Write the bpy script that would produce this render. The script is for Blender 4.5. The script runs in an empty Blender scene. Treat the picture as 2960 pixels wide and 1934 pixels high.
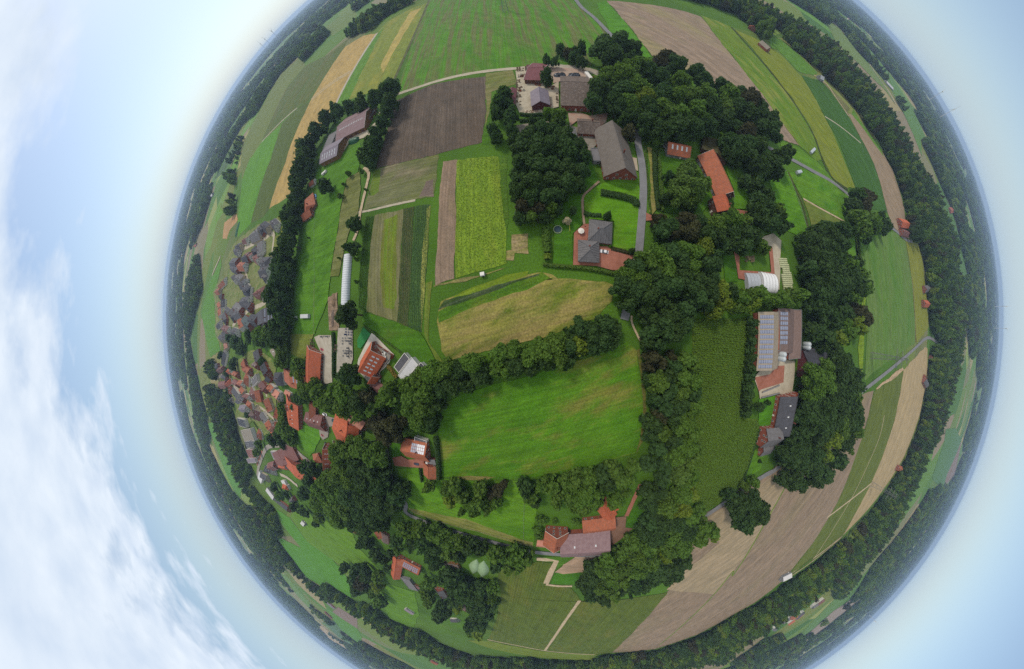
import bpy, bmesh, math, random
import numpy as np
from mathutils import Vector, Matrix, Quaternion
R0 = random.Random(7)
sc = bpy.context.scene
col = sc.collection
# ------------------------------------------------------------------ camera
# Wide panoramic lens (stereographic, as a lens polynomial) on a drone 100 m up, looking almost straight down.
CAM_H = 100.0
LENS = (0.140027666, -9.17742056e-04, -1.38513813e-04, 3.48934179e-06)
TILT = math.radians(9.973)
TU = (0.97170, 0.23620)              # horizontal direction the view axis leans away from
cd = bpy.data.cameras.new("camera")
cam = bpy.data.objects.new("camera", cd)
col.objects.link(cam)
sc.camera = cam
cd.type = 'PANO'
cd.panorama_type = 'FISHEYE_LENS_POLYNOMIAL'
cd.fisheye_fov = math.radians(300)
cd.fisheye_polynomial_k0 = 0.0
cd.fisheye_polynomial_k1 = -LENS[0]
cd.fisheye_polynomial_k2 = -LENS[1]
cd.fisheye_polynomial_k3 = -LENS[2]
cd.fisheye_polynomial_k4 = -LENS[3]
cd.sensor_fit = 'HORIZONTAL'
cd.sensor_width = 36.0
cd.sensor_height = 36.0 * 669 / 1024
cd.clip_start = 0.5
cd.clip_end = 60000.0
axis = Vector((-TU[0] * math.sin(TILT), -TU[1] * math.sin(TILT), -math.cos(TILT)))
cam.location = (0, 0, CAM_H)
cam.rotation_mode = 'QUATERNION'
CAM_R = Vector((0, 0, -1)).rotation_difference(axis)
cam.rotation_quaternion = CAM_R
# ------------------------------------------------------------------ sky, sun, exposure
SUN_EL = math.radians(46)
SUN_AZ = math.radians(127)      # towards the bright part of the sky
SUN_DIR = Vector((math.cos(SUN_AZ) * math.cos(SUN_EL), math.sin(SUN_AZ) * math.cos(SUN_EL), math.sin(SUN_EL)))
world = bpy.data.worlds.new("World")
sc.world = world
world.use_nodes = True
wn = world.node_tree.nodes
wl = world.node_tree.links
wn.clear()
def wnode(t, **k):
    n = wn.new(t)
    for a, b in k.items():
        setattr(n, a, b)
    return n
sky = wnode('ShaderNodeTexSky', sky_type='NISHITA', sun_disc=False, sun_elevation=SUN_EL, sun_rotation=math.pi / 2 - SUN_AZ,
            altitude=100, air_density=1.0, dust_density=1.1, ozone_density=1.4)
bg = wnode('ShaderNodeBackground')
wo = wnode('ShaderNodeOutputWorld')
# thin stratus and broken cloud banks laid on a plane overhead
tcw = wnode('ShaderNodeTexCoord')
sep = wnode('ShaderNodeSeparateXYZ')
wl.new(tcw.outputs['Generated'], sep.inputs[0])
def wmath(op, a, b=None, clamp=False):
    n = wnode('ShaderNodeMath', operation=op)
    n.use_clamp = clamp
    for i, v in enumerate((a, b)):
        if v is None:
            continue
        if isinstance(v, (int, float)):
            n.inputs[i].default_value = v
        else:
            wl.new(v, n.inputs[i])
    return n.outputs[0]
zc = wmath('MAXIMUM', wmath('ADD', sep.outputs['Z'], 0.10), 0.02)
px_ = wmath('DIVIDE', sep.outputs['X'], zc)
py_ = wmath('DIVIDE', sep.outputs['Y'], zc)
cmb = wnode('ShaderNodeCombineXYZ')
wl.new(px_, cmb.inputs[0]); wl.new(py_, cmb.inputs[1])
mapw = wnode('ShaderNodeMapping')
mapw.inputs['Location'].default_value = (3.1, 1.7, 0)
mapw.inputs['Rotation'].default_value = (0, 0, math.radians(25))
wl.new(cmb.outputs[0], mapw.inputs[0])
nz = wnode('ShaderNodeTexNoise')
nz.inputs['Scale'].default_value = 1.15
nz.inputs['Detail'].default_value = 9
nz.inputs['Roughness'].default_value = 0.55
wl.new(mapw.outputs[0], nz.inputs[0])
# the cloud bank stands over the south-west; elsewhere only a veil
side = wmath('ADD', wmath('MULTIPLY', sep.outputs['X'], -0.72), wmath('MULTIPLY', sep.outputs['Y'], -0.69))
bank = wmath('ADD', wmath('MULTIPLY', side, 0.46), wmath('MULTIPLY', sep.outputs['Z'], 1.75))
cov = wmath('SUBTRACT', wmath('ADD', nz.outputs[0], bank), 1.205)
cov = wmath('MULTIPLY', cov, 6.0, True)
cloud = cov
mixw = wnode('ShaderNodeMix', data_type='RGBA')
wl.new(cloud, mixw.inputs['Factor'])
thin = wnode('ShaderNodeMix', data_type='RGBA')
low = wnode('ShaderNodeMath', operation='POWER')
low.inputs[0].default_value = 0.00003
wl.new(wmath('MAXIMUM', sep.outputs['Z'], 0.0), low.inputs[1])
wl.new(wmath('ADD', wmath('MULTIPLY', low.outputs[0], 0.64), 0.22), thin.inputs['Factor'])
wl.new(sky.outputs[0], thin.inputs['A'])
thin.inputs['B'].default_value = (3.6, 4.75, 5.75, 1)
wl.new(thin.outputs['Result'], mixw.inputs['A'])
nz2 = wnode('ShaderNodeTexNoise')
nz2.inputs['Scale'].default_value = 3.4
nz2.inputs['Detail'].default_value = 5
wl.new(mapw.outputs[0], nz2.inputs[0])
cc = wnode('ShaderNodeMix', data_type='RGBA')
wl.new(wmath('MULTIPLY', wmath('SUBTRACT', nz2.outputs[0], 0.3), 2.5, True), cc.inputs['Factor'])
cc.inputs['A'].default_value = (4.7, 5.5, 6.6, 1)
cc.inputs['B'].default_value = (6.0, 6.6, 7.3, 1)
wl.new(cc.outputs['Result'], mixw.inputs['B'])
wl.new(mixw.outputs['Result'], bg.inputs[0])
bg.inputs[1].default_value = 0.11
wl.new(bg.outputs[0], wo.inputs[0])
sl = bpy.data.lights.new("sun", 'SUN')
sl.energy = 2.1
sl.angle = math.radians(10)
sl.color = (1.0, 0.955, 0.88)
sun = bpy.data.objects.new("sun", sl)
sun.rotation_mode = 'QUATERNION'
sun.rotation_quaternion = (-SUN_DIR).to_track_quat('-Z', 'Y')
sun.location = (0, 0, 150)
col.objects.link(sun)
vs = sc.view_settings
vs.view_transform = 'Standard'
vs.look = 'None'
vs.gamma = 1.0
vs.exposure = 0.35
vs.use_curve_mapping = False
sc.cycles.use_denoising = False      # keeps the fine grain of leaves and soil
sc.cycles.max_bounces = 6
sc.cycles.transparent_max_bounces = 4
sc.cycles.volume_bounces = 0
# ------------------------------------------------------------------ survey of the place: sight lines from the drone to the ground
# map sheets (west, north, scale) in which the survey points below are written
SHEETS = {'A1': (450, 0, 3.38), 'A2': (1100, 0, 3.38), 'A3': (1700, 0, 3.38), 'A4': (2260, 0, 3.38), 'S': (0, 0, 1.0), 'O': (0, 0, 2380 / 2960),
          'E1': (650, 1560, 3.967), 'E2': (1200, 1560, 3.967), 'E3': (1750, 1560, 3.967), 'E4': (2300, 1560, 3.606)}
for j, r in enumerate('BCD'):
    for i, x in enumerate((450, 1050, 1650, 2260)):
        SHEETS[r + str(i + 1)] = (x, 400 * (j + 1), 3.38)
SKYLINE = sorted([(-130, -12), (-140, -13), (-149, -7), (-158, -2), (-164, 1), (-172, 4), (-178, 4.5), (172, 6), (164, 9), (158, 7), (149, 1.5),
                  (140, 3), (130, 0), (122, -4), (57.5, -9), (45, -6), (37, -6), (33, -10), (27, -17), (19, -17), (13.5, 5), (8.5, 11), (-1, 15),
                  (-9, 14), (-17, 14), (-22, 10), (-30, 3), (-36, -8), (-43, -6), (-49, -4)])
SKA = np.array([a for a, _ in SKYLINE]); SKR = np.array([b for _, b in SKYLINE])
def sight(px, py):
    dx, dy = px - 1684.24, py - 917.42
    rho = max(math.hypot(dx, dy), 1.0)
    t = min(1, max(0, (rho / 1213.6 - .75) / .25)); t = t * t * (3 - 2 * t)
    k = (rho - t * float(np.interp(math.degrees(math.atan2(dy, dx)), SKA, SKR, period=360))) / rho
    x = (1684.24 + dx * k - 1480) * 36 / 2960
    y = -(917.42 + dy * k - 967) * 36 / 2960
    r = max(math.hypot(x, y), 1e-9)
    a = sum(c * r ** (i + 1) for i, c in enumerate(LENS))
    return CAM_R @ Vector((math.sin(a) * x / r, math.sin(a) * y / r, -math.cos(a)))
def at(px, py, z=0.0, far=7000.0):
    v = sight(px, py)
    h = math.hypot(v.x, v.y)
    t = (z - CAM_H) / v.z if v.z < -1e-6 else 1e9
    if h * t > far:
        return Vector((v.x / h * far, v.y / h * far, z))
    return Vector((v.x * t, v.y * t, z))
def pts(s, z=0.0, far=7000.0):
    out, t, b = [], None, []
    for w in s.split():
        if w in SHEETS:
            t = SHEETS[w]
        else:
            b.append(float(w))
            if len(b) == 2:
                out.append(at(t[0] + b[0] / t[2], t[1] + b[1] / t[2], z, far))
                b = []
    return out
def p1(s, z=0.0):
    return pts(s, z)[0]
# ------------------------------------------------------------------ helpers
def lin(h):
    """colour of a surface, from its hex tone"""
    h = h.lstrip('#')
    c = [int(h[i:i + 2], 16) / 255 for i in (0, 2, 4)]
    return tuple(x / 12.92 if x <= 0.04045 else ((x + 0.055) / 1.055) ** 2.4 for x in c)
ALB = 0.62
def alb(h):
    r, g, b = lin(h)
    if g > r * 1.05 and g > b * 1.15:          # living green: a little less blue and bright than its tone on paper
        r, g, b = r * 0.95, g * 0.84, b * 0.52
    else:
        r, g, b = r * 1.24, g * 1.14, b * 1.04
    return (r * ALB, g * ALB, b * ALB, 1.0)
def obj(name, me, mat=None, parent=None, label=None, category=None, group=None, kind=None):
    o = bpy.data.objects.new(name, me)
    col.objects.link(o)
    if mat is not None and me is not None and not me.materials:
        me.materials.append(mat)
    if parent is not None:
        o.parent = parent
    if label: o['label'] = label
    if category: o['category'] = category
    if group: o['group'] = group
    if kind: o['kind'] = kind
    return o
def mesh(name, verts, faces, mat=None, smooth=False):
    me = bpy.data.meshes.new(name)
    me.from_pydata([tuple(v) for v in verts], [], faces)
    me.update()
    if smooth:
        me.polygons.foreach_set('use_smooth', [True] * len(me.polygons))
    if mat: me.materials.append(mat)
    return me
def thing(name, loc, label, category, group=None, rz=0.0):
    e = bpy.data.objects.new(name, None)
    e.empty_display_size = 0.5
    col.objects.link(e)
    e.location = loc
    e.rotation_euler = (0, 0, rz)
    e['label'] = label
    e['category'] = category
    if group: e['group'] = group
    return e
class MB:
    """collects boxes, prisms and tubes into one mesh"""
    def __init__(s): s.v, s.f = [], []
    def add(s, vs, fs):
        n = len(s.v); s.v += [tuple(v) for v in vs]; s.f += [tuple(i + n for i in f) for f in fs]; return s
    def box(s, x0, x1, y0, y1, z0, z1):
        return s.add([(x0, y0, z0), (x1, y0, z0), (x1, y1, z0), (x0, y1, z0), (x0, y0, z1), (x1, y0, z1), (x1, y1, z1), (x0, y1, z1)],
                     [(0, 3, 2, 1), (4, 5, 6, 7), (0, 1, 5, 4), (1, 2, 6, 5), (2, 3, 7, 6), (3, 0, 4, 7)])
    def prism(s, poly, z0, z1):
        n = len(poly)
        return s.add([(p[0], p[1], z0) for p in poly] + [(p[0], p[1], z1) for p in poly],
                     [tuple(range(n - 1, -1, -1)), tuple(range(n, 2 * n))] + [(i, (i + 1) % n, (i + 1) % n + n, i + n) for i in range(n)])
    def tube(s, a, b, r0, r1=None, n=6):
        r1 = r0 if r1 is None else r1
        a, b = Vector(a), Vector(b)
        d = (b - a).normalized()
        u = d.orthogonal().normalized(); w = d.cross(u)
        vs = [a + (u * math.cos(2 * math.pi * i / n) + w * math.sin(2 * math.pi * i / n)) * r0 for i in range(n)]
        vs += [b + (u * math.cos(2 * math.pi * i / n) + w * math.sin(2 * math.pi * i / n)) * r1 for i in range(n)]
        return s.add(vs, [(i, (i + 1) % n, (i + 1) % n + n, i + n) for i in range(n)] + [tuple(range(n - 1, -1, -1)), tuple(range(n, 2 * n))])
    def build(s, name, mat=None, parent=None, smooth=False, **k):
        return obj(name, mesh(name, s.v, s.f, None, smooth), mat, parent, **k)
def area2(p):
    return sum(a[0] * b[1] - b[0] * a[1] for a, b in zip(p, p[1:] + p[:1]))
# ------------------------------------------------------------------ materials
def nodes_of(name):
    m = bpy.data.materials.new(name)
    m.use_nodes = True
    t = m.node_tree
    b = t.nodes['Principled BSDF']
    b.inputs['Roughness'].default_value = 0.9
    b.inputs['Specular IOR Level'].default_value = 0.15
    return m, t, b
def nd(t, kind, **k):
    n = t.nodes.new(kind)
    for a, v in k.items():
        if a.startswith('i_'):
            n.inputs[a[2:].replace('_', ' ')].default_value = v
        else:
            setattr(n, a, v)
    return n
def noise(t, vec, scale, detail=3, rough=0.55):
    n = nd(t, 'ShaderNodeTexNoise')
    n.inputs['Scale'].default_value = scale
    n.inputs['Detail'].default_value = detail
    n.inputs['Roughness'].default_value = rough
    if vec is not None:
        t.links.new(vec, n.inputs['Vector'])
    return n.outputs[0]
def ramp(t, fac, stops):
    r = nd(t, 'ShaderNodeValToRGB')
    e = r.color_ramp.elements
    while len(e) < len(stops):
        e.new(0.5)
    for el, (p, c) in zip(e, stops):
        el.position = p
        el.color = c if len(c) == 4 else (*c, 1)
    t.links.new(fac, r.inputs[0])
    return r.outputs[0]
def mix(t, fac, a, b, blend='MIX'):
    n = nd(t, 'ShaderNodeMix', data_type='RGBA', blend_type=blend)
    for key, v in (('Factor', fac), ('A', a), ('B', b)):
        s = n.inputs[key]
        if isinstance(v, (int, float)):
            s.default_value = v
        elif isinstance(v, tuple):
            s.default_value = v
        else:
            t.links.new(v, s)
    return n.outputs['Result']
def worldpos(t, ang=0.0, sx=1.0, sy=1.0):
    g = nd(t, 'ShaderNodeNewGeometry')
    m = nd(t, 'ShaderNodeMapping', vector_type='TEXTURE')
    m.inputs['Rotation'].default_value = (0, 0, ang)
    m.inputs['Scale'].default_value = (sx, sy, 1)
    t.links.new(g.outputs['Position'], m.inputs[0])
    return m.outputs[0]
_seen = {}
def field_mat(c1, c2, c3=None, ang=0.0, streak=0.5, width=2.2, length=70.0, patch=28.0, grain=0.5, rows=0.0, rowamt=0.35, lo=0.38, hi=0.62, grainsize=0.9):
    """soil or crop: two tones in streaks along the working direction, a third in patches, fine grain, drilled rows"""
    key = (c1, c2, c3, round(ang, 3), streak, width, length, patch, grain, rows, rowamt, lo, hi)
    if key in _seen:
        return _seen[key]
    m, t, b = nodes_of("soil_and_crop")
    a = alb(c1); bb = alb(c2); c = alb(c3 or c2)
    v = worldpos(t, ang, length, width)
    s1 = noise(t, v, 1.0, 4, 0.6)
    v2 = worldpos(t, ang, patch * 1.8, patch)
    s2 = noise(t, v2, 1.0, 4, 0.55)
    base = mix(t, ramp(t, s1, [(lo, (0, 0, 0)), (hi, (1, 1, 1))]), a, bb) if streak > 0 else mix(t, s2, a, bb)
    if streak > 0:
        base = mix(t, streak, mix(t, ramp(t, s2, [(0.35, (0, 0, 0)), (0.65, (1, 1, 1))]), a, bb), base)
    if c3:
        v3 = worldpos(t, ang + 0.2, patch * 2.6, patch * 0.9)
        s3 = noise(t, v3, 1.3, 5, 0.6)
        base = mix(t, ramp(t, s3, [(0.5, (0, 0, 0)), (0.66, (1, 1, 1))]), base, c)
    if rows:
        vr = worldpos(t, ang, 1.0, 1.0)
        w = nd(t, 'ShaderNodeTexWave', wave_type='BANDS', bands_direction='Y')
        w.inputs['Scale'].default_value = 2 * math.pi / rows / 20.0
        w.inputs['Distortion'].default_value = 0.6
        w.inputs['Detail Scale'].default_value = 0.4
        t.links.new(vr, w.inputs['Vector'])
        base = mix(t, mix(t, 0.0, ramp(t, w.outputs['Fac'], [(0.3, (rowamt,) * 3), (0.75, (0, 0, 0))]), (0, 0, 0, 1)), base, tuple(x * 0.45 for x in a[:3]) + (1,))
    g1 = noise(t, worldpos(t, ang, 1, 1), 1.0 / grainsize, 4, 0.7)
    gr = ramp(t, g1, [(0.3, (1 - grain,) * 3), (0.7, (1 + grain * 0.9,) * 3)])
    base = mix(t, 1.0, base, gr, 'MULTIPLY')
    mo = noise(t, worldpos(t, ang + .6, 2.2, 1.0), 0.16, 5, 0.62)
    base = mix(t, 1.0, base, ramp(t, mo, [(0.3, (0.78, 0.80, 0.78)), (0.7, (1.2, 1.16, 1.1))]), 'MULTIPLY')
    ml = noise(t, worldpos(t, ang, 60.0, 1.3), 1.0, 2, 0.5)
    base = mix(t, 1.0, base, ramp(t, ml, [(0.35, (0.86,) * 3), (0.65, (1.12,) * 3)]), 'MULTIPLY')
    t.links.new(base, b.inputs['Base Color'])
    bp = nd(t, 'ShaderNodeBump')
    bp.inputs['Strength'].default_value = 0.5
    bp.inputs['Distance'].default_value = 0.25
    t.links.new(g1, bp.inputs['Height'])
    t.links.new(bp.outputs[0], b.inputs['Normal'])
    _seen[key] = m
    return m
def plain(name, h, h2=None, rough=0.85, scale=1.5, spec=0.15, bump=0.0, metal=0.0):
    m, t, b = nodes_of(name)
    tc = nd(t, 'ShaderNodeTexCoord')
    n = noise(t, tc.outputs['Object'], scale, 5, 0.65)
    a = alb(h); c = alb(h2) if h2 else tuple(x * 0.72 for x in a[:3]) + (1,)
    n2 = noise(t, tc.outputs['Object'], scale * 7, 3, 0.6)
    bc = mix(t, ramp(t, n, [(0.32, (0, 0, 0)), (0.68, (1, 1, 1))]), a, c)
    bc = mix(t, 1.0, bc, ramp(t, n2, [(0.3, (0.84,) * 3), (0.7, (1.12,) * 3)]), 'MULTIPLY')
    t.links.new(bc, b.inputs['Base Color'])
    b.inputs['Roughness'].default_value = rough
    b.inputs['Specular IOR Level'].default_value = spec
    b.inputs['Metallic'].default_value = metal
    if bump:
        bp = nd(t, 'ShaderNodeBump'); bp.inputs['Strength'].default_value = bump; bp.inputs['Distance'].default_value = 0.1
        t.links.new(n2, bp.inputs['Height']); t.links.new(bp.outputs[0], b.inputs['Normal'])
    return m
ASPHALT = plain('asphalt', '#86878a', '#77787a', scale=0.25)
GRAVEL = plain('gravel', '#c0b8a4', '#a89f8a', scale=0.3)
SAND = plain('sandy_track', '#c9b79a', '#a8977a', scale=0.35)
PAVING = plain('red_paving', '#a8705e', '#93604f', scale=0.4)
CONCRETE = plain('concrete_paving', '#bdb6a6', '#a59d8c', scale=0.3)
# ------------------------------------------------------------------ ground, fields, roads
SHEETS.update({'V1': (600, 630, 7.775), 'V2': (580, 800, 7.068), 'V3': (590, 980, 7.405), 'V4': (660, 1130, 5.3636)})
def ang_of(s):
    a, b = pts(s)[:2]
    return math.atan2(b.y - a.y, b.x - a.x)
def ground_mat():
    m, t, b = nodes_of("meadow_and_far_fields")
    v = worldpos(t)
    near = mix(t, ramp(t, noise(t, v, 0.02, 5, 0.6), [(0.35, (0, 0, 0)), (0.65, (1, 1, 1))]), alb('#5c8a2c'), alb('#4b7326'))
    vo = nd(t, 'ShaderNodeTexVoronoi', feature='F1')
    vo.inputs['Scale'].default_value = 1 / 190.0
    t.links.new(worldpos(t, 0.5, 1.0, 0.62), vo.inputs['Vector'])
    sepc = nd(t, 'ShaderNodeSeparateColor')
    t.links.new(vo.outputs['Color'], sepc.inputs[0])
    far = ramp(t, sepc.outputs[0], [(0.0, alb('#4f7d2f')), (0.25, alb('#6d9a3e')), (0.45, alb('#86924f')), (0.6, alb('#5f8f35')), (0.75, alb('#8d7f66')), (0.9, alb('#a8a163')), (1.0, alb('#6aa53a'))])
    r = nd(t, 'ShaderNodeVectorMath', operation='LENGTH')
    t.links.new(v, r.inputs[0])
    fac = ramp(t, wdiv(t, r.outputs['Value'], 2500.0), [(0.16, (0, 0, 0)), (0.3, (1, 1, 1))])
    c = mix(t, fac, near, far)
    g = noise(t, v, 1.1, 4, 0.7)
    c = mix(t, 1.0, c, ramp(t, g, [(0.3, (0.6,) * 3), (0.7, (1.35,) * 3)]), 'MULTIPLY')
    t.links.new(c, b.inputs['Base Color'])
    return m
def wdiv(t, s, d):
    n = nd(t, 'ShaderNodeMath', operation='DIVIDE')
    t.links.new(s, n.inputs[0]); n.inputs[1].default_value = d
    return n.outputs[0]
G = 14000.0
nring, rad = 96, [0, 150, 400, 900, 2000, 5000, G]
gv, gf = [(0, 0, 0)], []
for r in rad[1:]:
    gv += [(r * math.cos(2 * math.pi * i / nring), r * math.sin(2 * math.pi * i / nring), 0) for i in range(nring)]
for i in range(nring):
    gf.append((0, 1 + i, 1 + (i + 1) % nring))
    for k in range(len(rad) - 2):
        a, b2 = 1 + k * nring, 1 + (k + 1) * nring
        gf.append((a + i, b2 + i, b2 + (i + 1) % nring, a + (i + 1) % nring))
obj('ground', mesh('ground', gv, gf), ground_mat(), kind='structure')
LV = [0.02]
NEAT = ('brick_yard', 'gravel_yard', 'terrace', 'play_surface')
def ragged(p):
    out = []
    for i, a in enumerate(p):
        b = p[(i + 1) % len(p)]
        L = (b - a).length
        near = min(a.length, b.length)
        n = int(min(L / max(3.0, near / 70), 60))
        out.append(a)
        if n > 1:
            d = (b - a) / L; q = Vector((-d.y, d.x, 0)); ph = R0.uniform(0, 9)
            for k in range(1, n):
                t = k / n
                am = 0.28 + near / 900
                out.append(a + d * (L * t) + q * (am * (math.sin(ph + t * L / 9.0) + R0.uniform(-.8, .8))))
    return out
OPEN = []        # outlines of everything that is open ground

def sheet(name, s, mat, z=None, kind='structure'):
    p = pts(s)
    if area2(p) < 0: p = p[::-1]
    if name not in NEAT: p = ragged(p)
    if name not in ('ditch',): OPEN.append(np.array([(q.x, q.y) for q in p]))
    if z is None:
        LV[0] += 0.004
        z = LV[0]
    return obj(name, mesh(name, [(q.x, q.y, z) for q in p], [tuple(range(len(p)))]), mat, kind=kind)
def spline(p, n=6):
    out = []
    for i in range(len(p) - 1):
        a, b, c, d = p[max(i - 1, 0)], p[i], p[i + 1], p[min(i + 2, len(p) - 1)]
        for k in range(n):
            t = k / n
            out.append(0.5 * ((2 * b) + (c - a) * t + (2 * a - 5 * b + 4 * c - d) * t * t + (3 * b - a - 3 * c + d) * t ** 3))
    out.append(p[-1])
    return out
def ribbon(name, s, w, mat, z=None, smooth=True, kind='structure', w2=None):
    p = pts(s)
    if smooth and len(p) > 2: p = spline(p)
    if z is None:
        LV[0] += 0.004
        z = LV[0]
    v = []
    for i, q in enumerate(p):
        d = (p[min(i + 1, len(p) - 1)] - p[max(i - 1, 0)]).normalized()
        n = Vector((-d.y, d.x, 0))
        ww = (w if w2 is None else w + (w2 - w) * i / (len(p) - 1)) * (1 + 0.10 * math.sin(i * 2.3) * (mat is not ASPHALT))
        v += [(q.x + n.x * ww / 2, q.y + n.y * ww / 2, z), (q.x - n.x * ww / 2, q.y - n.y * ww / 2, z)]
    return obj(name, mesh(name, v, [(2 * i + 1, 2 * i + 3, 2 * i + 2, 2 * i) for i in range(len(p) - 1)]), mat, kind=kind)
FM = field_mat
def F(s, c1, c2, c3=None, d=None, name='field', **k):
    return sheet(name, s, FM(c1, c2, c3, ang=ang_of(d) if d else 0.0, **k))
GRASS = ('#5f9423', '#528321')
# --- north-west: long strips
F("A1 1440 565 1240 760 1040 1080 870 1400 840 1555 B1 835 230 850 400 930 180 1040 20 A1 1150 1150 1290 880 1480 655", '#7f8f52', '#748a4a', d="A1 1240 780 870 1400", patch=60, grain=.25, name='field')
F("A1 1890 395 1700 545 1480 660 1290 885 1150 1155 1045 1385 1390 1060 1530 975 1700 700 1860 470", '#5f7a36', '#6f7440', '#597536', d="A1 1480 660 1150 1155", width=8, grain=.25)
F("A1 1240 1220 1050 1385 940 1545 B1 930 190 850 400 830 560 800 810 800 965 930 830 1000 560 1090 290 A1 1130 1555", '#6aa82a', '#5c9a26', d="A1 1130 1555 B1 930 830", patch=40, grain=.2)
F("A1 1530 985 1390 1065 1240 1220 1130 1555 B1 1090 290 1000 560 930 830 1050 770 1110 690 1190 430 1270 240 A1 1330 1400", '#61763a', '#586f34', d="A1 1330 1400 B1 1110 690", width=5, grain=.2)
F("A1 2165 335 2040 358 1860 470 1700 700 1530 975 1330 1400 B1 1270 240 1190 430 1110 690 1340 545 1420 230 A1 1745 1040 1925 700", '#b9a063', '#ad9458', '#a78f55', d="A1 1745 1040 2165 335", patch=25, width=3, grain=.2)
F("A1 1750 1040 1925 700 2170 330 2260 230 A2 300 95 440 45 490 15 410 180 130 790 0 900 A1 2100 900", '#8f9f4a', '#83984a', '#9aa04e', d="A1 1750 1040 2170 330", width=5, grain=.2)
F("A1 1755 1030 1925 705 2165 345 2240 270 2090 560 1880 1000", '#5f9430', '#6b9c38', d="A1 1750 1040 2170 330", width=4, grain=.2)
F("A2 400 85 330 180 20 720 0 640 300 120", '#b4a05a', '#a59c54', d="A2 330 180 20 720", width=3, grain=.2)
F("A1 1670 300 1940 90 1985 165 1900 262 1745 370", '#7d9455', '#71904b', grain=.2)
F("A1 2125 140 2345 25 2366 70 2240 150", '#7dac35', '#72a232', grain=.2)
F("B1 860 55 830 100 690 400 800 325 838 150", '#79b035', '#6da532', grain=.2)
F("B1 680 330 800 90 770 60 640 300 560 420", '#4f7440', '#5a7d48', rows=30, grain=.2)
F("B1 640 620 600 830 590 850 560 980 640 970 690 750", '#7f9048', '#749244', grain=.2)
F("B1 670 820 790 735 800 800 720 900 690 985 650 975", '#bd9468', '#a88a5c', grain=.2)
F("B1 610 640 575 850 660 720", '#7db03c', '#6fa636', grain=.2)
ribbon('track', "A1 2170 330 1925 705 1750 1040", 5, CONCRETE)
ribbon('track', "A1 1535 980 1720 830 1915 705", 2.0, GRAVEL)
ribbon('track', "A1 1525 975 1710 820 1910 695", 2.0, GRAVEL)
ribbon('track', "A1 1390 1062 1240 1190 1045 1390", 3.5, GRAVEL)
# --- north: the big patchy meadow
F("A2 165 905 400 200 500 -20 S 1262 -60 1640 -60 A2 1890 0 2070 170 2240 335 2050 650 1600 652 1430 655 1340 668 1100 690 800 735 500 808", '#5d9a26', '#77805a', '#549023',
  d="A2 1000 600 1010 100", streak=.95, width=5.0, length=90, patch=40, grain=.22, lo=.42, hi=.58)
ribbon('ditch', "A2 120 810 260 500 405 180 500 -40", 4.0, FM('#6b6d48', '#4b5a30', grain=.4))
ribbon('farm_track', "A2 120 935 330 865 600 780 900 715 1340 668 1430 655", 4.2, GRAVEL)
ribbon('farm_track', "A2 1540 648 1750 652 1920 665 2050 690 2150 725", 7.0, CONCRETE)
F("A2 150 985 500 832 800 772 1030 747 1030 1060 995 1392 B2 740 150 400 232 120 303 A2 50 1330 110 1100", '#6b6056', '#5a5047', '#62564b', d="A2 600 820 560 1400", width=1.6, length=60, streak=.7, grain=.4, rows=2.2, rowamt=.25, name='ploughed_field')
F("A2 1030 720 1290 690 1330 820 1080 900 1065 1100 1030 1250", '#8c8762', '#7d8352', '#6f8746', grain=.35)
F("A2 1030 1250 1065 1090 1060 1420 B2 1160 60 A2 990 1400", '#578b25', '#4c7a22', grain=.3, name='grass_verge')
# --- centre north: market-garden plots
F("B2 120 312 735 160 720 400 690 572 450 612 180 665 0 705 30 600 110 330", '#77795c', '#6f7b4c', '#7f7663', d="B2 130 320 730 165", width=2, grain=.35, name='vegetable_plot')
F("B2 110 310 170 300 150 520 100 560 60 560", '#6a8f34', '#72873f', grain=.3)
F("B2 615 420 690 400 690 572 545 575", '#80716a', '#76695f', grain=.3)
ribbon('garden_path', "B2 -60 725 60 705 250 660 510 605", 1.7, GRAVEL)
F("B1 2060 765 B2 110 760 70 1100 45 1555 C2 35 345 C1 1985 310 B1 1990 1340", '#3f6a22', '#4c7a28', d="B1 2080 800 1995 1330", rows=1.7, rowamt=.7, grain=.4, name='vegetable_plot')
F("B2 112 755 390 690 375 1000 350 1555 C2 330 440 170 390 35 345 B2 45 1555 70 1100", '#7d7c60', '#787c56', '#738050', d="B2 350 750 330 1500", width=1.5, grain=.3, name='vegetable_plot')
F("B2 205 800 335 740 325 1100 330 1555 C2 300 320 200 300 B2 165 1400", '#74962e', '#7c8648', '#6c9a26', d="B2 300 850 280 1500", width=2.2, streak=.9, grain=.35, name='weedy_strip')
F("B2 392 690 500 665 480 1100 455 1555 C2 440 500 330 440 B2 350 1555 375 1000", '#5c5f4a', '#56703a', '#4b6b34', d="B2 440 700 420 1500", rows=1.4, rowamt=.5, grain=.5, name='vegetable_plot')
F("B2 500 665 660 648 640 1000 600 1555 C2 570 545 440 500 B2 455 1555 480 1100", '#4a6a48', '#557a35', '#3e6430', d="B2 560 700 540 1500", rows=1.4, rowamt=.5, grain=.55, name='vegetable_plot')
F("B2 620 690 660 650 640 1000 605 1500 C2 575 540 B2 560 1555 590 1000", '#8a8d4a', '#557a35', '#6f7a4a', d="B2 560 700 540 1500", width=1.4, grain=.6, name='vegetable_plot')
F("B2 780 228 918 208 905 900 890 1372 705 1440 728 900", '#8d7b6b', '#83715f', '#8a7f5e', d="B2 850 250 800 1400", width=1.5, grain=.3, name='bare_soil_strip')
F("B2 922 210 1320 180 1342 480 1398 900 1402 1222 907 1368", '#84a53c', '#789c36', '#8ca842', d="B2 1100 250 1100 1300", width=3, patch=9, grain=.45, name='green_manure_plot')
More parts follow.
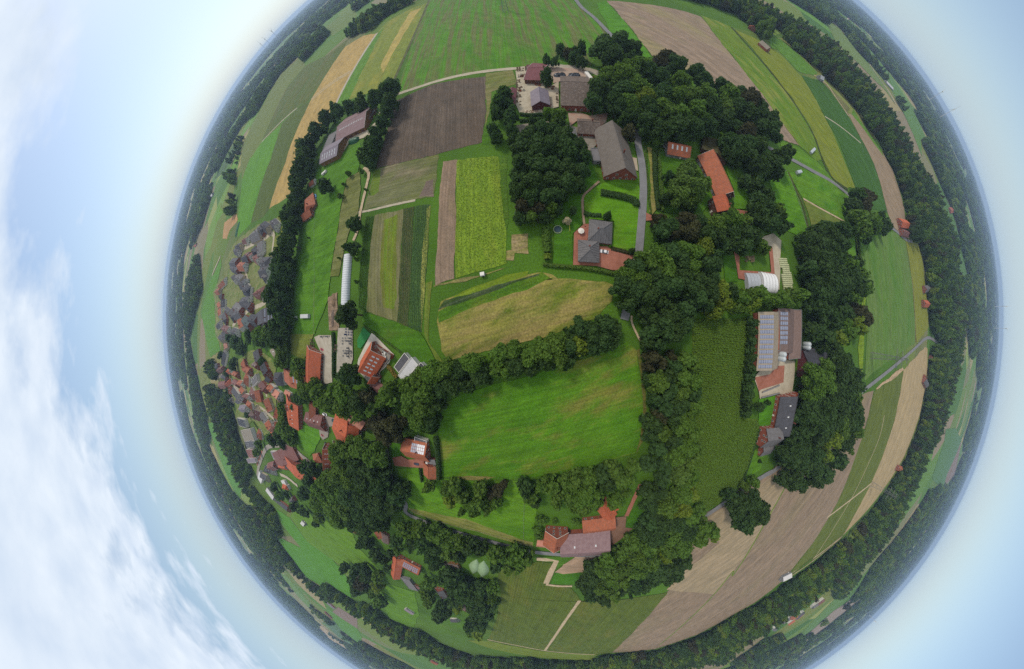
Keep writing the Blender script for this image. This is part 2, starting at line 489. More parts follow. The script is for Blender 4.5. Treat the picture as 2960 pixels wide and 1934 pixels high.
F("B2 1450 942 1612 930 1615 1130 1480 1120 1470 1195 1395 1190 1400 1100 1450 1090", '#9a8a6a', '#8f8258', '#7d8a48', grain=.4, patch=6, name='bare_soil_strip')
F("B2 1325 180 1400 170 1400 470 1420 820 1400 900 1345 480", '#4f7a2a', '#5e8230', grain=.5, patch=6, name='grass_verge')
# --- centre: stubble plot and its strips
F("C2 735 330 760 240 1250 60 1700 -40 1850 -20 B2 1900 1370 2020 1370 2366 1400 C3 410 80 400 240 240 420 C2 2230 420 1750 600 1250 720 830 812 765 720 720 440", '#988a58', '#86863f', '#6a8430', d="C2 900 650 2100 350", streak=.6, width=2.4, length=18, patch=16, grain=.4, name='stubble_field')
F("C2 735 340 1250 90 1750 -40 B2 1850 1380 C2 1850 10 1600 130 1350 200 1000 330 740 450", '#4f8026', '#5d8a2a', '#6f8a34', d="C2 740 400 1750 20", width=1.6, grain=.45, name='vegetable_plot')
F("C2 880 190 B2 1400 1330 1620 1295 1600 1340 C2 1300 90 940 235", '#7f9a34', '#73922f', d="C2 740 400 1750 20", width=1.5, grain=.3, name='vegetable_plot')
F("C2 730 325 790 235 1200 120 1500 30 1720 -30 1710 -10 1420 80 1000 240", '#5a6a60', '#3f5a2c', '#6a7468', d="C2 740 400 1750 20", width=.9, streak=.9, grain=.4, name='vegetable_plot')
F("C2 690 90 870 40 B2 880 1385 1150 1340 1450 1240 1400 1260 1000 1400 C2 690 100", '#9a8c66', '#7f8a48', grain=.4, name='grass_verge')
F("C2 620 60 680 40 650 250 640 640 780 830 720 830 600 560", '#7d8a48', '#6c8a38', d="C2 640 100 630 700", width=1.5, grain=.35, name='grass_verge')
# --- centre: the cut meadow
F("C2 745 1340 760 1250 1000 1130 1400 1020 2000 860 C3 540 640 640 720 690 1050 720 1555 D3 690 200 630 370 300 470 0 562 D2 1800 592 1200 622 765 600 738 200", '#528c1e', '#619228', '#848c4a',
  d="D2 800 250 2300 -40", streak=.35, width=2.4, length=22, patch=18, grain=.35, name='meadow')
F("D2 870 600 1000 592 1300 600 1200 630 1000 632", '#97885c', '#7d8a48', grain=.4, name='grass_verge')
F("C3 640 720 670 700 715 1050 745 1555 D3 730 100 700 260 640 380 680 200 700 0 C3 690 1100", '#74693f', '#60702c', grain=.4, name='grass_verge')
F("D2 330 520 560 510 600 640 760 620 1500 640 1700 900 1660 1285 1100 1120 440 915", '#5f9a22', '#6a9a2c', '#578c22', d="D2 500 900 1600 1250", width=3, grain=.3, name='paddock')
F("D2 430 900 1000 1010 1660 1240 1660 1290 1100 1130 500 960", '#8f8a58', '#7b9238', d="D2 500 900 1600 1250", width=1.4, grain=.3, name='grass_verge')
# --- east: maize
F("C3 1180 420 1740 400 1715 900 1655 1375 1830 1400 D3 1830 100 1720 500 1600 720 1420 865 1270 940 1100 500 1150 0", '#5f7a30', '#6a863a', '#58722c', d="C3 1250 430 1700 430", grain=.35, name='maize_field_soil')
# --- south-east: long bare strips
F("C4 790 1150 895 1112 D4 845 0 720 400 540 850 300 1250 50 1555 E3 2060 440 1750 690 1400 890 1050 1085 850 1155 560 1250 70 1292 300 1070 700 600 740 570 D3 1100 1500 1200 1010 2000 500 C4 700 1200", '#93826f', '#877766', '#8a7d66',
  d="D3 1200 1520 2080 700", streak=.85, width=7, length=250, patch=60, grain=.2, name='ploughed_field')
F("D3 1280 1010 2060 520 2090 720 1880 1080 E3 1700 50 1240 620 700 570 D3 1130 1500 1450 1250", '#a3937a', '#978a70', d="D3 1280 1200 2080 600", width=5, length=150, grain=.2, name='ploughed_field')
ribbon('grass_strip', "D3 2085 715 1880 1080 1590 1555 E3 1460 360 1240 630 950 920 620 1200", 1.8, FM('#6b8f34', '#76923c', grain=.3))
F("C4 900 1118 1185 915 1160 1100 D4 1110 0 980 400 860 680 720 950 590 1175 300 1420 60 1555 300 1250 540 850 720 400 845 0", '#6d7f3c', '#67793a', '#73843f', d="D4 980 200 600 1000", width=6, length=200, grain=.18, name='field')
F("C4 1190 905 1400 690 1432 705 1430 880 1390 1150 D4 1340 0 1180 400 1050 620 850 900 590 1175 720 950 860 680 980 400 1110 0 C4 1160 1100", '#ad9c78', '#a39270', d="D4 1200 100 700 1050", width=6, length=200, grain=.15, name='field')
ribbon('field_track', "D4 1000 0 950 220 840 480 670 830 500 1110 310 1400", 1.4, SAND)
ribbon('field_track', "D4 870 665 665 830 440 1000", 3.0, SAND)
ribbon('field_track', "E3 2380 215 2150 400 D4 590 1180 310 1395 100 1540 E3 2060 445", 3.0, SAND)
F("D4 860 920 800 1060 660 1250 620 1180", '#7f8f4a', '#6f9040', grain=.2)
F("D4 680 1480 900 1250 1050 1190 760 1540 720 1555", '#64a535', '#5c9a30', grain=.2)
F("D4 930 1240 1040 1195 1060 1200 780 1555 750 1540", '#8a9a78', '#80906c', grain=.2)
F("C4 915 1100 950 1060 1150 900 1180 885 1190 915 1100 990", '#c2a98c', '#a99478', grain=.4, patch=5, name='bare_soil_strip')
# --- east
F("B4 780 1160 870 1010 1080 905 1205 1000 1240 1250 C4 1270 0 1290 300 1305 645 1000 850 805 1010 820 700 835 400 820 180 830 0", '#64903f', '#72905a', '#5f8f3a', d="C4 900 100 900 600", streak=.6, width=6, length=120, patch=50, grain=.2)
F("B4 1215 1010 1265 1000 1345 1045 1390 1250 C4 1400 0 1430 300 1445 490 1320 652 1300 400 1280 100 B4 1260 1300", '#8f9a40', '#858f3c', d="B4 1300 1100 C4 1380 400", width=5, grain=.2)
F("A4 640 1110 690 1130 860 1350 B4 900 0 1090 320 1200 680 1213 975 1085 870 1030 720 900 250 770 0", '#97866f', '#8e7d68', d="B4 840 100 1080 600", width=5, length=150, grain=.15)
F("A4 690 1060 760 1180 900 1360 B4 930 0 A4 1000 1540 860 1350 680 1120", '#6fa03a', '#649636', grain=.2)
F("A4 195 740 400 800 520 960 640 1130 B4 770 0 900 250 1025 725 900 700 715 490 600 150 540 0 A4 410 1130", '#47752c', '#406c2a', '#4a7a34', d="A4 520 980 860 1550", width=6, length=150, grain=.15)
F("A4 370 750 460 850 660 1060 640 1120 530 955 390 800", '#6f7a4a', '#7f7a58', grain=.3)
ribbon('field_track', "A4 250 700 350 760 440 830 530 960 650 1140", 3, SAND)
ribbon('field_track', "A4 420 1140 560 1230 770 1400", 2, GRAVEL)
F("A3 1430 290 1750 440 1900 560 2050 720 A4 200 760 410 1130 600 1555 B4 715 485 640 490 490 390 430 260 300 0 A4 240 1190 100 960 0 840 A3 1700 590", '#8c9a38', '#7f9434', '#88984a', d="A4 100 850 600 1555", streak=.7, width=5, length=120, grain=.2)
F("A3 1750 360 1870 380 2240 715 2200 740 2050 700 1850 490 1790 470", '#5f9434', '#68993a', grain=.2)
F("A3 1780 260 1900 320 1830 350 1770 320", '#86a852', '#7ea050', grain=.2)
F("A3 180 10 480 32 940 112 1100 165 1300 425 1600 800 1900 1210 2060 1425 1860 1350 1500 1000 620 545", '#998878', '#8d7c6c', '#948a68', d="A3 400 100 1900 1250", streak=.85, width=6, length=220, patch=50, grain=.2, name='ploughed_field')
F("A3 1095 150 1390 262 1560 450 1900 850 2170 1230 2290 1555 B4 330 220 B4 200 100 A3 2060 1425 1900 1210 1600 800 1300 425", '#62942f', '#7c9438', '#8f9048', d="A3 1300 350 2000 1200", streak=.6, width=6, length=160, grain=.2)
F("A3 80 40 170 8 620 560 520 585 280 330 220 322", '#5fa02a', '#559426', grain=.2)
F("B4 0 20 200 120 330 220 500 395 640 540 500 470 90 205 0 110 A3 1870 1360", '#5f962a', '#6b9a30', grain=.25, name='paddock')
F("B3 1920 390 2110 310 2200 560 2310 900 2200 945 2100 900 2000 620", '#5c981f', '#67a028', '#548c20', grain=.3, patch=10, name='paddock')
F("B4 60 330 230 300 650 560 700 850 720 1160 640 1150 600 800 200 590", '#5f9824', '#6a9a2e', '#549022', grain=.3, patch=14, name='paddock')
F("B4 200 600 420 720 630 830 600 850 300 900 250 720", '#7d8a4c', '#6f8a40', grain=.25, name='paddock')
F("B4 690 830 730 1000 750 1160 730 1160 C4 820 200 800 350 780 950 760 960 740 700 780 300", '#86a828', '#7a9a2c', grain=.3, name='grass_strip')
ribbon('ditch', "A3 1395 265 1560 450 1800 730 2040 1050 2200 1320 B4 390 200 490 390 640 500", 3.4, FM('#3c4a26', '#4a5a30', grain=.5))
ribbon('ditch', "B4 60 330 130 490 190 620 240 800 260 900", 2.6, FM('#4c5a30', '#5d6a3a', grain=.4))
ribbon('ditch', "C4 1270 0 1300 350 1310 640", 5, FM('#6a6a3a', '#7c7a48', grain=.4))
ribbon('lane', "A3 1750 1440 1830 1480 B4 90 205 300 320 480 420 640 545 B4 850 760 1080 880 1210 985 1280 1010", 4.0, ASPHALT)
ribbon('field_track', "B4 205 590 400 700 640 830", 1.5, SAND)
# --- south
F("E2 830 1150 950 860 950 500 900 350 1390 250 1570 262 1490 510 1790 552 1900 700 2380 690 E3 0 700 480 640 715 600 70 1292 E2 2060 1312 1500 1272", '#6a7f38', '#627a34', '#75803f', d="E2 1500 1250 1900 650", rows=2.2, rowamt=.3, width=3, grain=.25, name='vegetable_field')
F("E2 830 1150 600 1150 900 1250 1400 1342 2020 1372 2100 1312 1490 1275", '#7f9440', '#759040', grain=.25, name='grass_verge')
F("E2 850 330 950 340 980 600 940 880 830 1160 760 1150 900 800", '#63853a', '#587f2c', grain=.3, name='grass_verge')
F("E2 1580 420 1620 375 1900 360 1850 500 1560 505", '#4f8a22', '#478020', grain=.25, name='lawn')
F("E2 1420 185 1820 190 1700 280 1640 310 1570 240", '#5a8a28', '#50802a', grain=.25, name='lawn')
F("E2 1840 190 2080 185 2000 360 1700 390 1600 370 1700 280", '#b09882', '#a08a76', grain=.25, name='yard')
ribbon('sandy_track', "E2 1395 218 1500 225 1620 240 1560 360 1500 500", 4.2, SAND, smooth=False)
ribbon('sandy_track', "E2 1500 510 1640 528 1800 530", 3.0, SAND)
ribbon('sandy_track', "E2 1885 695 1700 960 1490 1265", 3.0, SAND)
ribbon('sandy_track', "E2 830 1140 1150 1205 1490 1268 2060 1312", 2.4, SAND)
# --- south-west
F("D1 1180 920 1310 1000 1480 1235 1700 1380 1790 1480 E1 1300 280 1420 460 1450 665 1160 480 1130 550 930 430 780 240 610 0 D1 1190 1185 1420 1300 1230 1060", '#62a23a', '#5c9c36', d="D1 1300 1100 E1 1300 600", width=6, grain=.15)
F("D1 1310 985 1420 900 1520 950 1700 1050 1900 1100 2000 1310 2215 1530 1900 1475 1780 1445 1480 1235", '#689a30', '#6f9a38', d="D1 1500 1100 1900 1450", width=4, grain=.2)
F("E1 1880 500 2180 600 2230 850 2170 1000 1890 900 1780 600", '#62962a', '#6a9a30', grain=.2, name='paddock')
F("E1 1300 770 1520 900 1525 1015 1230 825", '#8a7a70', '#7f7068', grain=.2)
F("E1 1150 755 1230 825 1525 1015 1575 1110 1570 1205 1300 1000", '#5f9a34', '#66a03a', grain=.15)
F("E1 1150 955 1250 925 1450 1150 1430 1190 1300 1110", '#5a8260', '#63896a', grain=.15)
F("E1 1040 945 1110 985 1470 1245 1435 1262 1200 1130", '#b5a07a', '#a8956e', grain=.15)
F("E1 400 190 480 260 840 650 1140 940 1100 960 800 680 500 360", '#93926a', '#88906a', grain=.15)
F("E1 600 360 700 420 1000 750 1040 860 830 650", '#78a058', '#6f9a50', grain=.15)
F("C1 540 0 510 100 440 350 500 700 525 790 625 720 600 560 580 480 570 250 600 90 B1 560 1330", '#68a13c', '#609a38', grain=.15)
F("B1 540 1555 560 1330 630 1180 640 1240 600 1400 580 1555", '#68a13c', '#609a38', grain=.15)
F("D1 485 90 590 50 620 160 740 420 835 640 822 812 720 680 600 400", '#64a13a', '#5e9a36', grain=.15)
F("C1 385 880 500 970 430 1070", '#86924f', '#7d8c48', grain=.15)
F("C1 478 1180 555 1330 505 1355", '#a38a70', '#968068', grain=.15)
# --- far clearings in the eastern and southern woods
F("A4 400 190 480 230 560 290 700 480 850 660 1020 900 1100 1030 1000 900 880 780 750 640 620 520 520 420 480 330", '#7f9a5c', '#76945a', grain=.15)
F("A4 650 320 760 400 900 560 1130 870 1300 1110 1420 1340 B4 1560 200 1530 250 1460 120 1370 0 A4 1380 1520 1250 1230 1150 1050 1050 880 900 680 700 400", '#6a9a4a', '#628f48', grain=.15)
ribbon('country_road', "A4 280 60 380 130 560 290 740 480 900 720 1020 890 1100 1020", 9, GRAVEL)
F("B4 1480 460 1560 420 1650 600 1730 800 1790 1100 1840 1300 1850 1420 C4 1815 0 1800 230 1700 160 1760 50 B4 1680 1300 1700 1050 1600 820 1540 700", '#5f8c4c', '#57844a', grain=.15)
F("D4 1580 130 1680 120 1720 240 1520 700 1430 600 1490 420 1550 250", '#5a8a5a', '#64905c', grain=.15)
F("D4 1720 235 1640 560 1530 700 1570 560", '#8a7466', '#80705f', grain=.15)
F("E4 90 910 280 720 560 430 640 350 640 450 400 700 100 970 0 1000", '#6f9a58', '#669250', grain=.15)
F("E4 380 730 640 560 700 570 600 650 400 810 60 1060 0 1080 140 940", '#9a8c80', '#8f8274', grain=.15)
F("E4 0 1170 250 990 480 800 560 740 600 790 430 890 20 1200", '#7f9a66', '#a89a70', grain=.15, patch=80)
F("E3 570 1484 660 1400 1000 1340 1300 1320 1550 1150 1780 1080 1830 1090 1600 1260 1400 1400 1270 1484", '#857d55', '#8a7c6c', '#7d8a50', grain=.15, patch=50)
F("E2 520 1430 640 1400 830 1484 600 1500", '#8f9a40', '#869238', grain=.2)
F("E3 550 1290 880 1200 890 1245 570 1330 620 1385 570 1390", '#8fa03a', '#7a9a38', grain=.2)
F("E3 2080 420 2380 200 2366 230 2090 430", '#5f7f34', '#58782f', grain=.2)
# --- west: pastures by the village
F("B1 1400 800 1560 700 1830 570 1800 800 1715 1340 C1 1690 220 1560 560 1320 600 1320 0 B1 1330 1500", '#589023', '#62992a', '#508620', grain=.3, patch=14, name='paddock')
F("B1 1560 290 1620 300 1750 200 1990 40 2030 150 1980 330 1870 400 1830 590 1560 720 1580 540", '#5c9226', '#538a22', grain=.3, name='paddock')
F("B1 1990 330 1870 400 1790 900 1710 1350 1790 1350 1900 900 1985 720 2010 500", '#7d7f52', '#6f7c44', grain=.35, name='vegetable_plot')
F("C1 1320 560 1550 560 1500 720 1450 830 1330 760", '#75893c', '#83904a', grain=.45, name='rough_grass')
ribbon('sandy_track', "B1 2040 285 2085 350 2060 480 2005 720 1975 900 1935 1000", 2.8, SAND)
ribbon('hedge_bank', "C1 1555 0 1552 300 1550 560", 0.7, FM('#8a9a4a', '#6a8a34', grain=.3))
F("C1 1690 200 1780 150 1790 380 1800 480 1790 520 1700 520", '#8f7a68', '#7a6a58', '#a08c78', grain=.6, patch=3, name='earth_yard')
# --- grass around the plots and lawns
F("C2 0 340 200 400 340 450 560 545 620 640 720 830 630 880 300 690 150 560 0 470", '#528622', '#4c7e20', '#6f8a3c', grain=.3, name='grass_verge')
F("B3 -200 0 90 0 270 430 120 570 110 830 20 930 20 1240 -180 1240 -160 860", '#4f8420', '#487c1f', grain=.3, name='lawn')
F("B3 120 570 300 450 640 330 670 500 660 900 620 1140 400 1060 420 810 180 790 130 700", '#5f9a1e', '#67a024', '#6f9a2c', grain=.22, patch=9, name='lawn')
F("B3 510 180 545 180 560 290 640 320 660 560 560 520 470 470 550 330", '#5c9220', '#66982a', grain=.25, name='lawn')
F("B3 860 120 1000 120 1250 250 1400 560 1300 700 1250 760 900 720 880 400", '#4a7a20', '#538422', grain=.3, name='lawn')
F("B3 1480 250 1600 380 1740 500 1780 700 1580 690 1590 500", '#568c20', '#5f9424', grain=.3, name='lawn')
F("B3 1480 1150 1600 1130 1625 1400 1500 1420", '#477a1f', '#508420', grain=.3, name='lawn')
F("C3 1830 1200 2010 1150 1990 1420 1900 1500 1830 1450", '#5a9a24', '#529022', grain=.3, name='lawn')
F("D3 1790 330 1900 370 1850 520 1700 620 1740 480", '#62962a', '#5a8e26', grain=.3, name='lawn')
F("D3 660 860 700 960 620 1100 520 1090 580 960", '#4c8420', '#44781e', grain=.3, name='lawn')
F("D1 1390 100 1600 100 1620 200 1560 350 1510 400 1400 260", '#5c9a26', '#66a02c', grain=.25, name='lawn')
F("D2 270 260 370 270 370 400 290 410", '#4f8a20', '#487f1e', grain=.3, name='lawn')
# roads and yards
ribbon('lane', "A2 1880 -40 1960 70 2080 170 2240 335 2420 520", 4.2, ASPHALT)
ribbon('lane', "A3 380 800 430 1050 460 1200 485 1400 B3 660 90 690 250 705 450 700 650 680 900 655 1140 C3 560 250 520 420", 4.3, ASPHALT)
ribbon('lane', "D3 1000 1180 1270 1010 1430 900 1700 700 1900 580 2060 480 C4 500 1330 780 1120 1000 950 1300 700 1400 610 1460 600 1540 650", 4.6, ASPHALT)
ribbon('lane', "D1 2160 130 2240 260 2270 420 2320 650 2440 850 D2 430 955 700 1070 1100 1190 1400 1270 1650 1328 1900 1355 2366 1365", 4.2, ASPHALT)
ribbon('garden_path', "B3 275 425 190 500 120 575 115 700 130 845", 1.2, plain('clinker_path', '#a08a76', '#8f7a66', scale=.5))
ribbon('garden_path', "D3 680 670 620 800 540 980", 2.6, PAVING)
ribbon('garden_path', "C3 590 380 600 470 700 680", 1.0, SAND)
F("B3 740 90 790 100 830 700 790 750 760 720 780 500", '#9a8a5c', '#7f8a48', grain=.3, name='grass_strip')
sheet('brick_yard', "B3 60 900 130 840 180 840 200 1000 290 1060 350 1060 400 1090 560 1130 630 1140 500 1290 400 1290 250 1250 20 1240 30 930", PAVING)
sheet('brick_yard', "B3 540 180 640 200 655 325 540 290", plain('light_paving', '#b9ab97', '#a3957f', scale=.4))
sheet('brick_yard', "B3 730 730 830 780 830 800 730 810", PAVING)
sheet('brick_yard', "B3 1575 690 1735 720 1720 790 1550 730", PAVING)
sheet('brick_yard', "B3 1585 1110 1640 1150 1640 1290 1950 1310 1930 1100 1960 1060 2010 1400 1980 1450 1630 1370", PAVING)
sheet('gravel_yard', "B3 1880 960 1970 930 2050 1000 2040 1150 2030 1480 1990 1480 1960 1060 1800 1010", GRAVEL)
sheet('gravel_yard', "C3 1950 800 2180 820 2180 950 2150 1150 2020 1140 1840 1190 1830 1120 1780 980", GRAVEL)
sheet('brick_yard', "C3 1790 980 1940 950 1990 870 2080 865 2070 1030 1850 1100 1830 1120", PAVING)
sheet('gravel_yard', "A2 1320 700 1430 660 1560 650 1680 690 1660 850 1740 800 1740 1050 1640 1080 1560 1120 1360 1110 1310 1000 1340 850", GRAVEL)
sheet('brick_yard', "A2 1620 665 1800 670 2000 690 2070 770 2040 800 1760 800 1690 820", plain('worn_paving', '#b09686', '#a89a8a', scale=.25))
sheet('brick_yard', "A2 1830 1110 1960 1110 2040 1140 2220 1110 2200 1200 2130 1260 2100 1180 1930 1180 1850 1240", plain('worn_paving', '#a8806e', '#a89a8a', scale=.25))
sheet('gravel_yard', "A2 1330 1230 1650 1190 2100 1300 2130 1400 2050 1480 1850 1400 1330 1350", plain('grey_yard', '#8f887c', '#7d776b', scale=.25))
sheet('gravel_yard', "A1 1760 1380 1900 1300 2050 1290 2150 1200 2180 1120 2240 1000 2260 1010 2200 1200 2080 1340 1900 1390 1840 1480 1790 1480", GRAVEL)
sheet('gravel_yard', "C1 1555 590 1600 570 1720 570 1732 700 1732 1030 1650 1050 1600 1050 1620 740", CONCRETE)
sheet('gravel_yard', "C1 1790 500 1930 500 1935 800 1890 950 1800 990 1775 940", plain('yard_slabs', '#b5afa2', '#9c9689', scale=.3))
sheet('terrace', "C2 90 545 130 580 310 760 250 830 310 740 250 860 170 930 180 1080 120 1090 -60 900 -40 800", plain('pale_paving', '#d6d0c2', '#c2bbac', scale=.3))
sheet('play_surface', "C1 2035 490 2110 560 2010 700 1980 690 1975 620", plain('green_play_surface', '#3f9a62', '#358a55', scale=.3))
sheet('gravel_yard', "D1 1590 10 1650 0 1770 30 1830 100 1700 110 1690 210 1640 240 1610 200", plain('cobbled_yard', '#9d958c', '#8a8279', scale=.3))
sheet('brick_yard', "D2 290 410 380 395 440 430 600 420 600 510 570 510 310 490", PAVING)
sheet('brick_yard', "D3 440 990 540 980 530 1090 600 1100 480 1210 380 1280 360 1140", plain('worn_paving', '#8a6a58', '#7a5f50', scale=.3))
sheet('estate_ground', "V1 650 520 820 380 1100 180 1400 60 1540 60 1520 180 1540 400 1500 800 1450 1200 V2 1420 200 1340 560 1380 1060 900 1080 600 1320 380 1340 300 1240 270 980 380 860 270 760 290 560 240 320 330 130 470 10 V1 380 1000 520 700", FM('#74884a', '#8b8c64', '#64883a', patch=9, grain=.3, streak=0))
sheet('garden_ground', "V3 480 900 700 480 1000 240 1300 300 1555 500 1555 1400 V4 640 640 480 760 380 460 200 560 90 420 130 240 V3 560 1300 260 1100 230 980", FM('#6f8a40', '#8a8a5a', '#5f8636', patch=7, grain=.35, streak=0))
ribbon('village_street', "B1 810 1110 900 1060 1060 980 1130 930", 6, GRAVEL)
ribbon('village_street', "B1 1130 930 1160 960 1140 1150 1130 1250 1105 1450 C1 1080 240 1000 290 925 320 830 400 750 480", 5, GRAVEL)
ribbon('village_street', "B1 870 1270 905 1400 930 1555 C1 925 280", 5, GRAVEL)
ribbon('village_street', "C1 560 1010 640 960", 6, GRAVEL)
ribbon('village_street', "C1 700 1000 760 1060 830 1130", 5, GRAVEL)
ribbon('village_street', "C1 850 1200 900 1290", 5, GRAVEL)
ribbon('village_street', "C1 940 1010 1000 1040 1060 1060 1090 1170", 5, GRAVEL)
ribbon('village_street', "C1 990 1260 1060 1300 1160 1390", 4, GRAVEL)
ribbon('village_street', "D1 990 600 1000 520 1050 380 1100 310 1220 290 1330 310 1400 370 1560 500", 6.5, plain('grey_street', '#a39d94', '#8f8a81', scale=.2))
ribbon('pavement', "D1 1330 320 1380 370 1440 430", 4.0, PAVING)
ribbon('pavement', "D1 985 490 1040 350", 3.0, PAVING)
ribbon('village_street', "D1 1220 580 1290 610 1390 690", 5, GRAVEL)
ribbon('field_track', "B1 545 1340 630 1150", 5, GRAVEL)
sheet('meadow', "B1 1240 930 1170 960 1150 1180 1240 1000 1260 820 1200 760 1180 800", FM('#8a9048', '#7f8f40', grain=.3))
# ------------------------------------------------------------------ trees
def alb2(h):
    r, g, b = lin(h)
    return (r * .70, g * .70, b * .56, 1.0)
def leaf_mat(name, h1, h2, h3):
    m, t, b = nodes_of(name)
    oi = nd(t, 'ShaderNodeObjectInfo')
    tc = nd(t, 'ShaderNodeTexCoord')
    n = noise(t, tc.outputs['Object'], 2.6, 3, 0.65)
    c = mix(t, ramp(t, n, [(0.36, (0, 0, 0)), (0.64, (1, 1, 1))]), alb2(h1), alb2(h2))
    c = mix(t, ramp(t, oi.outputs['Random'], [(0.15, (0, 0, 0)), (0.95, (0.85,) * 3)]), c, alb2(h3))
    c = mix(t, 1.0, c, ramp(t, oi.outputs['Random'], [(0.0, (0.80,) * 3), (0.5, (1.0,) * 3), (1.0, (1.28, 1.24, 1.15))]), 'MULTIPLY')
    g = noise(t, tc.outputs['Object'], 11.0, 2, 0.7)
    c = mix(t, 1.0, c, ramp(t, g, [(0.32, (0.70,) * 3), (0.68, (1.36,) * 3)]), 'MULTIPLY')
    t.links.new(c, b.inputs['Base Color'])
    b.inputs['Roughness'].default_value = 0.75
    b.inputs['Specular IOR Level'].default_value = 0.12
    tr = nd(t, 'ShaderNodeBsdfTranslucent')
    t.links.new(mix(t, 1.0, c, (1.5, 1.6, 0.9, 1), 'MULTIPLY'), tr.inputs[0])
    ms = nd(t, 'ShaderNodeMixShader')
    ms.inputs[0].default_value = 0.36
    out = t.nodes['Material Output']
    t.links.new(b.outputs[0], ms.inputs[1]); t.links.new(tr.outputs[0], ms.inputs[2]); t.links.new(ms.outputs[0], out.inputs['Surface'])
    return m
LEAF = {
    'd': leaf_mat('dark_leaves', '#42582f', '#536b38', '#3e5834'),
    'm': leaf_mat('green_leaves', '#5d7832', '#728b3c', '#52702f'),
    'y': leaf_mat('yellow_green_leaves', '#74852f', '#869438', '#6c8232'),
    'a': leaf_mat('autumn_leaves', '#94753a', '#a6863f', '#85793a'),
    'b': leaf_mat('copper_leaves', '#4d4a36', '#565239', '#46482f'),
    'w': leaf_mat('willow_leaves', '#5f7a3a', '#6f8744', '#586f36'),
}
BARK = plain('bark', '#5a4d40', '#473c32', scale=2)
def crown_mesh(name, seed, lobes, leaves, size, flat=0.85, cone=False, core=True):
    """a crown of unit height 1 above its base (0..1) and unit radius 1: leaf clumps spread over and between the lobes"""
    rg = np.random.default_rng(seed)
    L = []
    if cone:
        for k in range(9):
            f = k / 8
            L.append(((0, 0, 0.12 + 0.8 * f), (1 - f) * 0.85 + 0.08, 0.11))
    else:
        L.append(((0, 0, 0.55), 0.66, 0.36))
        for k in range(lobes):
            a = 2 * math.pi * (k * 0.382) + rg.uniform(-.5, .5)
            ring = k % 2
            rr = rg.uniform(0.50, 0.76) if ring == 0 else rg.uniform(0.10, 0.50)
            zz = rg.uniform(0.28, 0.58) if ring == 0 else rg.uniform(0.60, 0.84)
            s = rg.uniform(0.24, 0.42)
            L.append(((rr * math.cos(a), rr * math.sin(a), zz), s, s * 0.6))
    n = leaves
    w = np.array([l[1] ** 2 for l in L]); w /= w.sum()
    idx = rg.choice(len(L), n, p=w)
    d = rg.normal(size=(n, 3)); d[:, 2] += 0.25
    d /= np.linalg.norm(d, axis=1)[:, None]
    rad = rg.uniform(0.70, 1.12, n)
    C = np.array([l[0] for l in L])[idx]
    S = np.array([(l[1], l[1], l[2]) for l in L])[idx]
    P = C + d * S * rad[:, None]
    P[:, 2] = np.clip(P[:, 2], 0.03, 1.05)
    N = d / S; N /= np.linalg.norm(N, axis=1)[:, None]
    N = N * 0.9 + rg.normal(size=(n, 3)) * 0.62
    N /= np.linalg.norm(N, axis=1)[:, None]
    up = np.tile((0.0, 0.0, 1.0), (n, 1)); up[np.abs(N[:, 2]) > 0.9] = (1, 0, 0)
    U = np.cross(up, N); U /= np.linalg.norm(U, axis=1)[:, None]
    V = np.cross(N, U)
    th = rg.uniform(0, 6.283, n)[:, None]
    U, V = U * np.cos(th) + V * np.sin(th), V * np.cos(th) - U * np.sin(th)
    sz = size * rg.uniform(0.6, 1.35, n)[:, None]
    zs = np.array((1, 1, 0.55))
    q = [P + (U * a + V * b * 0.8) * sz * zs for a, b in ((-.6, -.5), (.5, -.6), (.65, .45), (-.45, .6))]
    verts = np.stack(q, 1).reshape(-1, 3)
    faces = np.arange(n * 4).reshape(-1, 4).tolist()
    verts = verts.tolist()
    if core:
        for (c, s, sz_) in L:
            base = len(verts)
            for i in range(5):
                ph = -math.pi / 2 + math.pi * i / 4
                for j in range(7):
                    a = 2 * math.pi * j / 7
                    k = 0.74 * (1 + rg.uniform(-.12, .12))
                    verts.append([c[0] + s * k * math.cos(ph) * math.cos(a), c[1] + s * k * math.cos(ph) * math.sin(a), max(0.05, c[2] + sz_ * k * math.sin(ph))])
            for i in range(4):
                for j in range(7):
                    faces.append([base + i * 7 + j, base + i * 7 + (j + 1) % 7, base + (i + 1) * 7 + (j + 1) % 7, base + (i + 1) * 7 + j])
    return mesh(name, verts, faces)
CROWNS = [crown_mesh('crown', 11, 16, 2500, 0.14), crown_mesh('crown', 12, 22, 2900, 0.13), crown_mesh('crown', 13, 13, 2300, 0.145), crown_mesh('crown', 14, 19, 2700, 0.135),
          crown_mesh('crown', 15, 26, 3000, 0.125), crown_mesh('crown', 16, 10, 2300, 0.15)]
CONE = crown_mesh('crown', 21, 0, 1500, 0.12, cone=True)
FARC = [crown_mesh('crown', 31 + i, 9 + 2 * i, 420, 0.24) for i in range(4)]
for me in CROWNS + [CONE] + FARC:
    me.materials.append(LEAF['d'])
def trunk_mesh():
    mb = MB()
    mb.tube((0, 0, 0), (0.02, 0.01, 0.35), 0.035, 0.025, 7)
    mb.tube((0.02, 0.01, 0.35), (0, 0.03, 0.75), 0.025, 0.008, 6)
    for a in (0.4, 1.7, 2.9, 4.1, 5.3):
        mb.tube((0.02, 0.01, 0.30 + 0.03 * a), (0.20 * math.cos(a), 0.20 * math.sin(a), 0.55 + 0.02 * a), 0.013, 0.004, 5)
    return mesh('trunk', mb.v, mb.f, BARK)
TRUNK = trunk_mesh()
TREES = []       # (location, crown radius, height, kind)
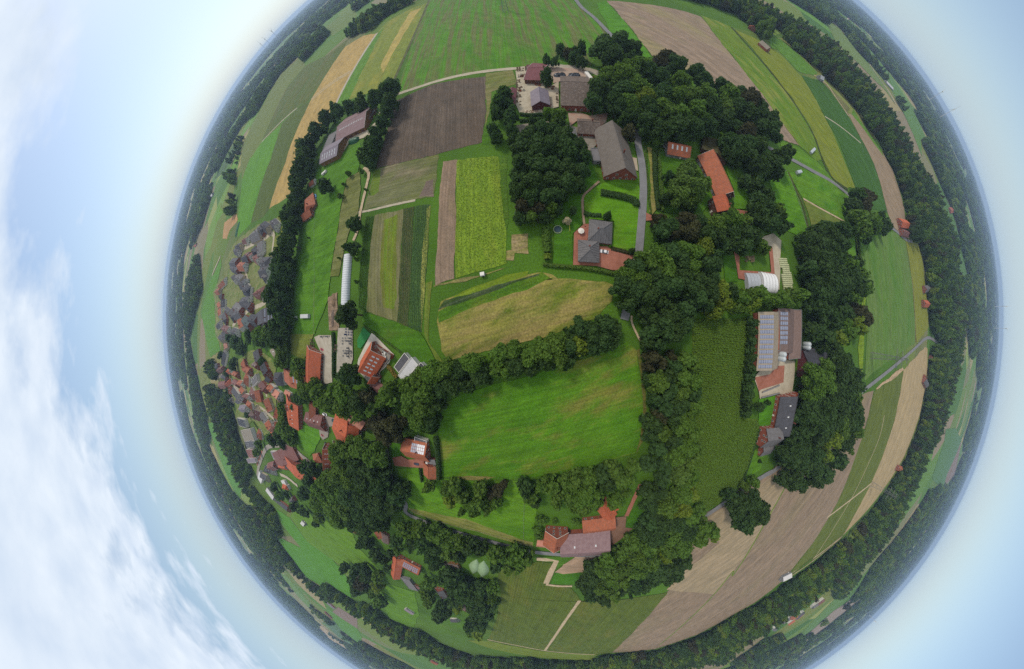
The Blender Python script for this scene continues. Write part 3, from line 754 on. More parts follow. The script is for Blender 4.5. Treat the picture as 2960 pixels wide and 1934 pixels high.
def px_radius(x, y, z, r):
    """metres that r survey pixels span at that spot"""
    p = at(x, y, z)
    a = math.atan2(p.y, p.x)
    v = sight(x, y)
    d = (p - Vector((0, 0, CAM_H))).length
    off = Vector((x - 1581.3, y - 942.4)); off = off.normalized() if off.length > 1 else Vector((1, 0))
    v2 = sight(x - off.y * 4, y + off.x * 4)
    return r * v.angle(v2) / 4 * d
def trees(s, label, group, kind='d', hk=1.0, dy=0.0):
    t, b = None, []
    for w in s.split():
        if w in SHEETS:
            t = SHEETS[w]
            continue
        b.append(w)
        if len(b) == 3:
            k = kind
            if b[2][-1].isalpha():
                k, b[2] = b[2][-1], b[2][:-1]
            x, y, rp = t[0] + float(b[0]) / t[2], t[1] + (float(b[1]) + dy) / t[2], float(b[2]) / t[2]
            r = px_radius(x, y, 8, rp)
            h = min(21.0, 3.0 + 1.95 * r) * hk * R0.uniform(0.9, 1.12)
            if k == 'c': h = 3.4 * r
            r = px_radius(x, y, 0.6 * h, rp) * 1.06
            p = at(x, y, 0.6 * h)
            TREES.append(dict(p=Vector((p.x, p.y, 0)), r=r, h=h, k=k, rp=rp, label=label, group=group))
            b = []
trees("A1 2270 880 120 2150 960 100 2010 1010 90 1890 1040 80 1770 1080 80 1660 1150 90 1570 1270 90 1510 1370 90 1450 1430 80 1430 1520 80 B1 1440 80 90 1480 170 80 1450 240 90 1420 320 90 1400 390 90 1360 460 90 1390 540 70 1370 600 80",
      "dark tree in the belt behind the two grey-roofed barns", "tree belt behind the grey barns")
trees("A1 2280 1000 90 2250 1100 80 2210 1200 80 2160 1300 80 2130 1400 80 2080 1480 80 B1 2090 40 80 2100 120 80 2050 200 90 2090 250 60", "dark tree in the row edging the ploughed field", "tree row beside the ploughed field")
trees("B1 1640 460 80 1340 660 60 1290 690 60 1370 680 70", "round dark tree near the house with a blue pool", "garden trees by the pool house")
trees("B1 1300 760 80 1350 810 70 1310 880 90 1290 960 90 1290 1040 110 1230 1120 90 1250 1180 80 1200 1250 90 1250 1330 110 1200 1400 100 1160 1500 100 1240 1530 80 C1 1180 90 110 1150 180 110 1240 200 80 1200 300 100 1240 400 90 1180 470 90 1180 560 100 1250 540 70 1150 640 80",
      "dark tree in the long belt between pasture and estate", "tree belt beside the housing estate")
trees("C1 1060 560 80m 990 560 90m 900 580 80 1230 700 110m 1220 800 100m 1020 640 70 760 640 90 820 700 90 740 860 70 680 940 50 700 600 50 620 770 50 1030 830 50 1060 890 40m 1380 860 90m 1400 960 80y 1360 900 80m 1440 1110 100m 1400 1190 90 1340 1250 60 1230 1290 70m 1240 1380 90m 1210 1480 80m 1130 1095 45m 680 1180 80 600 1150 80 640 1280 80 700 1240 60 880 1350 45 640 1400 80 720 1420 60 690 1520 80",
      "leafy garden tree among the village roofs", "village garden trees", 'd', .62)
trees("D1 1290 200 80m 1330 260 70m 1230 280 60 1130 240 80 1180 190 60 1000 290 50m 970 370 50m 1440 520 80 1540 540 90 1490 650 90 1200 790 60m 1270 780 50 1150 710 50 1430 780 80 1340 900 60 1440 950 70 1590 1000 80m 1560 1060 50 720 300 60 760 230 60 830 340 60 800 440 60 850 380 50",
      "tree standing between houses at the village edge", "village edge trees", 'd', .7)
trees("B1 1940 830 80 1910 1070 75 C1 1880 370 120", "round dark tree beside the long white polytunnel", "trees beside the polytunnel")
trees("B1 1880 340 30 1800 560 35 1840 450 20 2010 320 25 2050 500 14 1790 1170 14 1490 970 10 1960 1180 22m 1960 1400 20m", "small young tree in the pasture by the sandy track", "young pasture trees", 'm')
trees("A2 1760 480 60 1830 520 60b 1880 560 50 1960 480 60c 1900 500 40c 1620 590 50 1700 600 50 1960 600 60", "slim dark tree in the clump beside the brick farmyard", "clump beside the farmyard")
trees("S 1751 148 52 A3 150 450 110 300 430 120 420 480 100 250 560 120 400 600 90", "huge rounded oak at the field corner", "oaks at the field corner")
trees("A2 1620 740 60c 1600 690 30 1640 800 40", "small conifer between the farmyard sheds", "shed conifers", 'd')
trees("A2 1200 920 90 1150 1000 80 1130 1100 70 1220 1000 70 1270 1140 90 1100 1270 70 1130 1340 60 1280 1280 70 1290 1360 60 1640 1110 70m 1720 1160 80m 1770 1110 60m 1750 1230 80 1480 1180 40 1560 1200 40", "bushy tree in the hedge of the farm yard", "hedge trees at the farm yard", 'd')
trees("A2 1450 1330 100 1580 1280 110 1700 1300 110 1800 1350 100 1400 1440 110 1540 1420 110 1680 1430 110 1800 1460 110 1930 1440 100 1990 1530 80 B2 1530 130 100 1560 260 120 1700 150 120 1850 120 110 2000 150 110 2120 180 90 1700 300 130 1850 280 120 2000 320 120 2130 330 100 1530 400 110 1680 450 130 1830 440 120 1980 460 110 2100 450 80 1520 530 100 1650 590 110 1800 580 110 1930 560 90 1560 680 90b 1700 700 90b 1830 690 80m 1540 780 80 1640 760 80m 1760 760 70 1900 700 60 2050 700 45",
      "dark tree in the grove beside the big grey-roofed farmhouse", "grove by the farmhouse")
trees("A3 200 740 110m 100 900 120 60 1010 100 330 760 120m 420 680 110m 520 660 110m 600 720 110 750 590 110b 700 760 120 850 660 110 900 800 120m 1050 720 110 1130 800 100 480 860 130m 330 900 120 280 1020 110 400 1030 120m 560 950 100y 720 930 120 850 960 120m 1000 950 120m 1150 930 110m 1290 860 100 1370 930 110m 1480 920 100 1580 960 110b 1650 1040 100 600 1080 120 740 1100 130m 900 1130 130m 1060 1090 120m 1200 1070 120 1330 1080 110m 1450 1060 110 1560 1130 120 1700 1150 110 1790 1180 100 1650 1250 120 1780 1300 110 1540 1300 120b 1450 1280 100 1300 1180 110 1150 1220 120 1000 1250 130 840 1250 130 690 1280 110 560 1220 110 480 1150 90 380 1150 90 400 1300 80b 1420 1400 100 1560 1420 110 1660 1400 90 1400 1500 90 1550 1520 100 700 1340 80m 200 880 70 60 830 80m",
      "tall tree in the great grove above the red-roofed barns", "great grove north of the red barns")
trees("B3 1560 60 110 1700 50 100 1800 80 100 1650 170 90 2080 160 100 1950 250 110 2000 330 90 1850 300 100 1780 230 90 1700 420 70 1800 450 70 1900 520 60 1840 420 70", "dark tree at the paddock by the grey lane", "trees by the paddock")
trees("B3 870 800 80b 960 860 100 880 920 90 1000 920 90b 1100 800 100b 1150 900 110b 1250 820 100 1300 930 100 1400 850 110m 1430 960 100 1550 800 110m 1560 920 110 1680 820 90m 1700 930 100 1800 700 90 1900 680 100 2000 700 90m 1850 800 100 1960 820 90 1800 960 90 1700 1050 90 1580 1040 90 1480 1050 80 2060 860 90 2030 780 80 1830 600 80 1930 600 70 1850 1040 70m 1900 1080 60m",
      "dark tree in the belt below the orange-roofed farmhouse", "shelter belt south of the red farmhouse")
trees("B3 1150 330 110w 1100 450 120w 1200 500 120w 1300 450 90w 1050 560 110w 1180 600 90w 1230 380 90w 960 370 60 930 580 60 1190 680 50 1060 400 70w", "pale willow beside the long red-roofed barn", "willows beside the red barn", 'd')
trees("B3 960 1120 110 850 1150 110m 740 1200 110m 640 1270 110 560 1350 110m 500 1440 110 1080 1080 100m 1300 1080 100y 1200 1120 100m 1380 1150 90 1050 1220 120 920 1280 120m 800 1330 120 700 1400 120m 600 1500 110 1180 1260 110m 1320 1250 110 1420 1230 80 1080 1380 120 960 1430 120 1230 1390 110 1360 1370 100 1460 1480 90y 1350 1500 110 1200 1510 110 C3 520 80 100 620 150 110 560 260 90 700 50 110 750 200 110 720 330 80 850 100 110 860 240 90 980 60 110m 1000 170 90 1130 100 110 1230 200 110 1300 80 100 1330 280 90 1440 150 110y 1480 260 100y 1400 360 80y 1560 130 80 1640 200 90m 1620 300 80m",
      "full-crowned tree in the wood below the slate-roofed bungalow", "wood below the bungalow")
trees("C3 1750 180 90 1780 270 80y 1870 180 90 1960 230 80m 2060 220 80m 2150 180 80 2250 180 80 2110 260 60 1690 320 50", "leafy tree between the white tent barn and solar barn", "tree row north of the solar barn", 'm')
trees("C3 960 400 120 1080 330 110 1110 450 110 900 500 120 1020 540 110 800 420 100 780 560 100 860 650 90 750 660 70 1150 400 70", "dark tree in the clump at the north end of the maize", "clump at the maize")
trees("C3 800 780 80b 880 850 70a 980 780 60a 760 880 60a 1010 870 90 1130 820 100m 1200 880 90m 960 960 100 850 1030 110m 1080 980 110m 1180 1020 110m 760 1010 70 940 1120 110 1060 1130 110m 1200 1150 100 820 1180 90 900 1270 100 1040 1270 110 1180 1280 100m 870 1370 90b 1000 1380 100 1130 1400 90m D3 800 80 100 900 180 100m 780 200 80 1050 100 110m 1180 180 100m 1000 240 100 1120 300 110m 1230 330 80m 860 330 90 1000 400 110m 1150 450 100m 900 480 100 740 480 90 1050 560 110w 1180 600 100w 900 620 90 1100 680 90w",
      "tree in the belt between cut meadow and maize field", "belt between meadow and maize")
trees("C3 1780 450 60 1770 530 60 1770 620 60 1760 710 60 1760 800 60 1750 890 60 1750 980 60 1740 1070 70 1730 1160 70 1730 1250 70 1720 1330 60 1850 1270 60 1930 1230 30", "low tree in the hedge between maize and solar barn", "hedge along the maize", 'd', .8)
trees("D3 620 500 80m 420 540 100m 300 560 90 180 620 100m 60 620 90m 480 640 90m 560 620 80m 380 680 90 150 750 110m 230 830 90m 60 780 90 120 890 90m 440 830 80m 540 760 60m 400 880 50m D2 1580 710 90 1640 790 90m 1680 860 60 1750 700 80m 1850 680 100m 1980 660 90m 2080 680 100m 2200 640 90m 2300 600 80 1900 780 90m 2020 780 100m 2150 780 110m 2270 740 90m 2060 880 80m 2180 890 90m 2280 850 60 1890 880 50m",
      "leafy tree in the copse between meadow and red-roofed farm", "copse between meadow and red farm")
trees("D3 740 740 90 860 760 100 780 880 100 930 880 110m 1080 760 110m 1180 780 80y 1080 900 110y 900 1010 110 780 1040 90 1030 1040 110 1160 980 100m 1260 930 70m 700 1130 90 830 1180 110 980 1170 110m 1130 1130 110 1270 1090 100m 1370 1130 90m 1400 1200 60y 1250 1210 100m 1100 1280 110m 940 1310 100m 760 1270 100m 620 1240 90m 640 1360 110m 780 1420 110m 940 1360 70y 1000 1460 100 1110 1430 90 500 1340 90m 380 1410 100m 480 1480 110m 300 1500 90m 640 1500 110m 860 1530 100 190 1480 80 E2 2050 420 110 1950 520 110 2150 330 110m 2130 530 120m 2250 450 110m 2000 640 90 2150 660 100 2280 600 110m E3 80 380 100m 200 450 110m 320 330 120m 450 200 120 480 350 110 620 300 110 560 450 100 700 430 110 830 400 90 760 300 100 880 280 80 680 180 90y 330 520 100 470 530 90 200 580 80 80 600 80 290 650 30",
      "broad tree in the wood beside the huge brown-roofed barn", "wood beside the brown-roofed barn")
trees("D3 1630 860 130 1760 830 120 1830 950 130 1680 1020 130 1560 780 80", "large dark oak standing between lane and bare field", "oaks by the lane")
trees("D3 2150 640 110 2230 660 90 2050 640 60 1780 650 70m 1700 700 50m 2260 300 110 2150 350 110 2230 420 120 2090 420 60", "dark oak at the road end of the slate-roofed farmhouse", "oaks by the slate farmhouse")
trees("C4 300 960 130m 420 880 110m 520 840 110 620 870 110 700 950 100 400 1020 130m 540 980 130 660 1060 110 740 1060 80 300 1100 130m 450 1140 140 590 1160 130 700 1160 100m 260 1230 120 400 1270 130 540 1290 130 660 1290 110 740 1280 70 200 1350 110 330 1400 130 470 1420 130 600 1410 120 710 1420 90 200 1480 100 400 1520 120 560 1520 110m 700 1520 90m D4 250 60 120 400 80 120 550 80 120m 680 60 110 740 150 60m 180 180 100 320 210 120 470 230 110y 600 260 110 650 320 60m 60 350 120 180 330 110 300 360 110 420 390 90y 540 430 100 560 490 60 80 440 100 200 470 110 320 500 110 430 560 90 440 630 60 320 640 90 90 640 90 180 700 60 30 600 60",
      "dark tree in the wood behind the slate-roofed farmhouse", "wood behind the slate farmhouse")
trees("B4 350 900 90 430 870 80 580 880 90 620 950 60 480 960 110 230 1000 100 340 1030 110 450 1080 110 570 1060 100 285 1140 105 400 1190 120 530 1180 100 620 1160 50 270 1270 100 360 1300 120 500 1290 120 640 1240 100m 740 1210 70 650 1340 110 760 1330 90m 840 1430 60 320 1410 105 450 1420 120 580 1450 110 700 1440 110 800 1460 90m 380 1520 110 C4 300 80 95 380 60 110 500 60 120 620 70 110 740 80 100 830 90 60 330 170 110 460 180 110 570 180 90 680 190 80m 780 160 60",
      "dark tree in the wood behind the wrapped silage bales", "wood behind the silage bales")
trees("C4 340 290 100 450 330 90 560 350 90 640 340 80 730 340 100b 800 380 90b 850 440 50b 380 430 90 500 450 100 600 480 100m 700 460 90y 780 520 70y 650 560 100m 550 600 90y 430 580 100 330 540 90 280 500 80 400 680 80 520 700 80 560 760 70", "tree in the wood behind the solar-panelled barn", "wood behind the solar barn")
trees("B4 740 560 100 840 560 80b 700 660 90 800 680 100b 740 780 100m 860 800 100m 800 900 100m 900 880 90m 960 760 60 980 850 80 1020 880 60 830 980 60", "tree in the lone copse beside the grey lane", "copse by the grey lane", 'd')
trees("C1 1870 1150 130m 1750 1120 100m 1700 1220 110m 1850 1260 120m 1980 1200 110 2080 1180 90b 2000 1330 100m 1900 950 110 1580 1130 90m 1540 1060 70m 1600 1200 70m 2290 1100 100m 2230 1220 90m 2150 1270 80 C2 240 1130 100m 300 1200 100m 200 1240 80 110 1330 90m", "green tree beside the red house with pale terrace", "trees around the terrace house")
trees("C2 440 1080 100m 560 1010 110m 700 950 120m 820 900 110m 940 930 110 1080 860 110m 1150 960 110 500 1180 110m 640 1130 120m 780 1080 110 900 1050 110 1030 1060 90 460 1290 110m 600 1280 120m 720 1230 100 540 1400 110m 660 1390 100 620 1470 80m 1340 760 110m 1300 880 100m 1400 930 90m 1470 720 110m 1500 850 110 1620 760 120m 1640 880 100 1760 720 120m 1790 840 100 1880 650 120m 1920 780 110m 2020 680 110 2000 840 80 2110 620 90y 2120 720 90y 2230 560 110 2270 660 100 2330 500 100 2366 620 90 C3 100 500 110 200 560 120 330 480 110 420 520 100 300 620 110 400 640 90 80 650 100y 180 700 90 60 740 80 0 560 80",
      "oak in the belt between stubble plot and cut meadow", "belt between stubble and meadow")
trees("D2 200 130 120b 300 80 110b 330 200 90b 120 60 100b 440 150 60m 560 60 120m 680 130 60 250 220 80b", "brown-leaved tree behind the house with solar roof", "trees behind the solar house")
trees("D1 1800 360 120m 1920 340 120m 2040 320 120m 2150 400 120m 1860 470 120m 1980 480 130 2120 520 130 2210 560 100 1800 580 110m 1920 620 130m 2050 640 130 2180 680 120 1700 660 110m 1620 720 110m 1760 760 130m 1900 780 130 2040 800 130 2180 820 120 1600 840 110m 1720 880 120m 1860 920 130m 2000 940 130 2130 960 120 2240 900 110 1800 1020 110m 1930 1050 120 2060 1080 120 2180 1060 100 1750 960 90m D2 340 780 100 300 880 90 400 720 60 250 700 80 200 950 80 230 850 80 130 820 80 100 920 80",
      "massive oak in the wood west of the lane bend", "wood west of the lane bend", 'd')
trees("D2 640 700 60 820 720 80m 900 700 80w 850 830 80y 960 790 80 1030 860 80w 1140 720 90m 1130 860 90m 1250 760 60a 1320 740 70a 1370 680 50a 1300 860 60m 1220 900 70m 1080 950 60 960 950 40", "bushy tree in the mixed thicket beside the meadow", "thicket beside the meadow", 'm')
trees("D2 1740 1030 60m 1700 1120 50 1720 1190 50 2080 1050 45 1870 1040 30m", "clipped round bush beside the red-gabled farm", "farm garden bushes", 'm', .6)
trees("D2 440 1100 90m 560 1080 90m 680 1110 90m 760 1150 90m 480 1200 90 600 1200 100 720 1250 100 660 1330 90 850 1210 90m 960 1220 90m 1050 1250 80 830 1310 90m 940 1340 90 1150 1280 80 1280 1320 90m 1390 1350 90m 1500 1340 100m 1600 1360 80m 1300 1420 80 1420 1440 80m 1530 1430 80m 700 1420 70 380 1080 80m 330 1180 80",
      "tree in the belt along the south side of the lane", "belt south of the lane", dy=38)
trees("E2 400 400 110 520 520 110 640 570 110 770 550 100 880 530 80m 600 620 120 740 620 110 860 620 90m 900 720 70 780 760 110 660 740 100 820 860 80 150 480 90m 130 620 90m 150 700 80m 320 420 80 300 760 100 280 860 110 360 830 70 460 680 90 480 760 70y 640 960 90 740 960 100 720 1060 90y 660 1040 80m 560 560 100 700 840 90 420 520 80",
      "dark tree in the grove beside the two pale clamps", "grove by the cottage", dy=18)
trees("E1 1370 330 70 1500 360 80 1600 350 70 1480 450 90 1560 500 100b 1500 580 90 1650 430 90 1620 560 90 1750 420 80m 1740 530 90y 1700 600 70m 1760 700 80m 1800 730 60 1560 40 70 1650 60 60 1750 200 70 1830 240 60 1700 150 60 1850 330 50 1620 20 60 1980 120 60m 1900 160 50", "dark tree in the clump beside the southern pasture", "clump beside the southern pasture")
# ------------------------------------------------------------------ the trees as things, the rest as one wood
def inside(poly, X, Y):
    n = len(poly); c = np.zeros(len(X), bool); j = n - 1
    for i in range(n):
        xi, yi = poly[i]; xj, yj = poly[j]
        if yi != yj:
            c ^= ((yi > Y) != (yj > Y)) & (X < (xj - xi) * (Y - yi) / (yj - yi) + xi)
        j = i
    return c
def ordinal(n):
    return str(n) + ('th' if 10 <= n % 100 <= 20 else {1: 'st', 2: 'nd', 3: 'rd'}.get(n % 10, 'th'))
TREES.sort(key=lambda d: -d['rp'])
SINGLE, REST = TREES[:300], TREES[300:]
by = {}
for d in SINGLE:
    by.setdefault(d['label'], []).append(d)
for lab, L in by.items():
    xs = [d['p'].x for d in L]; ys = [d['p'].y for d in L]
    horiz = max(xs) - min(xs) > max(ys) - min(ys)
    L.sort(key=lambda d: d['p'].x if horiz else -d['p'].y)
    for i, d in enumerate(L):
        words = lab.split()
        adj = {'y': 'yellow-green', 'a': 'orange-brown', 'b': 'brownish', 'w': 'pale', 'm': 'green'}.get(d['k'])
        if adj and (words[0] in ('dark', 'tall', 'broad', 'leafy', 'green', 'bushy', 'full-crowned', 'massive', 'huge') ): words[0] = adj
        d['text'] = ' '.join(words) + (', ' + ordinal(i + 1) + (' from village side' if horiz else ' from the top') if len(L) > 1 else '')
def add_tree(d, i):
    o = thing('deciduous_tree' if d['k'] != 'c' else 'conifer_tree', d['p'], d['text'], 'tree', d['group'], R0.uniform(0, 6.28))
    me = CONE if d['k'] == 'c' else CROWNS[i % len(CROWNS)]
    c = bpy.data.objects.new('crown', me); col.objects.link(c); c.parent = o
    base = d['h'] * (0.06 if d['k'] == 'c' else 0.22)
    c.location = (0, 0, base)
    c.scale = (d['r'], d['r'] * R0.uniform(0.9, 1.1), d['h'] - base)
    c.material_slots[0].link = 'OBJECT'
    c.material_slots[0].material = LEAF['d' if d['k'] == 'c' else d['k']]
    t = bpy.data.objects.new('trunk', TRUNK); col.objects.link(t); t.parent = o
    t.scale = (d['h'] * 0.9,) * 2 + (d['h'],)
for i, d in enumerate(SINGLE):
    add_tree(d, i)
# the wood: everything beyond the open land, except clearings
LOOP = pts("S 1240 -80 A2 300 60 A1 2230 200 2130 300 1890 390 1480 640 1440 560 1240 750 1040 1070 870 1390 830 1555 B1 800 330 800 560 790 740 660 820 640 980 620 1160 540 1340 500 1555 C1 440 350 500 700 530 790 500 950 500 1100 470 1180 550 1340 480 1400 D1 490 90 600 400 720 680 820 810 1180 920 1190 1185 E1 610 0 780 240 930 430 1130 550 1160 480 1450 665 1500 720 1890 900 2170 1000 E2 330 980 600 1150 900 1250 1400 1342 2020 1372 2100 1312 E3 70 1292 560 1250 850 1155 1050 1085 1400 890 1750 690 2060 470 D4 310 1420 590 1190 850 920 1050 640 1180 420 1340 10 C4 1390 1150 1430 880 1450 700 1540 640 1445 490 1430 300 1400 0 B4 1420 1555 1390 1250 1345 1045 1265 1000 1213 975 1200 680 1090 320 900 0 A4 1010 1555 860 1330 700 1060 560 900 430 790 340 690 0 430 A3 1900 330 1750 360 1700 420 1420 280 1100 150 940 105 480 25 180 0 S 1720 -80")
LOOP = np.array([(p.x, p.y) for p in LOOP])
EXTRA = [np.array([(p.x, p.y) for p in pts(s)]) for s in (
    "D1 840 640 960 700 1050 800 1180 920 1250 1150 1180 1200 1090 1220 980 1000 830 820", "D1 770 430 900 450 960 560 900 650 840 640",
    "C1 560 800 640 720 680 900 600 1000 540 900", "C1 500 1080 580 1050 680 1160 780 1370 790 1555 640 1500 570 1330",
    "D1 600 60 780 30 800 200 860 420 760 420 680 280", "A4 270 60 420 200 400 260 500 420 700 600 860 800 1000 880 1100 1030 1000 1100 700 1000 400 700 200 500",
    "E2 0 900 200 940 330 1010 600 1150 300 1250 0 1150", "E1 1500 700 1650 700 1760 780 1890 890 1800 930 1550 900")]
rw = np.random.default_rng(5)
PX, PY, PR, PH, PK = [], [], [], [], []
# patchwork of woods and clearings further out
cells = rw.uniform(-9000, 9000, (4200, 2)); cellw = rw.uniform(size=4200)
def cell_of(X, Y):
    out = np.zeros(len(X), int)
    for a in range(0, len(X), 4000):
        dd = (X[a:a + 4000, None] - cells[None, :, 0]) ** 2 + (1.7 * (Y[a:a + 4000, None] - cells[None, :, 1])) ** 2
        out[a:a + 4000] = dd.argmin(1)
    return out
for r0, r1, sp, hh in ((250, 1300, 8.6, 19), (1300, 3600, 23, 19), (3600, 9000, 62, 22)):
    n = int(2 * r1 / sp)
    gx, gy = np.meshgrid(np.linspace(-r1, r1, n), np.linspace(-r1, r1, n))
    X = (gx + rw.uniform(-.42, .42, gx.shape) * sp).ravel(); Y = (gy + rw.uniform(-.42, .42, gy.shape) * sp).ravel()
    D = np.hypot(X, Y); k = (D > r0) & (D <= r1)
    # nothing stands north of the picture's own ground further than needed
    X, Y, D = X[k], Y[k], D[k]
    keep = ~inside(LOOP, X, Y)
    if r1 <= 1300:
        for e in EXTRA: keep |= inside(e, X, Y)
    X, Y, D = X[keep], Y[keep], D[keep]
    open_ = np.zeros(len(X), bool)
    for q in OPEN:
        if np.hypot(q[:, 0], q[:, 1]).max() > r0 * 0.8:
            open_ |= inside(q, X, Y)
    X, Y, D = X[~open_], Y[~open_], D[~open_]
    c = cellw[cell_of(X, Y)]
    west = X < -200
    thr = np.where(D < 650, 0.86, np.where(west, 0.56, 0.58))
    k = c < thr
    X, Y = X[k], Y[k]
    PX.append(X); PY.append(Y)
    PR.append(sp * rw.uniform(.55, .82, len(X))); PH.append(hh * rw.uniform(.5, 1.25, len(X))); PK.append(rw.choice([0, 0, 0, 0, 1, 1, 1, 2, 3], len(X)))
for d in REST:
    PX.append(np.array([d['p'].x])); PY.append(np.array([d['p'].y])); PR.append(np.array([d['r']])); PH.append(np.array([d['h']]))
    PK.append(np.array([{'m': 1, 'w': 1, 'y': 2, 'a': 3, 'b': 3}.get(d['k'], 0)]))
PX, PY, PR, PH, PK = map(np.concatenate, (PX, PY, PR, PH, PK))
NP = len(PX)
print('wood trees', NP, 'single', len(SINGLE), 'all', len(TREES))
wm = bpy.data.meshes.new('woodland')
wm.vertices.add(NP)
wm.vertices.foreach_set('co', np.stack([PX, PY, PH * 0.04], 1).astype(np.float32).ravel())
a = wm.attributes.new('size', 'FLOAT_VECTOR', 'POINT'); a.data.foreach_set('vector', np.stack([PR, PR, PH * 0.96], 1).astype(np.float32).ravel())
a = wm.attributes.new('turn', 'FLOAT', 'POINT'); a.data.foreach_set('value', rw.uniform(0, 6.28, NP).astype(np.float32))
a = wm.attributes.new('pick', 'INT', 'POINT'); a.data.foreach_set('value', (PK * len(FARC) + rw.integers(0, len(FARC), NP)).astype(np.int32))
src = bpy.data.collections.new('woodland_crowns')
for ki, kk in enumerate(('d', 'm', 'y', 'b')):
    for j, me in enumerate(FARC):
        m2 = me.copy(); m2.materials.clear(); m2.materials.append(LEAF[kk])
        o = bpy.data.objects.new('crown_%02d' % (ki * len(FARC) + j), m2)
        src.objects.link(o)
ng = bpy.data.node_groups.new('plant_wood', 'GeometryNodeTree')
ng.interface.new_socket('Geometry', in_out='INPUT', socket_type='NodeSocketGeometry')
ng.interface.new_socket('Geometry', in_out='OUTPUT', socket_type='NodeSocketGeometry')
gi = ng.nodes.new('NodeGroupInput'); go = ng.nodes.new('NodeGroupOutput')
iop = ng.nodes.new('GeometryNodeInstanceOnPoints')
ci = ng.nodes.new('GeometryNodeCollectionInfo')
ci.inputs['Collection'].default_value = src
ci.inputs['Separate Children'].default_value = True
ci.inputs['Reset Children'].default_value = True
def attr(name, ty):
    n = ng.nodes.new('GeometryNodeInputNamedAttribute'); n.data_type = ty; n.inputs['Name'].default_value = name
    return n.outputs[0]
cx = ng.nodes.new('ShaderNodeCombineXYZ')
ng.links.new(attr('turn', 'FLOAT'), cx.inputs['Z'])
ng.links.new(gi.outputs[0], iop.inputs['Points'])
ng.links.new(ci.outputs[0], iop.inputs['Instance'])
iop.inputs['Pick Instance'].default_value = True
ng.links.new(attr('pick', 'INT'), iop.inputs['Instance Index'])
ng.links.new(cx.outputs[0], iop.inputs['Rotation'])
ng.links.new(attr('size', 'FLOAT_VECTOR'), iop.inputs['Scale'])
ng.links.new(iop.outputs[0], go.inputs[0])
wood = obj('woodland', wm, None, label='far belts of deciduous woodland and smaller trees all round the farmland', category='woodland', kind='stuff')
mod = wood.modifiers.new('plant', 'NODES'); mod.node_group = ng
# ------------------------------------------------------------------ buildings
SHEETS.update({'F1': (1450, 170, 4.2025), 'V1': (600, 630, 7.775), 'V2': (580, 800, 7.068), 'V3': (590, 980, 7.405), 'V4': (660, 1130, 5.3636), 'V5': (780, 950, 7.068),
               'V6': (780, 1150, 6.22), 'V7': (980, 930, 7.775), 'G1': (900, 300, 7.775), 'G2': (1900, 390, 6.2192), 'G3': (1560, 600, 7.775), 'G4': (2120, 720, 10.365),
               'G5': (2170, 880, 3.3826), 'G6': (1140, 1240, 9.7214), 'G7': (1530, 1440, 8.637), 'G8': (1110, 1600, 7.068)})
def roof_mat(name, h, h2, moss=None):
    m, t, b = nodes_of(name)
    tc = nd(t, 'ShaderNodeTexCoord')
    oi = nd(t, 'ShaderNodeObjectInfo')
    n = noise(t, tc.outputs['Object'], 0.45, 5, 0.65)
    n2 = noise(t, tc.outputs['Object'], 3.5, 3, 0.6)
    c = mix(t, ramp(t, n, [(0.35, (0, 0, 0)), (0.65, (1, 1, 1))]), alb(h), alb(h2))
    if moss:
        n3 = noise(t, tc.outputs['Object'], 0.9, 6, 0.7)
        c = mix(t, ramp(t, n3, [(0.5, (0, 0, 0)), (0.62, (0.75,) * 3)]), c, alb(moss))
    c = mix(t, 1.0, c, ramp(t, n2, [(0.3, (0.8,) * 3), (0.7, (1.15,) * 3)]), 'MULTIPLY')
    c = mix(t, 1.0, c, ramp(t, oi.outputs['Random'], [(0.0, (0.82, 0.82, 0.84)), (1.0, (1.12, 1.08, 1.06))]), 'MULTIPLY')
    w = nd(t, 'ShaderNodeTexWave', wave_type='BANDS', bands_direction='X')
    w.inputs['Scale'].default_value = 2 * math.pi / 20 / 0.9
    w.inputs['Distortion'].default_value = 0.3
    t.links.new(tc.outputs['Object'], w.inputs['Vector'])
    c = mix(t, 1.0, c, ramp(t, w.outputs['Fac'], [(0.0, (0.86,) * 3), (0.5, (1.05,) * 3)]), 'MULTIPLY')
    t.links.new(c, b.inputs['Base Color'])
    b.inputs['Roughness'].default_value = 0.7
    return m
ROOF = {
    'orange': roof_mat('orange_tiles', '#c46a48', '#b05c3e', '#966048'), 'red': roof_mat('red_tiles', '#b06a4c', '#9c5c44', '#8a6450'), 'maroon': roof_mat('maroon_tiles', '#87605a', '#75504b'),
    'slate': roof_mat('slate_tiles', '#5b5c62', '#4d4e53'), 'grey': roof_mat('grey_tiles', '#767678', '#68686a'), 'dark': roof_mat('anthracite_tiles', '#4d4f56', '#3f4147'),
    'salmon': roof_mat('salmon_tiles', '#c98f7c', '#b57d6a'), 'brown': roof_mat('brown_tiles', '#82706a', '#74645e'), 'mossy': roof_mat('mossy_tiles', '#6a5f58', '#585048', '#8a8078'),
    'tan': roof_mat('tan_tiles', '#a09888', '#908878'), 'mauve': roof_mat('mauve_sheeting', '#8d787a', '#80696c'), 'farm': roof_mat('weathered_tiles', '#7b756e', '#6d6760', '#857f76'),
    'white': roof_mat('white_sheeting', '#d9dbdc', '#c6c9cb'), 'lilac': roof_mat('lilac_roofing', '#8f8892', '#7f7883'), 'teal': roof_mat('green_slate', '#566566', '#4a5758'),
    'moss': roof_mat('moss_grown_roof', '#4c4a2c', '#3c3a26', '#5a5a34'), 'purple': roof_mat('plum_sheeting', '#7d5054', '#6e454a'),
}
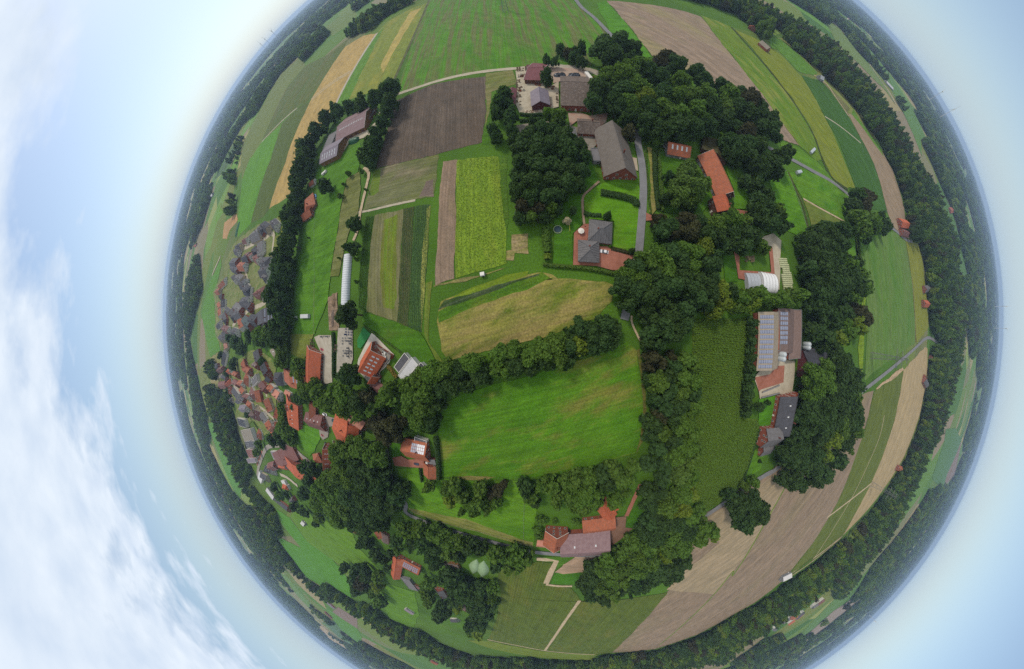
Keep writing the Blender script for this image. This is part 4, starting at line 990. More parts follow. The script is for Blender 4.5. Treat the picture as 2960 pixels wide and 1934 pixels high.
WALLM = {'brick': plain('red_brick', '#9a5a48', '#844b3d', scale=1.2), 'white': plain('white_render', '#e4e2dc', '#d2d0c8', scale=.8), 'dark': plain('dark_brick', '#6d4f47', '#5c423b', scale=1.2),
         'wood': plain('brown_cladding', '#8d6a44', '#7a5a39', scale=.9), 'grey': plain('grey_cladding', '#8a8c8e', '#7a7c7e', scale=.8), 'maroon': plain('maroon_boards', '#6e3f42', '#5e3437', scale=1),
         'beige': plain('beige_render', '#c9bda6', '#b5a991', scale=.8)}
WHITE = plain('white_paint', '#eceae4', '#dedcd6', scale=2, rough=.6)
def glass_mat():
    m, t, b = nodes_of('window_glass')
    tc = nd(t, 'ShaderNodeTexCoord')
    n = noise(t, tc.outputs['Object'], 1.3, 2)
    t.links.new(mix(t, n, (0.02, 0.025, 0.03, 1), (0.05, 0.06, 0.07, 1)), b.inputs['Base Color'])
    b.inputs['Roughness'].default_value = 0.12
    b.inputs['Specular IOR Level'].default_value = 0.6
    return m
GLASS = glass_mat()
def solar_mat():
    m, t, b = nodes_of('solar_cells')
    tc = nd(t, 'ShaderNodeTexCoord')
    br = nd(t, 'ShaderNodeTexBrick')
    br.offset = 0.0
    br.inputs['Color1'].default_value = alb('#7c849c'); br.inputs['Color2'].default_value = alb('#8a91a6'); br.inputs['Mortar'].default_value = alb('#b4b8c0')
    br.inputs['Scale'].default_value = 1.0; br.inputs['Mortar Size'].default_value = 0.03; br.inputs['Brick Width'].default_value = 1.0; br.inputs['Row Height'].default_value = 1.6
    t.links.new(tc.outputs['Object'], br.inputs['Vector'])
    t.links.new(br.outputs[0], b.inputs['Base Color'])
    b.inputs['Roughness'].default_value = 0.3
    b.inputs['Specular IOR Level'].default_value = 0.5
    return m
SOLAR = solar_mat()
CHIM = plain('chimney_brick', '#7c4c40', '#6a4036', scale=2)
_win = {}
def win_mesh(w, h):
    k = ('w', round(w, 2), round(h, 2))
    if k not in _win:
        fr = MB()
        for a in ((-w / 2, -w / 2 + .09, 0, h), (w / 2 - .09, w / 2, 0, h), (-w / 2 + .09, w / 2 - .09, 0, .09), (-w / 2 + .09, w / 2 - .09, h - .09, h)):
            fr.box(a[0], a[1], 0, 0.08, a[2], a[3])
        pa = MB().box(-w / 2 + .09, w / 2 - .09, 0, 0.05, .09, h - .09)
        _win[k] = (mesh('window', fr.v, fr.f, WHITE), mesh('pane', pa.v, pa.f, GLASS))
    return _win[k]
def window(parent, p, yaw, w=1.2, h=1.3):
    a, b = win_mesh(w, h)
    o = obj('window', a, None, parent); o.location = p; o.rotation_euler = (0, 0, yaw)
    obj('pane', b, None, o)
CAMP = Vector((0, 0, CAM_H))
def skylight(parent, w, l, M, proud=.10):
    k = ('s', w, l)
    if k not in _win:
        fr = MB().box(-w / 2, w / 2, -l / 2, l / 2, 0.0, .10)
        pa = MB().box(-w / 2 + .12, w / 2 - .12, -l / 2 + .12, l / 2 - .12, .10, .13)
        _win[k] = (mesh('skylight', fr.v, fr.f, WHITE), mesh('pane', pa.v, pa.f, plain('pale_glass', '#cfd6dc', '#b8c2ca', rough=.2, spec=.5)))
    a, b = _win[k]
    o = obj('skylight', a, None, parent); o.matrix_local = M
    obj('pane', b, None, o)
def panel(parent, w, l, M, mat=None):
    k = ('p', w, l, mat.name if mat else '')
    if k not in _win:
        pa = MB().box(-w / 2, w / 2, -l / 2, l / 2, 0.0, .06)
        _win[k] = mesh('solar_panel', pa.v, pa.f, mat or SOLAR)
    o = obj('solar_panel', _win[k], None, parent); o.matrix_local = M
HOUSES = []
def house(ridge, label, roof='red', wall='brick', he=3.0, hr=8.0, w=None, e=None, hip=0.0, cat='house', name='house', group=None, chim=1, over=.45, wins=True, verge=None,
          lights=0, lightrows=1, solar=None, smat=None, gate=0, lsize=(.9, 1.3), ext=0.0, small=False):
    a, b = pts(ridge, hr)[:2]
    L = (b - a).length
    mid = (a + b) / 2
    d = (b - a).normalized()
    if e is not None:
        q = p1(e, he)
        w = 2 * abs((q.x - mid.x) * -d.y + (q.y - mid.y) * d.x)
    w = w or 9.0
    L += ext
    yaw = math.atan2(d.y, d.x)
    T = thing(name, (mid.x, mid.y, 0), label, cat, group, yaw)
    Lx, W = L / 2, w / 2
    ov = 0 if small else over
    # wall body
    if hip > 0:
        mb = MB().box(-Lx, Lx, -W, W, 0, he)
    else:
        mb = MB().add([(-Lx, -W, 0), (-Lx, W, 0), (-Lx, W, he), (-Lx, 0, hr - .12), (-Lx, -W, he), (Lx, -W, 0), (Lx, W, 0), (Lx, W, he), (Lx, 0, hr - .12), (Lx, -W, he)],
                      [(0, 4, 3, 2, 1), (5, 6, 7, 8, 9), (0, 5, 9, 4), (1, 2, 7, 6), (0, 1, 6, 5), (2, 3, 8, 7), (3, 4, 9, 8)])
    mb.build('wall', WALLM[wall], T)
    # roof
    k = (hr - he) / W
    ze = he - k * ov
    th = .22
    rb = MB()
    X = Lx + ov
    if hip > 0:
        hx = max(X - hip * (W + ov), 0.05)
        top = [(-X, -W - ov, ze), (X, -W - ov, ze), (X, W + ov, ze), (-X, W + ov, ze), (-hx, 0, hr), (hx, 0, hr)]
        vs = [(x, y, z + th) for x, y, z in top] + [(x, y, z) for x, y, z in top[:4]]
        rb.add(vs, [(0, 1, 5, 4), (2, 3, 4, 5), (1, 2, 5), (3, 0, 4), (6, 7, 1, 0), (7, 8, 2, 1), (8, 9, 3, 2), (9, 6, 0, 3), (9, 8, 7, 6)])
    else:
        vs = [(x, y, z) for x in (-X, X) for y, z in ((-W - ov, ze), (0, hr), (W + ov, ze), (W + ov, ze + th), (0, hr + th), (-W - ov, ze + th))]
        rb.add(vs, [(0, 1, 4, 5), (1, 2, 3, 4), (6, 11, 10, 7), (7, 10, 9, 8), (5, 4, 10, 11), (4, 3, 9, 10), (0, 6, 7, 1), (1, 7, 8, 2), (0, 5, 11, 6), (3, 2, 8, 9)])
    rf = rb.build('roof', ROOF[roof], T)
    rc = Vector((mid.x, mid.y, 0))
    R = Matrix.Rotation(yaw, 3, 'Z')
    def facing(n):
        n = R @ Vector(n)
        return n.dot(CAMP - rc) > 0.12 * (CAMP - rc).length * 0.5
    if not small and hip == 0:
        # ridge capping and white bargeboards
        MB().box(-X, X, -.16, .16, hr + th - .04, hr + th + .08).build('ridge_cap', ROOF[roof], rf)
        if verge:
            for sx in (-1, 1):
                vb = MB()
                for sy in (-1, 1):
                    x0, x1 = sorted((sx * (X + .02), sx * (X + .10)))
                    vb.add([(x0, sy * (W + ov), ze - .05), (x0, 0, hr - .05), (x0, 0, hr + th + .10), (x0, sy * (W + ov), ze + th + .10), (x1, sy * (W + ov), ze - .05), (x1, 0, hr - .05), (x1, 0, hr + th + .10), (x1, sy * (W + ov), ze + th + .10)],
                           [(0, 1, 2, 3), (7, 6, 5, 4), (0, 4, 5, 1), (1, 5, 6, 2), (2, 6, 7, 3), (3, 7, 4, 0)])
                vb.build('bargeboard', WHITE, rf)
    for c in range(chim):
        cx_ = Lx * (0.35 if c == 0 else -0.5)
        cy_ = W * .22
        cz = hr - k * cy_
        ch = MB().box(cx_ - .35, cx_ + .35, cy_ - .3, cy_ + .3, cz - .4, hr + 1.0)
        ch.box(cx_ - .42, cx_ + .42, cy_ - .37, cy_ + .37, hr + 1.0, hr + 1.12)
        ch.build('chimney', CHIM, rf)
    # openings in the walls that can be seen from the drone's side
    if wins:
        for sy in (-1, 1):
            if facing((0, sy, 0)):
                n = max(1, int(L / (3.4 if not small else 6.0)))
                for i in range(n):
                    x = -Lx + L * (i + .5) / n
                    if i == n // 2 and not gate:
                        o = MB().box(-.55, .55, 0, .08, 0.0, 2.1).build('door', WHITE if (int(mid.x) % 2) else WALLM['wood'], T)
                        o.location = (x, sy * W, 0.02); o.rotation_euler = (0, 0, 0 if sy > 0 else math.pi)
                        continue
                    if he > 2.2:
                        window(T, (x, sy * W, min(.95, he - 1.6)), 0 if sy > 0 else math.pi)
                    if he > 5.2:
                        window(T, (x, sy * W, 3.7), 0 if sy > 0 else math.pi)
        for sx in (-1, 1):
            if facing((sx, 0, 0)):
                yw = -math.pi / 2 if sx > 0 else math.pi / 2
                n = max(1, int(w / 3.2))
                for i in range(n):
                    window(T, (sx * Lx, -W + w * (i + .5) / n, .95), yw)
                if hip == 0 and hr > 6:
                    for y in ((-w / 7, w / 7) if w > 7 else (0,)):
                        window(T, (sx * Lx, y, he + .55 if he < 4.5 else he - 1.5), yw)
                    if he > 4.5:
                        for y in (-w / 7, w / 7): window(T, (sx * Lx, y, he + .6), yw)
    if gate:
        for sy in (-1, 1):
            if facing((0, sy, 0)):
                for i in range(gate):
                    x = -Lx + L * (i + .5) / gate
                    o = MB().box(-1.7, 1.7, 0, .08, 0, min(3.2, he - .4)).build('barn_door', WALLM['dark' if wall != 'dark' else 'grey'], T)
                    o.location = (x, sy * W, 0.02); o.rotation_euler = (0, 0, 0 if sy > 0 else math.pi)
    # roof lights and panels on the slope turned to the drone
    sy = 1 if facing((0, 1, 0)) and (R @ Vector((0, 1, 0))).dot(CAMP - rc) > 0 else -1
    sl = math.atan2(hr - he, W)
    def slope_m(x, f, lift=0.0):
        y = sy * W * f
        z = hr - k * W * f + th / math.cos(sl) + lift
        return Matrix.Translation((x, y, z)) @ Matrix.Rotation(-sy * sl, 4, 'X')
    for r in range(lightrows if lights else 0):
        for i in range(lights):
            x = -Lx * .86 + 1.72 * Lx * (i + .5) / lights
            skylight(rf, lsize[0], lsize[1], slope_m(x, .35 + .3 * r))
    if solar:
        nx, ny, pw, pl, x0, x1, f0, f1 = solar
        for i in range(nx):
            for j in range(ny):
                x = -Lx + L * (x0 + (x1 - x0) * (i + .5) / nx)
                panel(rf, pw, pl, slope_m(x, f0 + (f1 - f0) * (j + .5) / ny, .04), smat if smat and i >= nx // 2 else None)
    return T
def flat(corners, label, roof='grey', wall='white', h=4.0, cat='building', name='flat_building', group=None, units=0, wins=True):
    """three corners of a flat roof at its height"""
    a, b, c = pts(corners, h)[:3]
    d = (b - a); L = d.length; d.normalize()
    n = Vector((-d.y, d.x, 0))
    w = (c - b).dot(n)
    mid = a + d * L / 2 + n * w / 2
    yaw = math.atan2(d.y, d.x)
    T = thing(name, (mid.x, mid.y, 0), label, cat, group, yaw)
    Lx, W = L / 2, abs(w) / 2
    MB().box(-Lx, Lx, -W, W, 0, h - .05).build('wall', WALLM[wall], T)
    rf = MB().box(-Lx - .15, Lx + .15, -W - .15, W + .15, h - .05, h + .2).build('roof', ROOF[roof], T)
    pr = MB()
    for s in ((-Lx - .15, Lx + .15, -W - .15, -W + .1), (-Lx - .15, Lx + .15, W - .1, W + .15), (-Lx - .15, -Lx + .1, -W + .1, W - .1), (Lx - .1, Lx + .15, -W + .1, W - .1)):
        pr.box(*s, h + .2, h + .5)
    pr.build('parapet', WHITE if wall == 'white' else WALLM['grey'], rf)
    rr = random.Random(int(abs(mid.x * 7 + mid.y)))
    for i in range(units):
        x, y = rr.uniform(-Lx * .8, Lx * .8), rr.uniform(-W * .7, W * .7)
        MB().box(x - .7, x + .7, y - .5, y + .5, h + .2, h + 1.1).build('roof_vent', WALLM['white'], rf)
    if wins and h > 2.4:
        R = Matrix.Rotation(yaw, 3, 'Z')
        for sy in (-1, 1):
            if (R @ Vector((0, sy, 0))).dot(-mid) > 0:
                k = max(1, int(L / 4.5))
                for i in range(k): window(T, (-Lx + L * (i + .5) / k, sy * W, 1.0), 0 if sy > 0 else math.pi, 1.6, 1.2)
    return T
# --- the farm in the north
house("F1 325 105 515 112", "plum-roofed open shed at the end of the pale farm track", 'purple', 'wood', 4.0, 7.0, e="F1 430 258", cat='shed', name='farm_shed', chim=0, verge=1, gate=3, wins=False)
house("F1 312 78 420 80", "small plum-roofed lean-to behind the plum shed", 'purple', 'wood', 2.6, 3.6, w=5, cat='shed', name='lean_to_shed', chim=0, wins=False)
house("F1 452 345 470 512", "grey open-fronted hall in the middle of the farm shop yard", 'lilac', 'maroon', 4.2, 7.4, e="F1 358 460", cat='hall', name='open_hall', chim=0, gate=0, wins=False)
house("F1 128 348 96 560", "long low plum-roofed shed against the yard hedge", 'purple', 'wood', 2.8, 4.2, e="F1 168 450", cat='shed', name='long_shed', chim=0, wins=False, gate=4)
house("F1 722 278 1075 290", "large brick barn with mottled brown roof below two dark piles", 'mossy', 'brick', 4.5, 10.5, e="F1 860 566", cat='barn', name='brick_barn', chim=0, gate=0)
house("F1 935 757 1188 775", "small mossy-roofed outbuilding beside the big grey farmhouse", 'mossy', 'brick', 2.8, 6.2, e="F1 1050 908", cat='outbuilding', name='outbuilding', chim=1)
house("F1 1342 755 1500 1320", "big brick farmhouse with long grey roof beside the lane", 'farm', 'brick', 3.4, 10.5, e="F1 1205 1190", cat='farmhouse', name='farmhouse', chim=1, verge=None)
flat("F1 1085 1090 1188 1090 1190 1240", "grey glazed conservatory on the side of the big farmhouse", 'grey', 'grey', 2.8, 'conservatory', 'conservatory')
flat("F1 800 850 890 845 890 930", "small flat grey shed beside the mossy outbuilding", 'grey', 'dark', 2.6, 'shed', 'flat_shed')
# --- the barns in the north-west
house("G1 590 515 1228 178", "long mauve-roofed barn with a white ridge and small rooflights", 'mauve', 'wood', 4.6, 9.2, e="G1 940 645", cat='barn', name='long_barn', chim=0, gate=5, wins=False, lights=15, lsize=(.7, 1.6), verge=1)
house("G1 215 1120 602 915", "barn with white rooflights and brown timber wall", 'lilac', 'wood', 5.5, 8.2, e="G1 330 1278", cat='barn', name='timber_barn', chim=0, wins=False, lights=6, lightrows=2, lsize=(1.0, 2.6))
flat("G1 398 708 240 1090 420 1010", "plain grey roofed shed between the two north-western barns", 'grey', 'grey', 4.0, 'shed', 'machine_shed', wins=False)
flat("G1 1255 165 1440 150 1400 330", "low dark shed at the end of the mauve barn", 'dark', 'dark', 3.2, 'shed', 'dark_shed', wins=False)
# --- bungalow: two pyramid roofs
def pyramid(c, label, roof, he, hr, wall='brick', seams=9):
    a, b, d = pts(c, he)[:3]
    L = (b - a).length; u = (b - a).normalized(); n = Vector((-u.y, u.x, 0)); w = (d - b).dot(n)
    mid = a + u * L / 2 + n * w / 2
    yaw = math.atan2(u.y, u.x)
    T = thing('bungalow', (mid.x, mid.y, 0), label, 'bungalow', 'bungalow halves on the red yard', yaw)
    Lx, W = L / 2 - .5, abs(w) / 2 - .5
    MB().box(-Lx, Lx, -W, W, 0, he).build('wall', WALLM[wall], T)
    X, Y = Lx + .5, W + .5
    v = [(-X, -Y, he), (X, -Y, he), (X, Y, he), (-X, Y, he), (-.6, 0, hr), (.6, 0, hr)]
    rb = MB().add(v + [(p[0], p[1], p[2] - .25) for p in v[:4]], [(0, 1, 5, 4), (2, 3, 4, 5), (1, 2, 5), (3, 0, 4), (6, 7, 1, 0), (7, 8, 2, 1), (8, 9, 3, 2), (9, 6, 0, 3), (9, 8, 7, 6)])
    rf = rb.build('roof', ROOF[roof], T)
    # raised standing seams
    for s in (-1, 1):
        for i in range(seams):
            y = s * Y; x = -X + 2 * X * (i + .5) / seams
            f = max(0.06, 1 - abs(x) / X)
            MB().tube((x, y, he + .06), (x, y * (1 - f), he + (hr - he) * f + .06), .07, .07, 4).build('seam', ROOF[roof], rf)
            x2 = s * X; y2 = -Y + 2 * Y * (i + .5) / seams
            f2 = max(0.06, 1 - abs(y2) / Y)
            MB().tube((x2, y2, he + .06), (x2 * (1 - f2), y2, he + (hr - he) * f2 + .06), .07, .07, 4).build('seam', ROOF[roof], rf)
    for i in range(4):
        hx, hy = (X, Y) if i == 0 else (-X, Y) if i == 1 else (-X, -Y) if i == 2 else (X, -Y)
        MB().tube((hx, hy, he + .05), (.6 if hx > 0 else -.6, 0, hr + .05), .14, .14, 5).build('hip_cap', ROOF[roof], rf)
    MB().box(-X * .35, -X * .35 + .7, -.4, .3, hr - 2.4, hr - .2).build('chimney', CHIM, rf)
    R = Matrix.Rotation(yaw, 3, 'Z')
    for sy in (-1, 1):
        if (R @ Vector((0, sy, 0))).dot(-mid) > 0:
            for i in range(4): window(T, (-Lx + 2 * Lx * (i + .5) / 4, sy * W, .9), 0 if sy > 0 else math.pi)
    for sx in (-1, 1):
        if (R @ Vector((sx, 0, 0))).dot(-mid) > 0:
            for i in range(3): window(T, (sx * Lx, -W + 2 * W * (i + .5) / 3, .9), -math.pi / 2 if sx > 0 else math.pi / 2)
    return T
pyramid("G3 1112 258 1638 330 1668 835", "slate pyramid-roofed bungalow half next to the big lawn", 'grey', 2.8, 6.4)
pyramid("G3 860 725 860 1215 1345 1285", "slate pyramid-roofed bungalow half behind the white car", 'grey', 2.7, 6.0)
# --- red barns in the north-east
house("G2 205 135 600 215", "red-roofed barn with four pale rooflights under the tall trees", 'red', 'grey', 3.2, 7.0, e="G2 470 388", cat='barn', name='red_barn', chim=0, lights=4, lsize=(1.0, 2.6))
house("G2 1012 272 1362 1005", "long red-roofed barn beside the willows", 'red', 'dark', 3.4, 9.8, e="G2 900 715", cat='barn', name='long_red_barn', chim=0, verge=1, gate=3)
house("G2 1215 1068 1300 1330", "orange-roofed farmhouse with grey dormer and brick windows", 'orange', 'dark', 6.0, 9.8, e="G2 1045 1235", cat='farmhouse', name='orange_farmhouse', chim=1)
house("G2 1105 95 1080 328", "moss-roofed barn half hidden behind the long red barn", 'moss', 'dark', 3.0, 6.0, w=18, cat='barn', name='mossy_barn', chim=0, wins=False)
# --- solar farm in the east
house("G5 228 80 208 640", "wide barn roof carrying eleven rows of blue solar panels", 'tan', 'brick', 4.2, 7.6, e="G5 76 400", cat='barn', name='solar_barn', chim=0, wins=False, solar=(11, 6, 1.9, 1.7, .03, .98, .06, .94))
flat("G5 380 50 492 54 486 524", "wide low brown roof of the cattle barn extension", 'brown', 'brick', 4.4, 'barn', 'barn_extension', wins=False)
house("G5 373 48 362 470", "brown-roofed cattle barn with seven short rows of solar panels", 'brown', 'brick', 4.4, 6.2, e="G5 272 260", cat='barn', name='cattle_barn', chim=0, wins=False, solar=(7, 4, 2.0, 1.75, .05, .82, .15, .85))
house("G5 578 600 768 545", "dark-roofed barn with maroon boarded gable by the concrete yard", 'dark', 'maroon', 4.2, 9.2, e="G5 545 455", cat='barn', name='maroon_gabled_barn', chim=0, wins=False)
house("G5 456 908 378 1285", "long brick house with slate roof at the wood edge", 'slate', 'brick', 4.6, 10.0, e="G5 270 1050", cat='farmhouse', name='slate_farmhouse', chim=1, lights=3, lsize=(.8, 1.2))
house("G5 176 1337 320 1316", "gabled brick cross wing with white windows on the slate farmhouse", 'grey', 'brick', 6.0, 9.8, e="G5 180 1222", cat='house', name='gabled_wing', chim=1)
house("G5 232 1410 130 1440", "low grey-roofed annex beside the garden gable", 'grey', 'brick', 3.0, 5.0, w=9, cat='annex', name='annex', chim=0)
flat("G5 232 78 268 72 258 452", "narrow red-roofed link between the two solar barns", 'red', 'brick', 4.6, 'link building', 'link_building', wins=False)
# --- terrace house in the west
house("V7 705 655 442 1118", "large red-roofed house with rows of white dormer lights and terrace", 'orange', 'brick', 4.0, 10.5, e="V7 965 930", cat='house', name='terrace_house', chim=0, lights=5, lightrows=2, lsize=(1.0, 1.9), verge=1)
house("V7 735 1243 648 1385", "short red-roofed wing at the lower end of the terrace house", 'orange', 'brick', 3.4, 7.5, e="V7 855 1305", cat='house wing', name='house_wing', chim=0, verge=1)
flat("V7 745 470 1165 755 1060 800", "flat gravelled terrace roof with planters on the terrace house", 'tan', 'brick', 3.2, 'terrace', 'roof_terrace', units=8)
flat("V7 1480 702 1250 1015 1340 1160", "slate-grey strip roof of the pale annex hall", 'slate', 'white', 3.2, 'hall', 'annex_hall')
flat("V7 1640 802 1340 1200 1560 1245", "white flat-roofed hall between two slate strips", 'white', 'white', 3.6, 'hall', 'white_hall', units=1)
flat("V7 1850 915 1665 1165 1770 1240", "slate-grey strip roof half under the oak", 'slate', 'white', 3.2, 'hall', 'end_hall')
house("V7 700 1450 1000 1560", "low plum-red shed roof below the terrace house", 'maroon', 'brick', 2.6, 4.0, w=6, cat='shed', name='garden_shed', chim=0, wins=False)
# --- long orange barn and the old village core
house("V5 810 438 786 1172", "long narrow orange-roofed barn beside the concrete yard", 'orange', 'brick', 3.2, 7.0, e="V5 1028 800", cat='barn', name='orange_barn', chim=0, verge=1, gate=4)
house("V5 400 915 425 1185", "red house with solar panels on its west slope", 'red', 'brick', 4.0, 8.0, e="V5 300 1010", chim=1, solar=(3, 3, 1.8, 1.8, .1, .6, .15, .8))
house("V5 45 1050 178 1045", "dark hip-roofed house near the beige shed", 'dark', 'white', 4.5, 8.5, w=13, hip=.7, chim=1)
house("V5 35 1350 135 1432", "salmon-roofed square house by the village lane", 'salmon', 'white', 4.0, 8.0, w=11)
house("V5 290 1320 392 1392", "small pink-roofed shed between two gardens", 'salmon', 'white', 2.6, 4.4, w=6, cat='shed', name='garden_shed', chim=0)
house("V6 336 62 356 490", "orange-roofed terrace row with chimneys beside the round trees", 'orange', 'brick', 5.0, 8.5, e="V6 508 350", chim=2, lights=5, lsize=(.8, 1.2), name='terrace_row')
house("V6 712 120 716 430", "narrow dull-red stable roof along the car yard", 'red', 'brick', 3.0, 6.0, e="V6 815 300", cat='stable', name='stable', chim=0, gate=4)
house("V6 612 410 905 505", "maroon-roofed house joining the stable at the lawn", 'maroon', 'brick', 3.2, 7.0, w=13, chim=1, lights=4)
house("V6 1258 292 1632 572", "salmon-red barn under the trees beside the paved yard", 'salmon', 'brick', 3.0, 6.8, e="V6 1560 350", cat='barn', name='salmon_barn', chim=0, gate=3)
house("V6 1125 550 1352 712", "bright orange-roofed house facing the yard", 'orange', 'brick', 4.0, 9.0, e="V6 1150 735", chim=1)
house("V6 1395 505 1385 700", "orange cross-gable behind the bright orange house", 'orange', 'brick', 4.0, 9.0, w=12, chim=1, cat='house wing', name='house_wing')
house("V6 945 930 965 1342", "big maroon-roofed house with a white gable line and dormers", 'red', 'brick', 3.8, 9.5, e="V6 1098 1130", chim=0, verge=1, lights=4, lightrows=2, lsize=(1.0, 1.6))
house("V6 760 1120 850 1110", "small hipped red wing on the big maroon house", 'red', 'brick', 3.0, 6.0, w=9, hip=.8, chim=0, cat='house wing', name='house_wing')
house("V6 1140 885 1165 1422", "orange-roofed house half buried under the big oak", 'orange', 'brick', 4.0, 8.5, e="V6 1310 1180", chim=1, verge=1)
house("V6 396 1195 470 1425", "red-orange house with twin slopes above the small street", 'orange', 'brick', 4.2, 8.8, e="V6 300 1350", chim=1)
house("V6 145 1250 262 1262", "orange-roofed wing of the twin-slope house", 'orange', 'white', 3.0, 6.5, w=9, chim=0, cat='house wing', name='house_wing')
house("V6 132 955 255 1212", "dark maroon-roofed house at the street fork", 'maroon', 'brick', 3.5, 7.5, e="V6 60 1080", chim=1)
# --- solar house, south-west of the meadow
house("G6 180 602 842 770", "red-roofed house with blue solar panels, half coloured white as glare", 'red', 'brick', 3.0, 7.0, e="G6 560 335", chim=1, solar=(7, 3, 1.15, 1.7, .42, .97, .1, .85), smat=plain('panels_painted_glare', '#f2f5fa', '#e2e8f2', rough=.15, spec=.8))  # reflected sky glare is painted as white into half the panels
flat("G6 580 215 580 330 905 385", "grey glass patio canopy behind the solar-panelled house", 'grey', 'white', 2.7, 'canopy', 'patio_canopy', wins=False)
house("G6 950 1080 962 1398", "red-brown garage roof at the end of the brick drive", 'red', 'brick', 2.5, 4.8, e="G6 1188 1200", cat='garage', name='garage', chim=0)
flat("G6 870 845 1135 870 1120 980", "flat grey link roof between house and garage", 'grey', 'brick', 2.7, 'link building', 'link_building', wins=False, units=1)
# --- red-gabled farm in the south
house("G7 790 1400 2012 1305", "huge brown-roofed barn along the southern lane", 'mauve', 'brick', 4.0, 9.8, e="G7 1380 888", cat='barn', name='brown_barn', chim=0, gate=3, lights=2, lsize=(.9, 1.6), wins=False)
house("G7 1356 850 2150 745", "lower red-orange roof in front of the huge brown barn", 'red', 'brick', 3.0, 6.4, e="G7 1700 532", cat='barn', name='front_barn', chim=0, gate=0)
house("G7 1800 180 2045 530", "small orange-striped shed at the farm entrance", 'orange', 'brick', 2.8, 5.0, w=8, cat='shed', name='striped_shed', chim=0, wins=False)
house("G7 2080 220 2140 370", "tiny hipped orange porch roof beside the striped shed", 'orange', 'brick', 2.4, 4.0, w=5, hip=.6, cat='shed', name='porch', chim=0, wins=False)
house("G7 690 1025 616 1362", "red farmhouse with white-edged gable facing the copse", 'red', 'brick', 5.2, 10.2, e="G7 372 1060", cat='farmhouse', name='gabled_farmhouse', chim=1, verge=1)
house("G7 195 1180 405 1205", "low salmon annex roof on the gabled farmhouse", 'salmon', 'brick', 2.6, 4.2, w=7, cat='annex', name='annex', chim=0)
# --- cottages in the south-west
house("G8 265 215 690 440", "red house with blue solar roof beside the southern pasture", 'red', 'brick', 3.2, 7.6, e="G8 590 225", chim=1, solar=(8, 3, 1.5, 1.5, .25, .95, .12, .8))
house("G8 250 120 195 530", "red hip-ended wing of the blue solar house", 'orange', 'brick', 3.2, 7.0, w=11, chim=0, cat='house wing', name='house_wing')
flat("G8 330 480 520 540 420 680", "grey flat carport below the blue solar house", 'grey', 'grey', 2.8, 'carport', 'carport', wins=False)
flat("G8 1215 190 1500 240 1490 330", "brown flat shed roof among the trees near the pale clamps", 'brown', 'wood', 2.8, 'shed', 'flat_shed', wins=False)
house("G8 420 1150 580 1250", "grey-roofed field shed with pale front on the southern pasture", 'lilac', 'white', 2.8, 4.4, w=9, cat='shed', name='field_shed', chim=0)
house("G8 1375 1400 1500 1405", "small blue-roofed shed at the edge of the cottage garden", 'slate', 'white', 2.6, 4.4, w=7, cat='shed', name='garden_shed', chim=0)
house("G8 1560 1145 1725 1195", "brown cottage roof hidden in the southern grove", 'brown', 'brick', 3.0, 6.0, w=8, chim=1)
house("G8 1745 1200 1835 1215", "tiny orange-roofed shed in the southern grove", 'orange', 'white', 2.6, 4.6, w=7, cat='shed', name='garden_shed', chim=0)
house("G8 1090 790 1190 930", "grey-roofed cottage between the two groves", 'grey', 'brick', 3.0, 6.0, w=10)
flat("G8 540 640 730 740 720 690", "dark red timber stack shed beside the pasture", 'maroon', 'wood', 2.0, 'shed', 'timber_shed', wins=False)
house("D2 110 1150 150 1210", "red cottage roof by the garden south of the wood", 'red', 'brick', 3.0, 6.5, w=9)
house("D2 190 1180 200 1260", "brown hipped shed beside the red cottage", 'brown', 'brick', 2.8, 5.0, w=8, hip=.7, cat='shed', name='hipped_shed', chim=0)
house("D1 1920 1140 1970 1170", "small red roof at the edge of the western wood", 'red', 'white', 2.8, 5.5, w=7, small=True)
# --- pool house
house("B1 1455 580 1475 690", "red hip-roofed house beside a blue garden pool", 'red', 'brick', 3.2, 7.0, w=16, hip=.5, chim=1)
house("B1 1420 755 1500 690", "red wing of the house with the pool", 'red', 'brick', 3.0, 6.0, w=10, chim=0, cat='house wing', name='house_wing')
house("B1 1495 440 1535 405", "small red shed by the round pasture tree", 'red', 'white', 2.6, 4.4, w=6, cat='shed', name='garden_shed', chim=0)
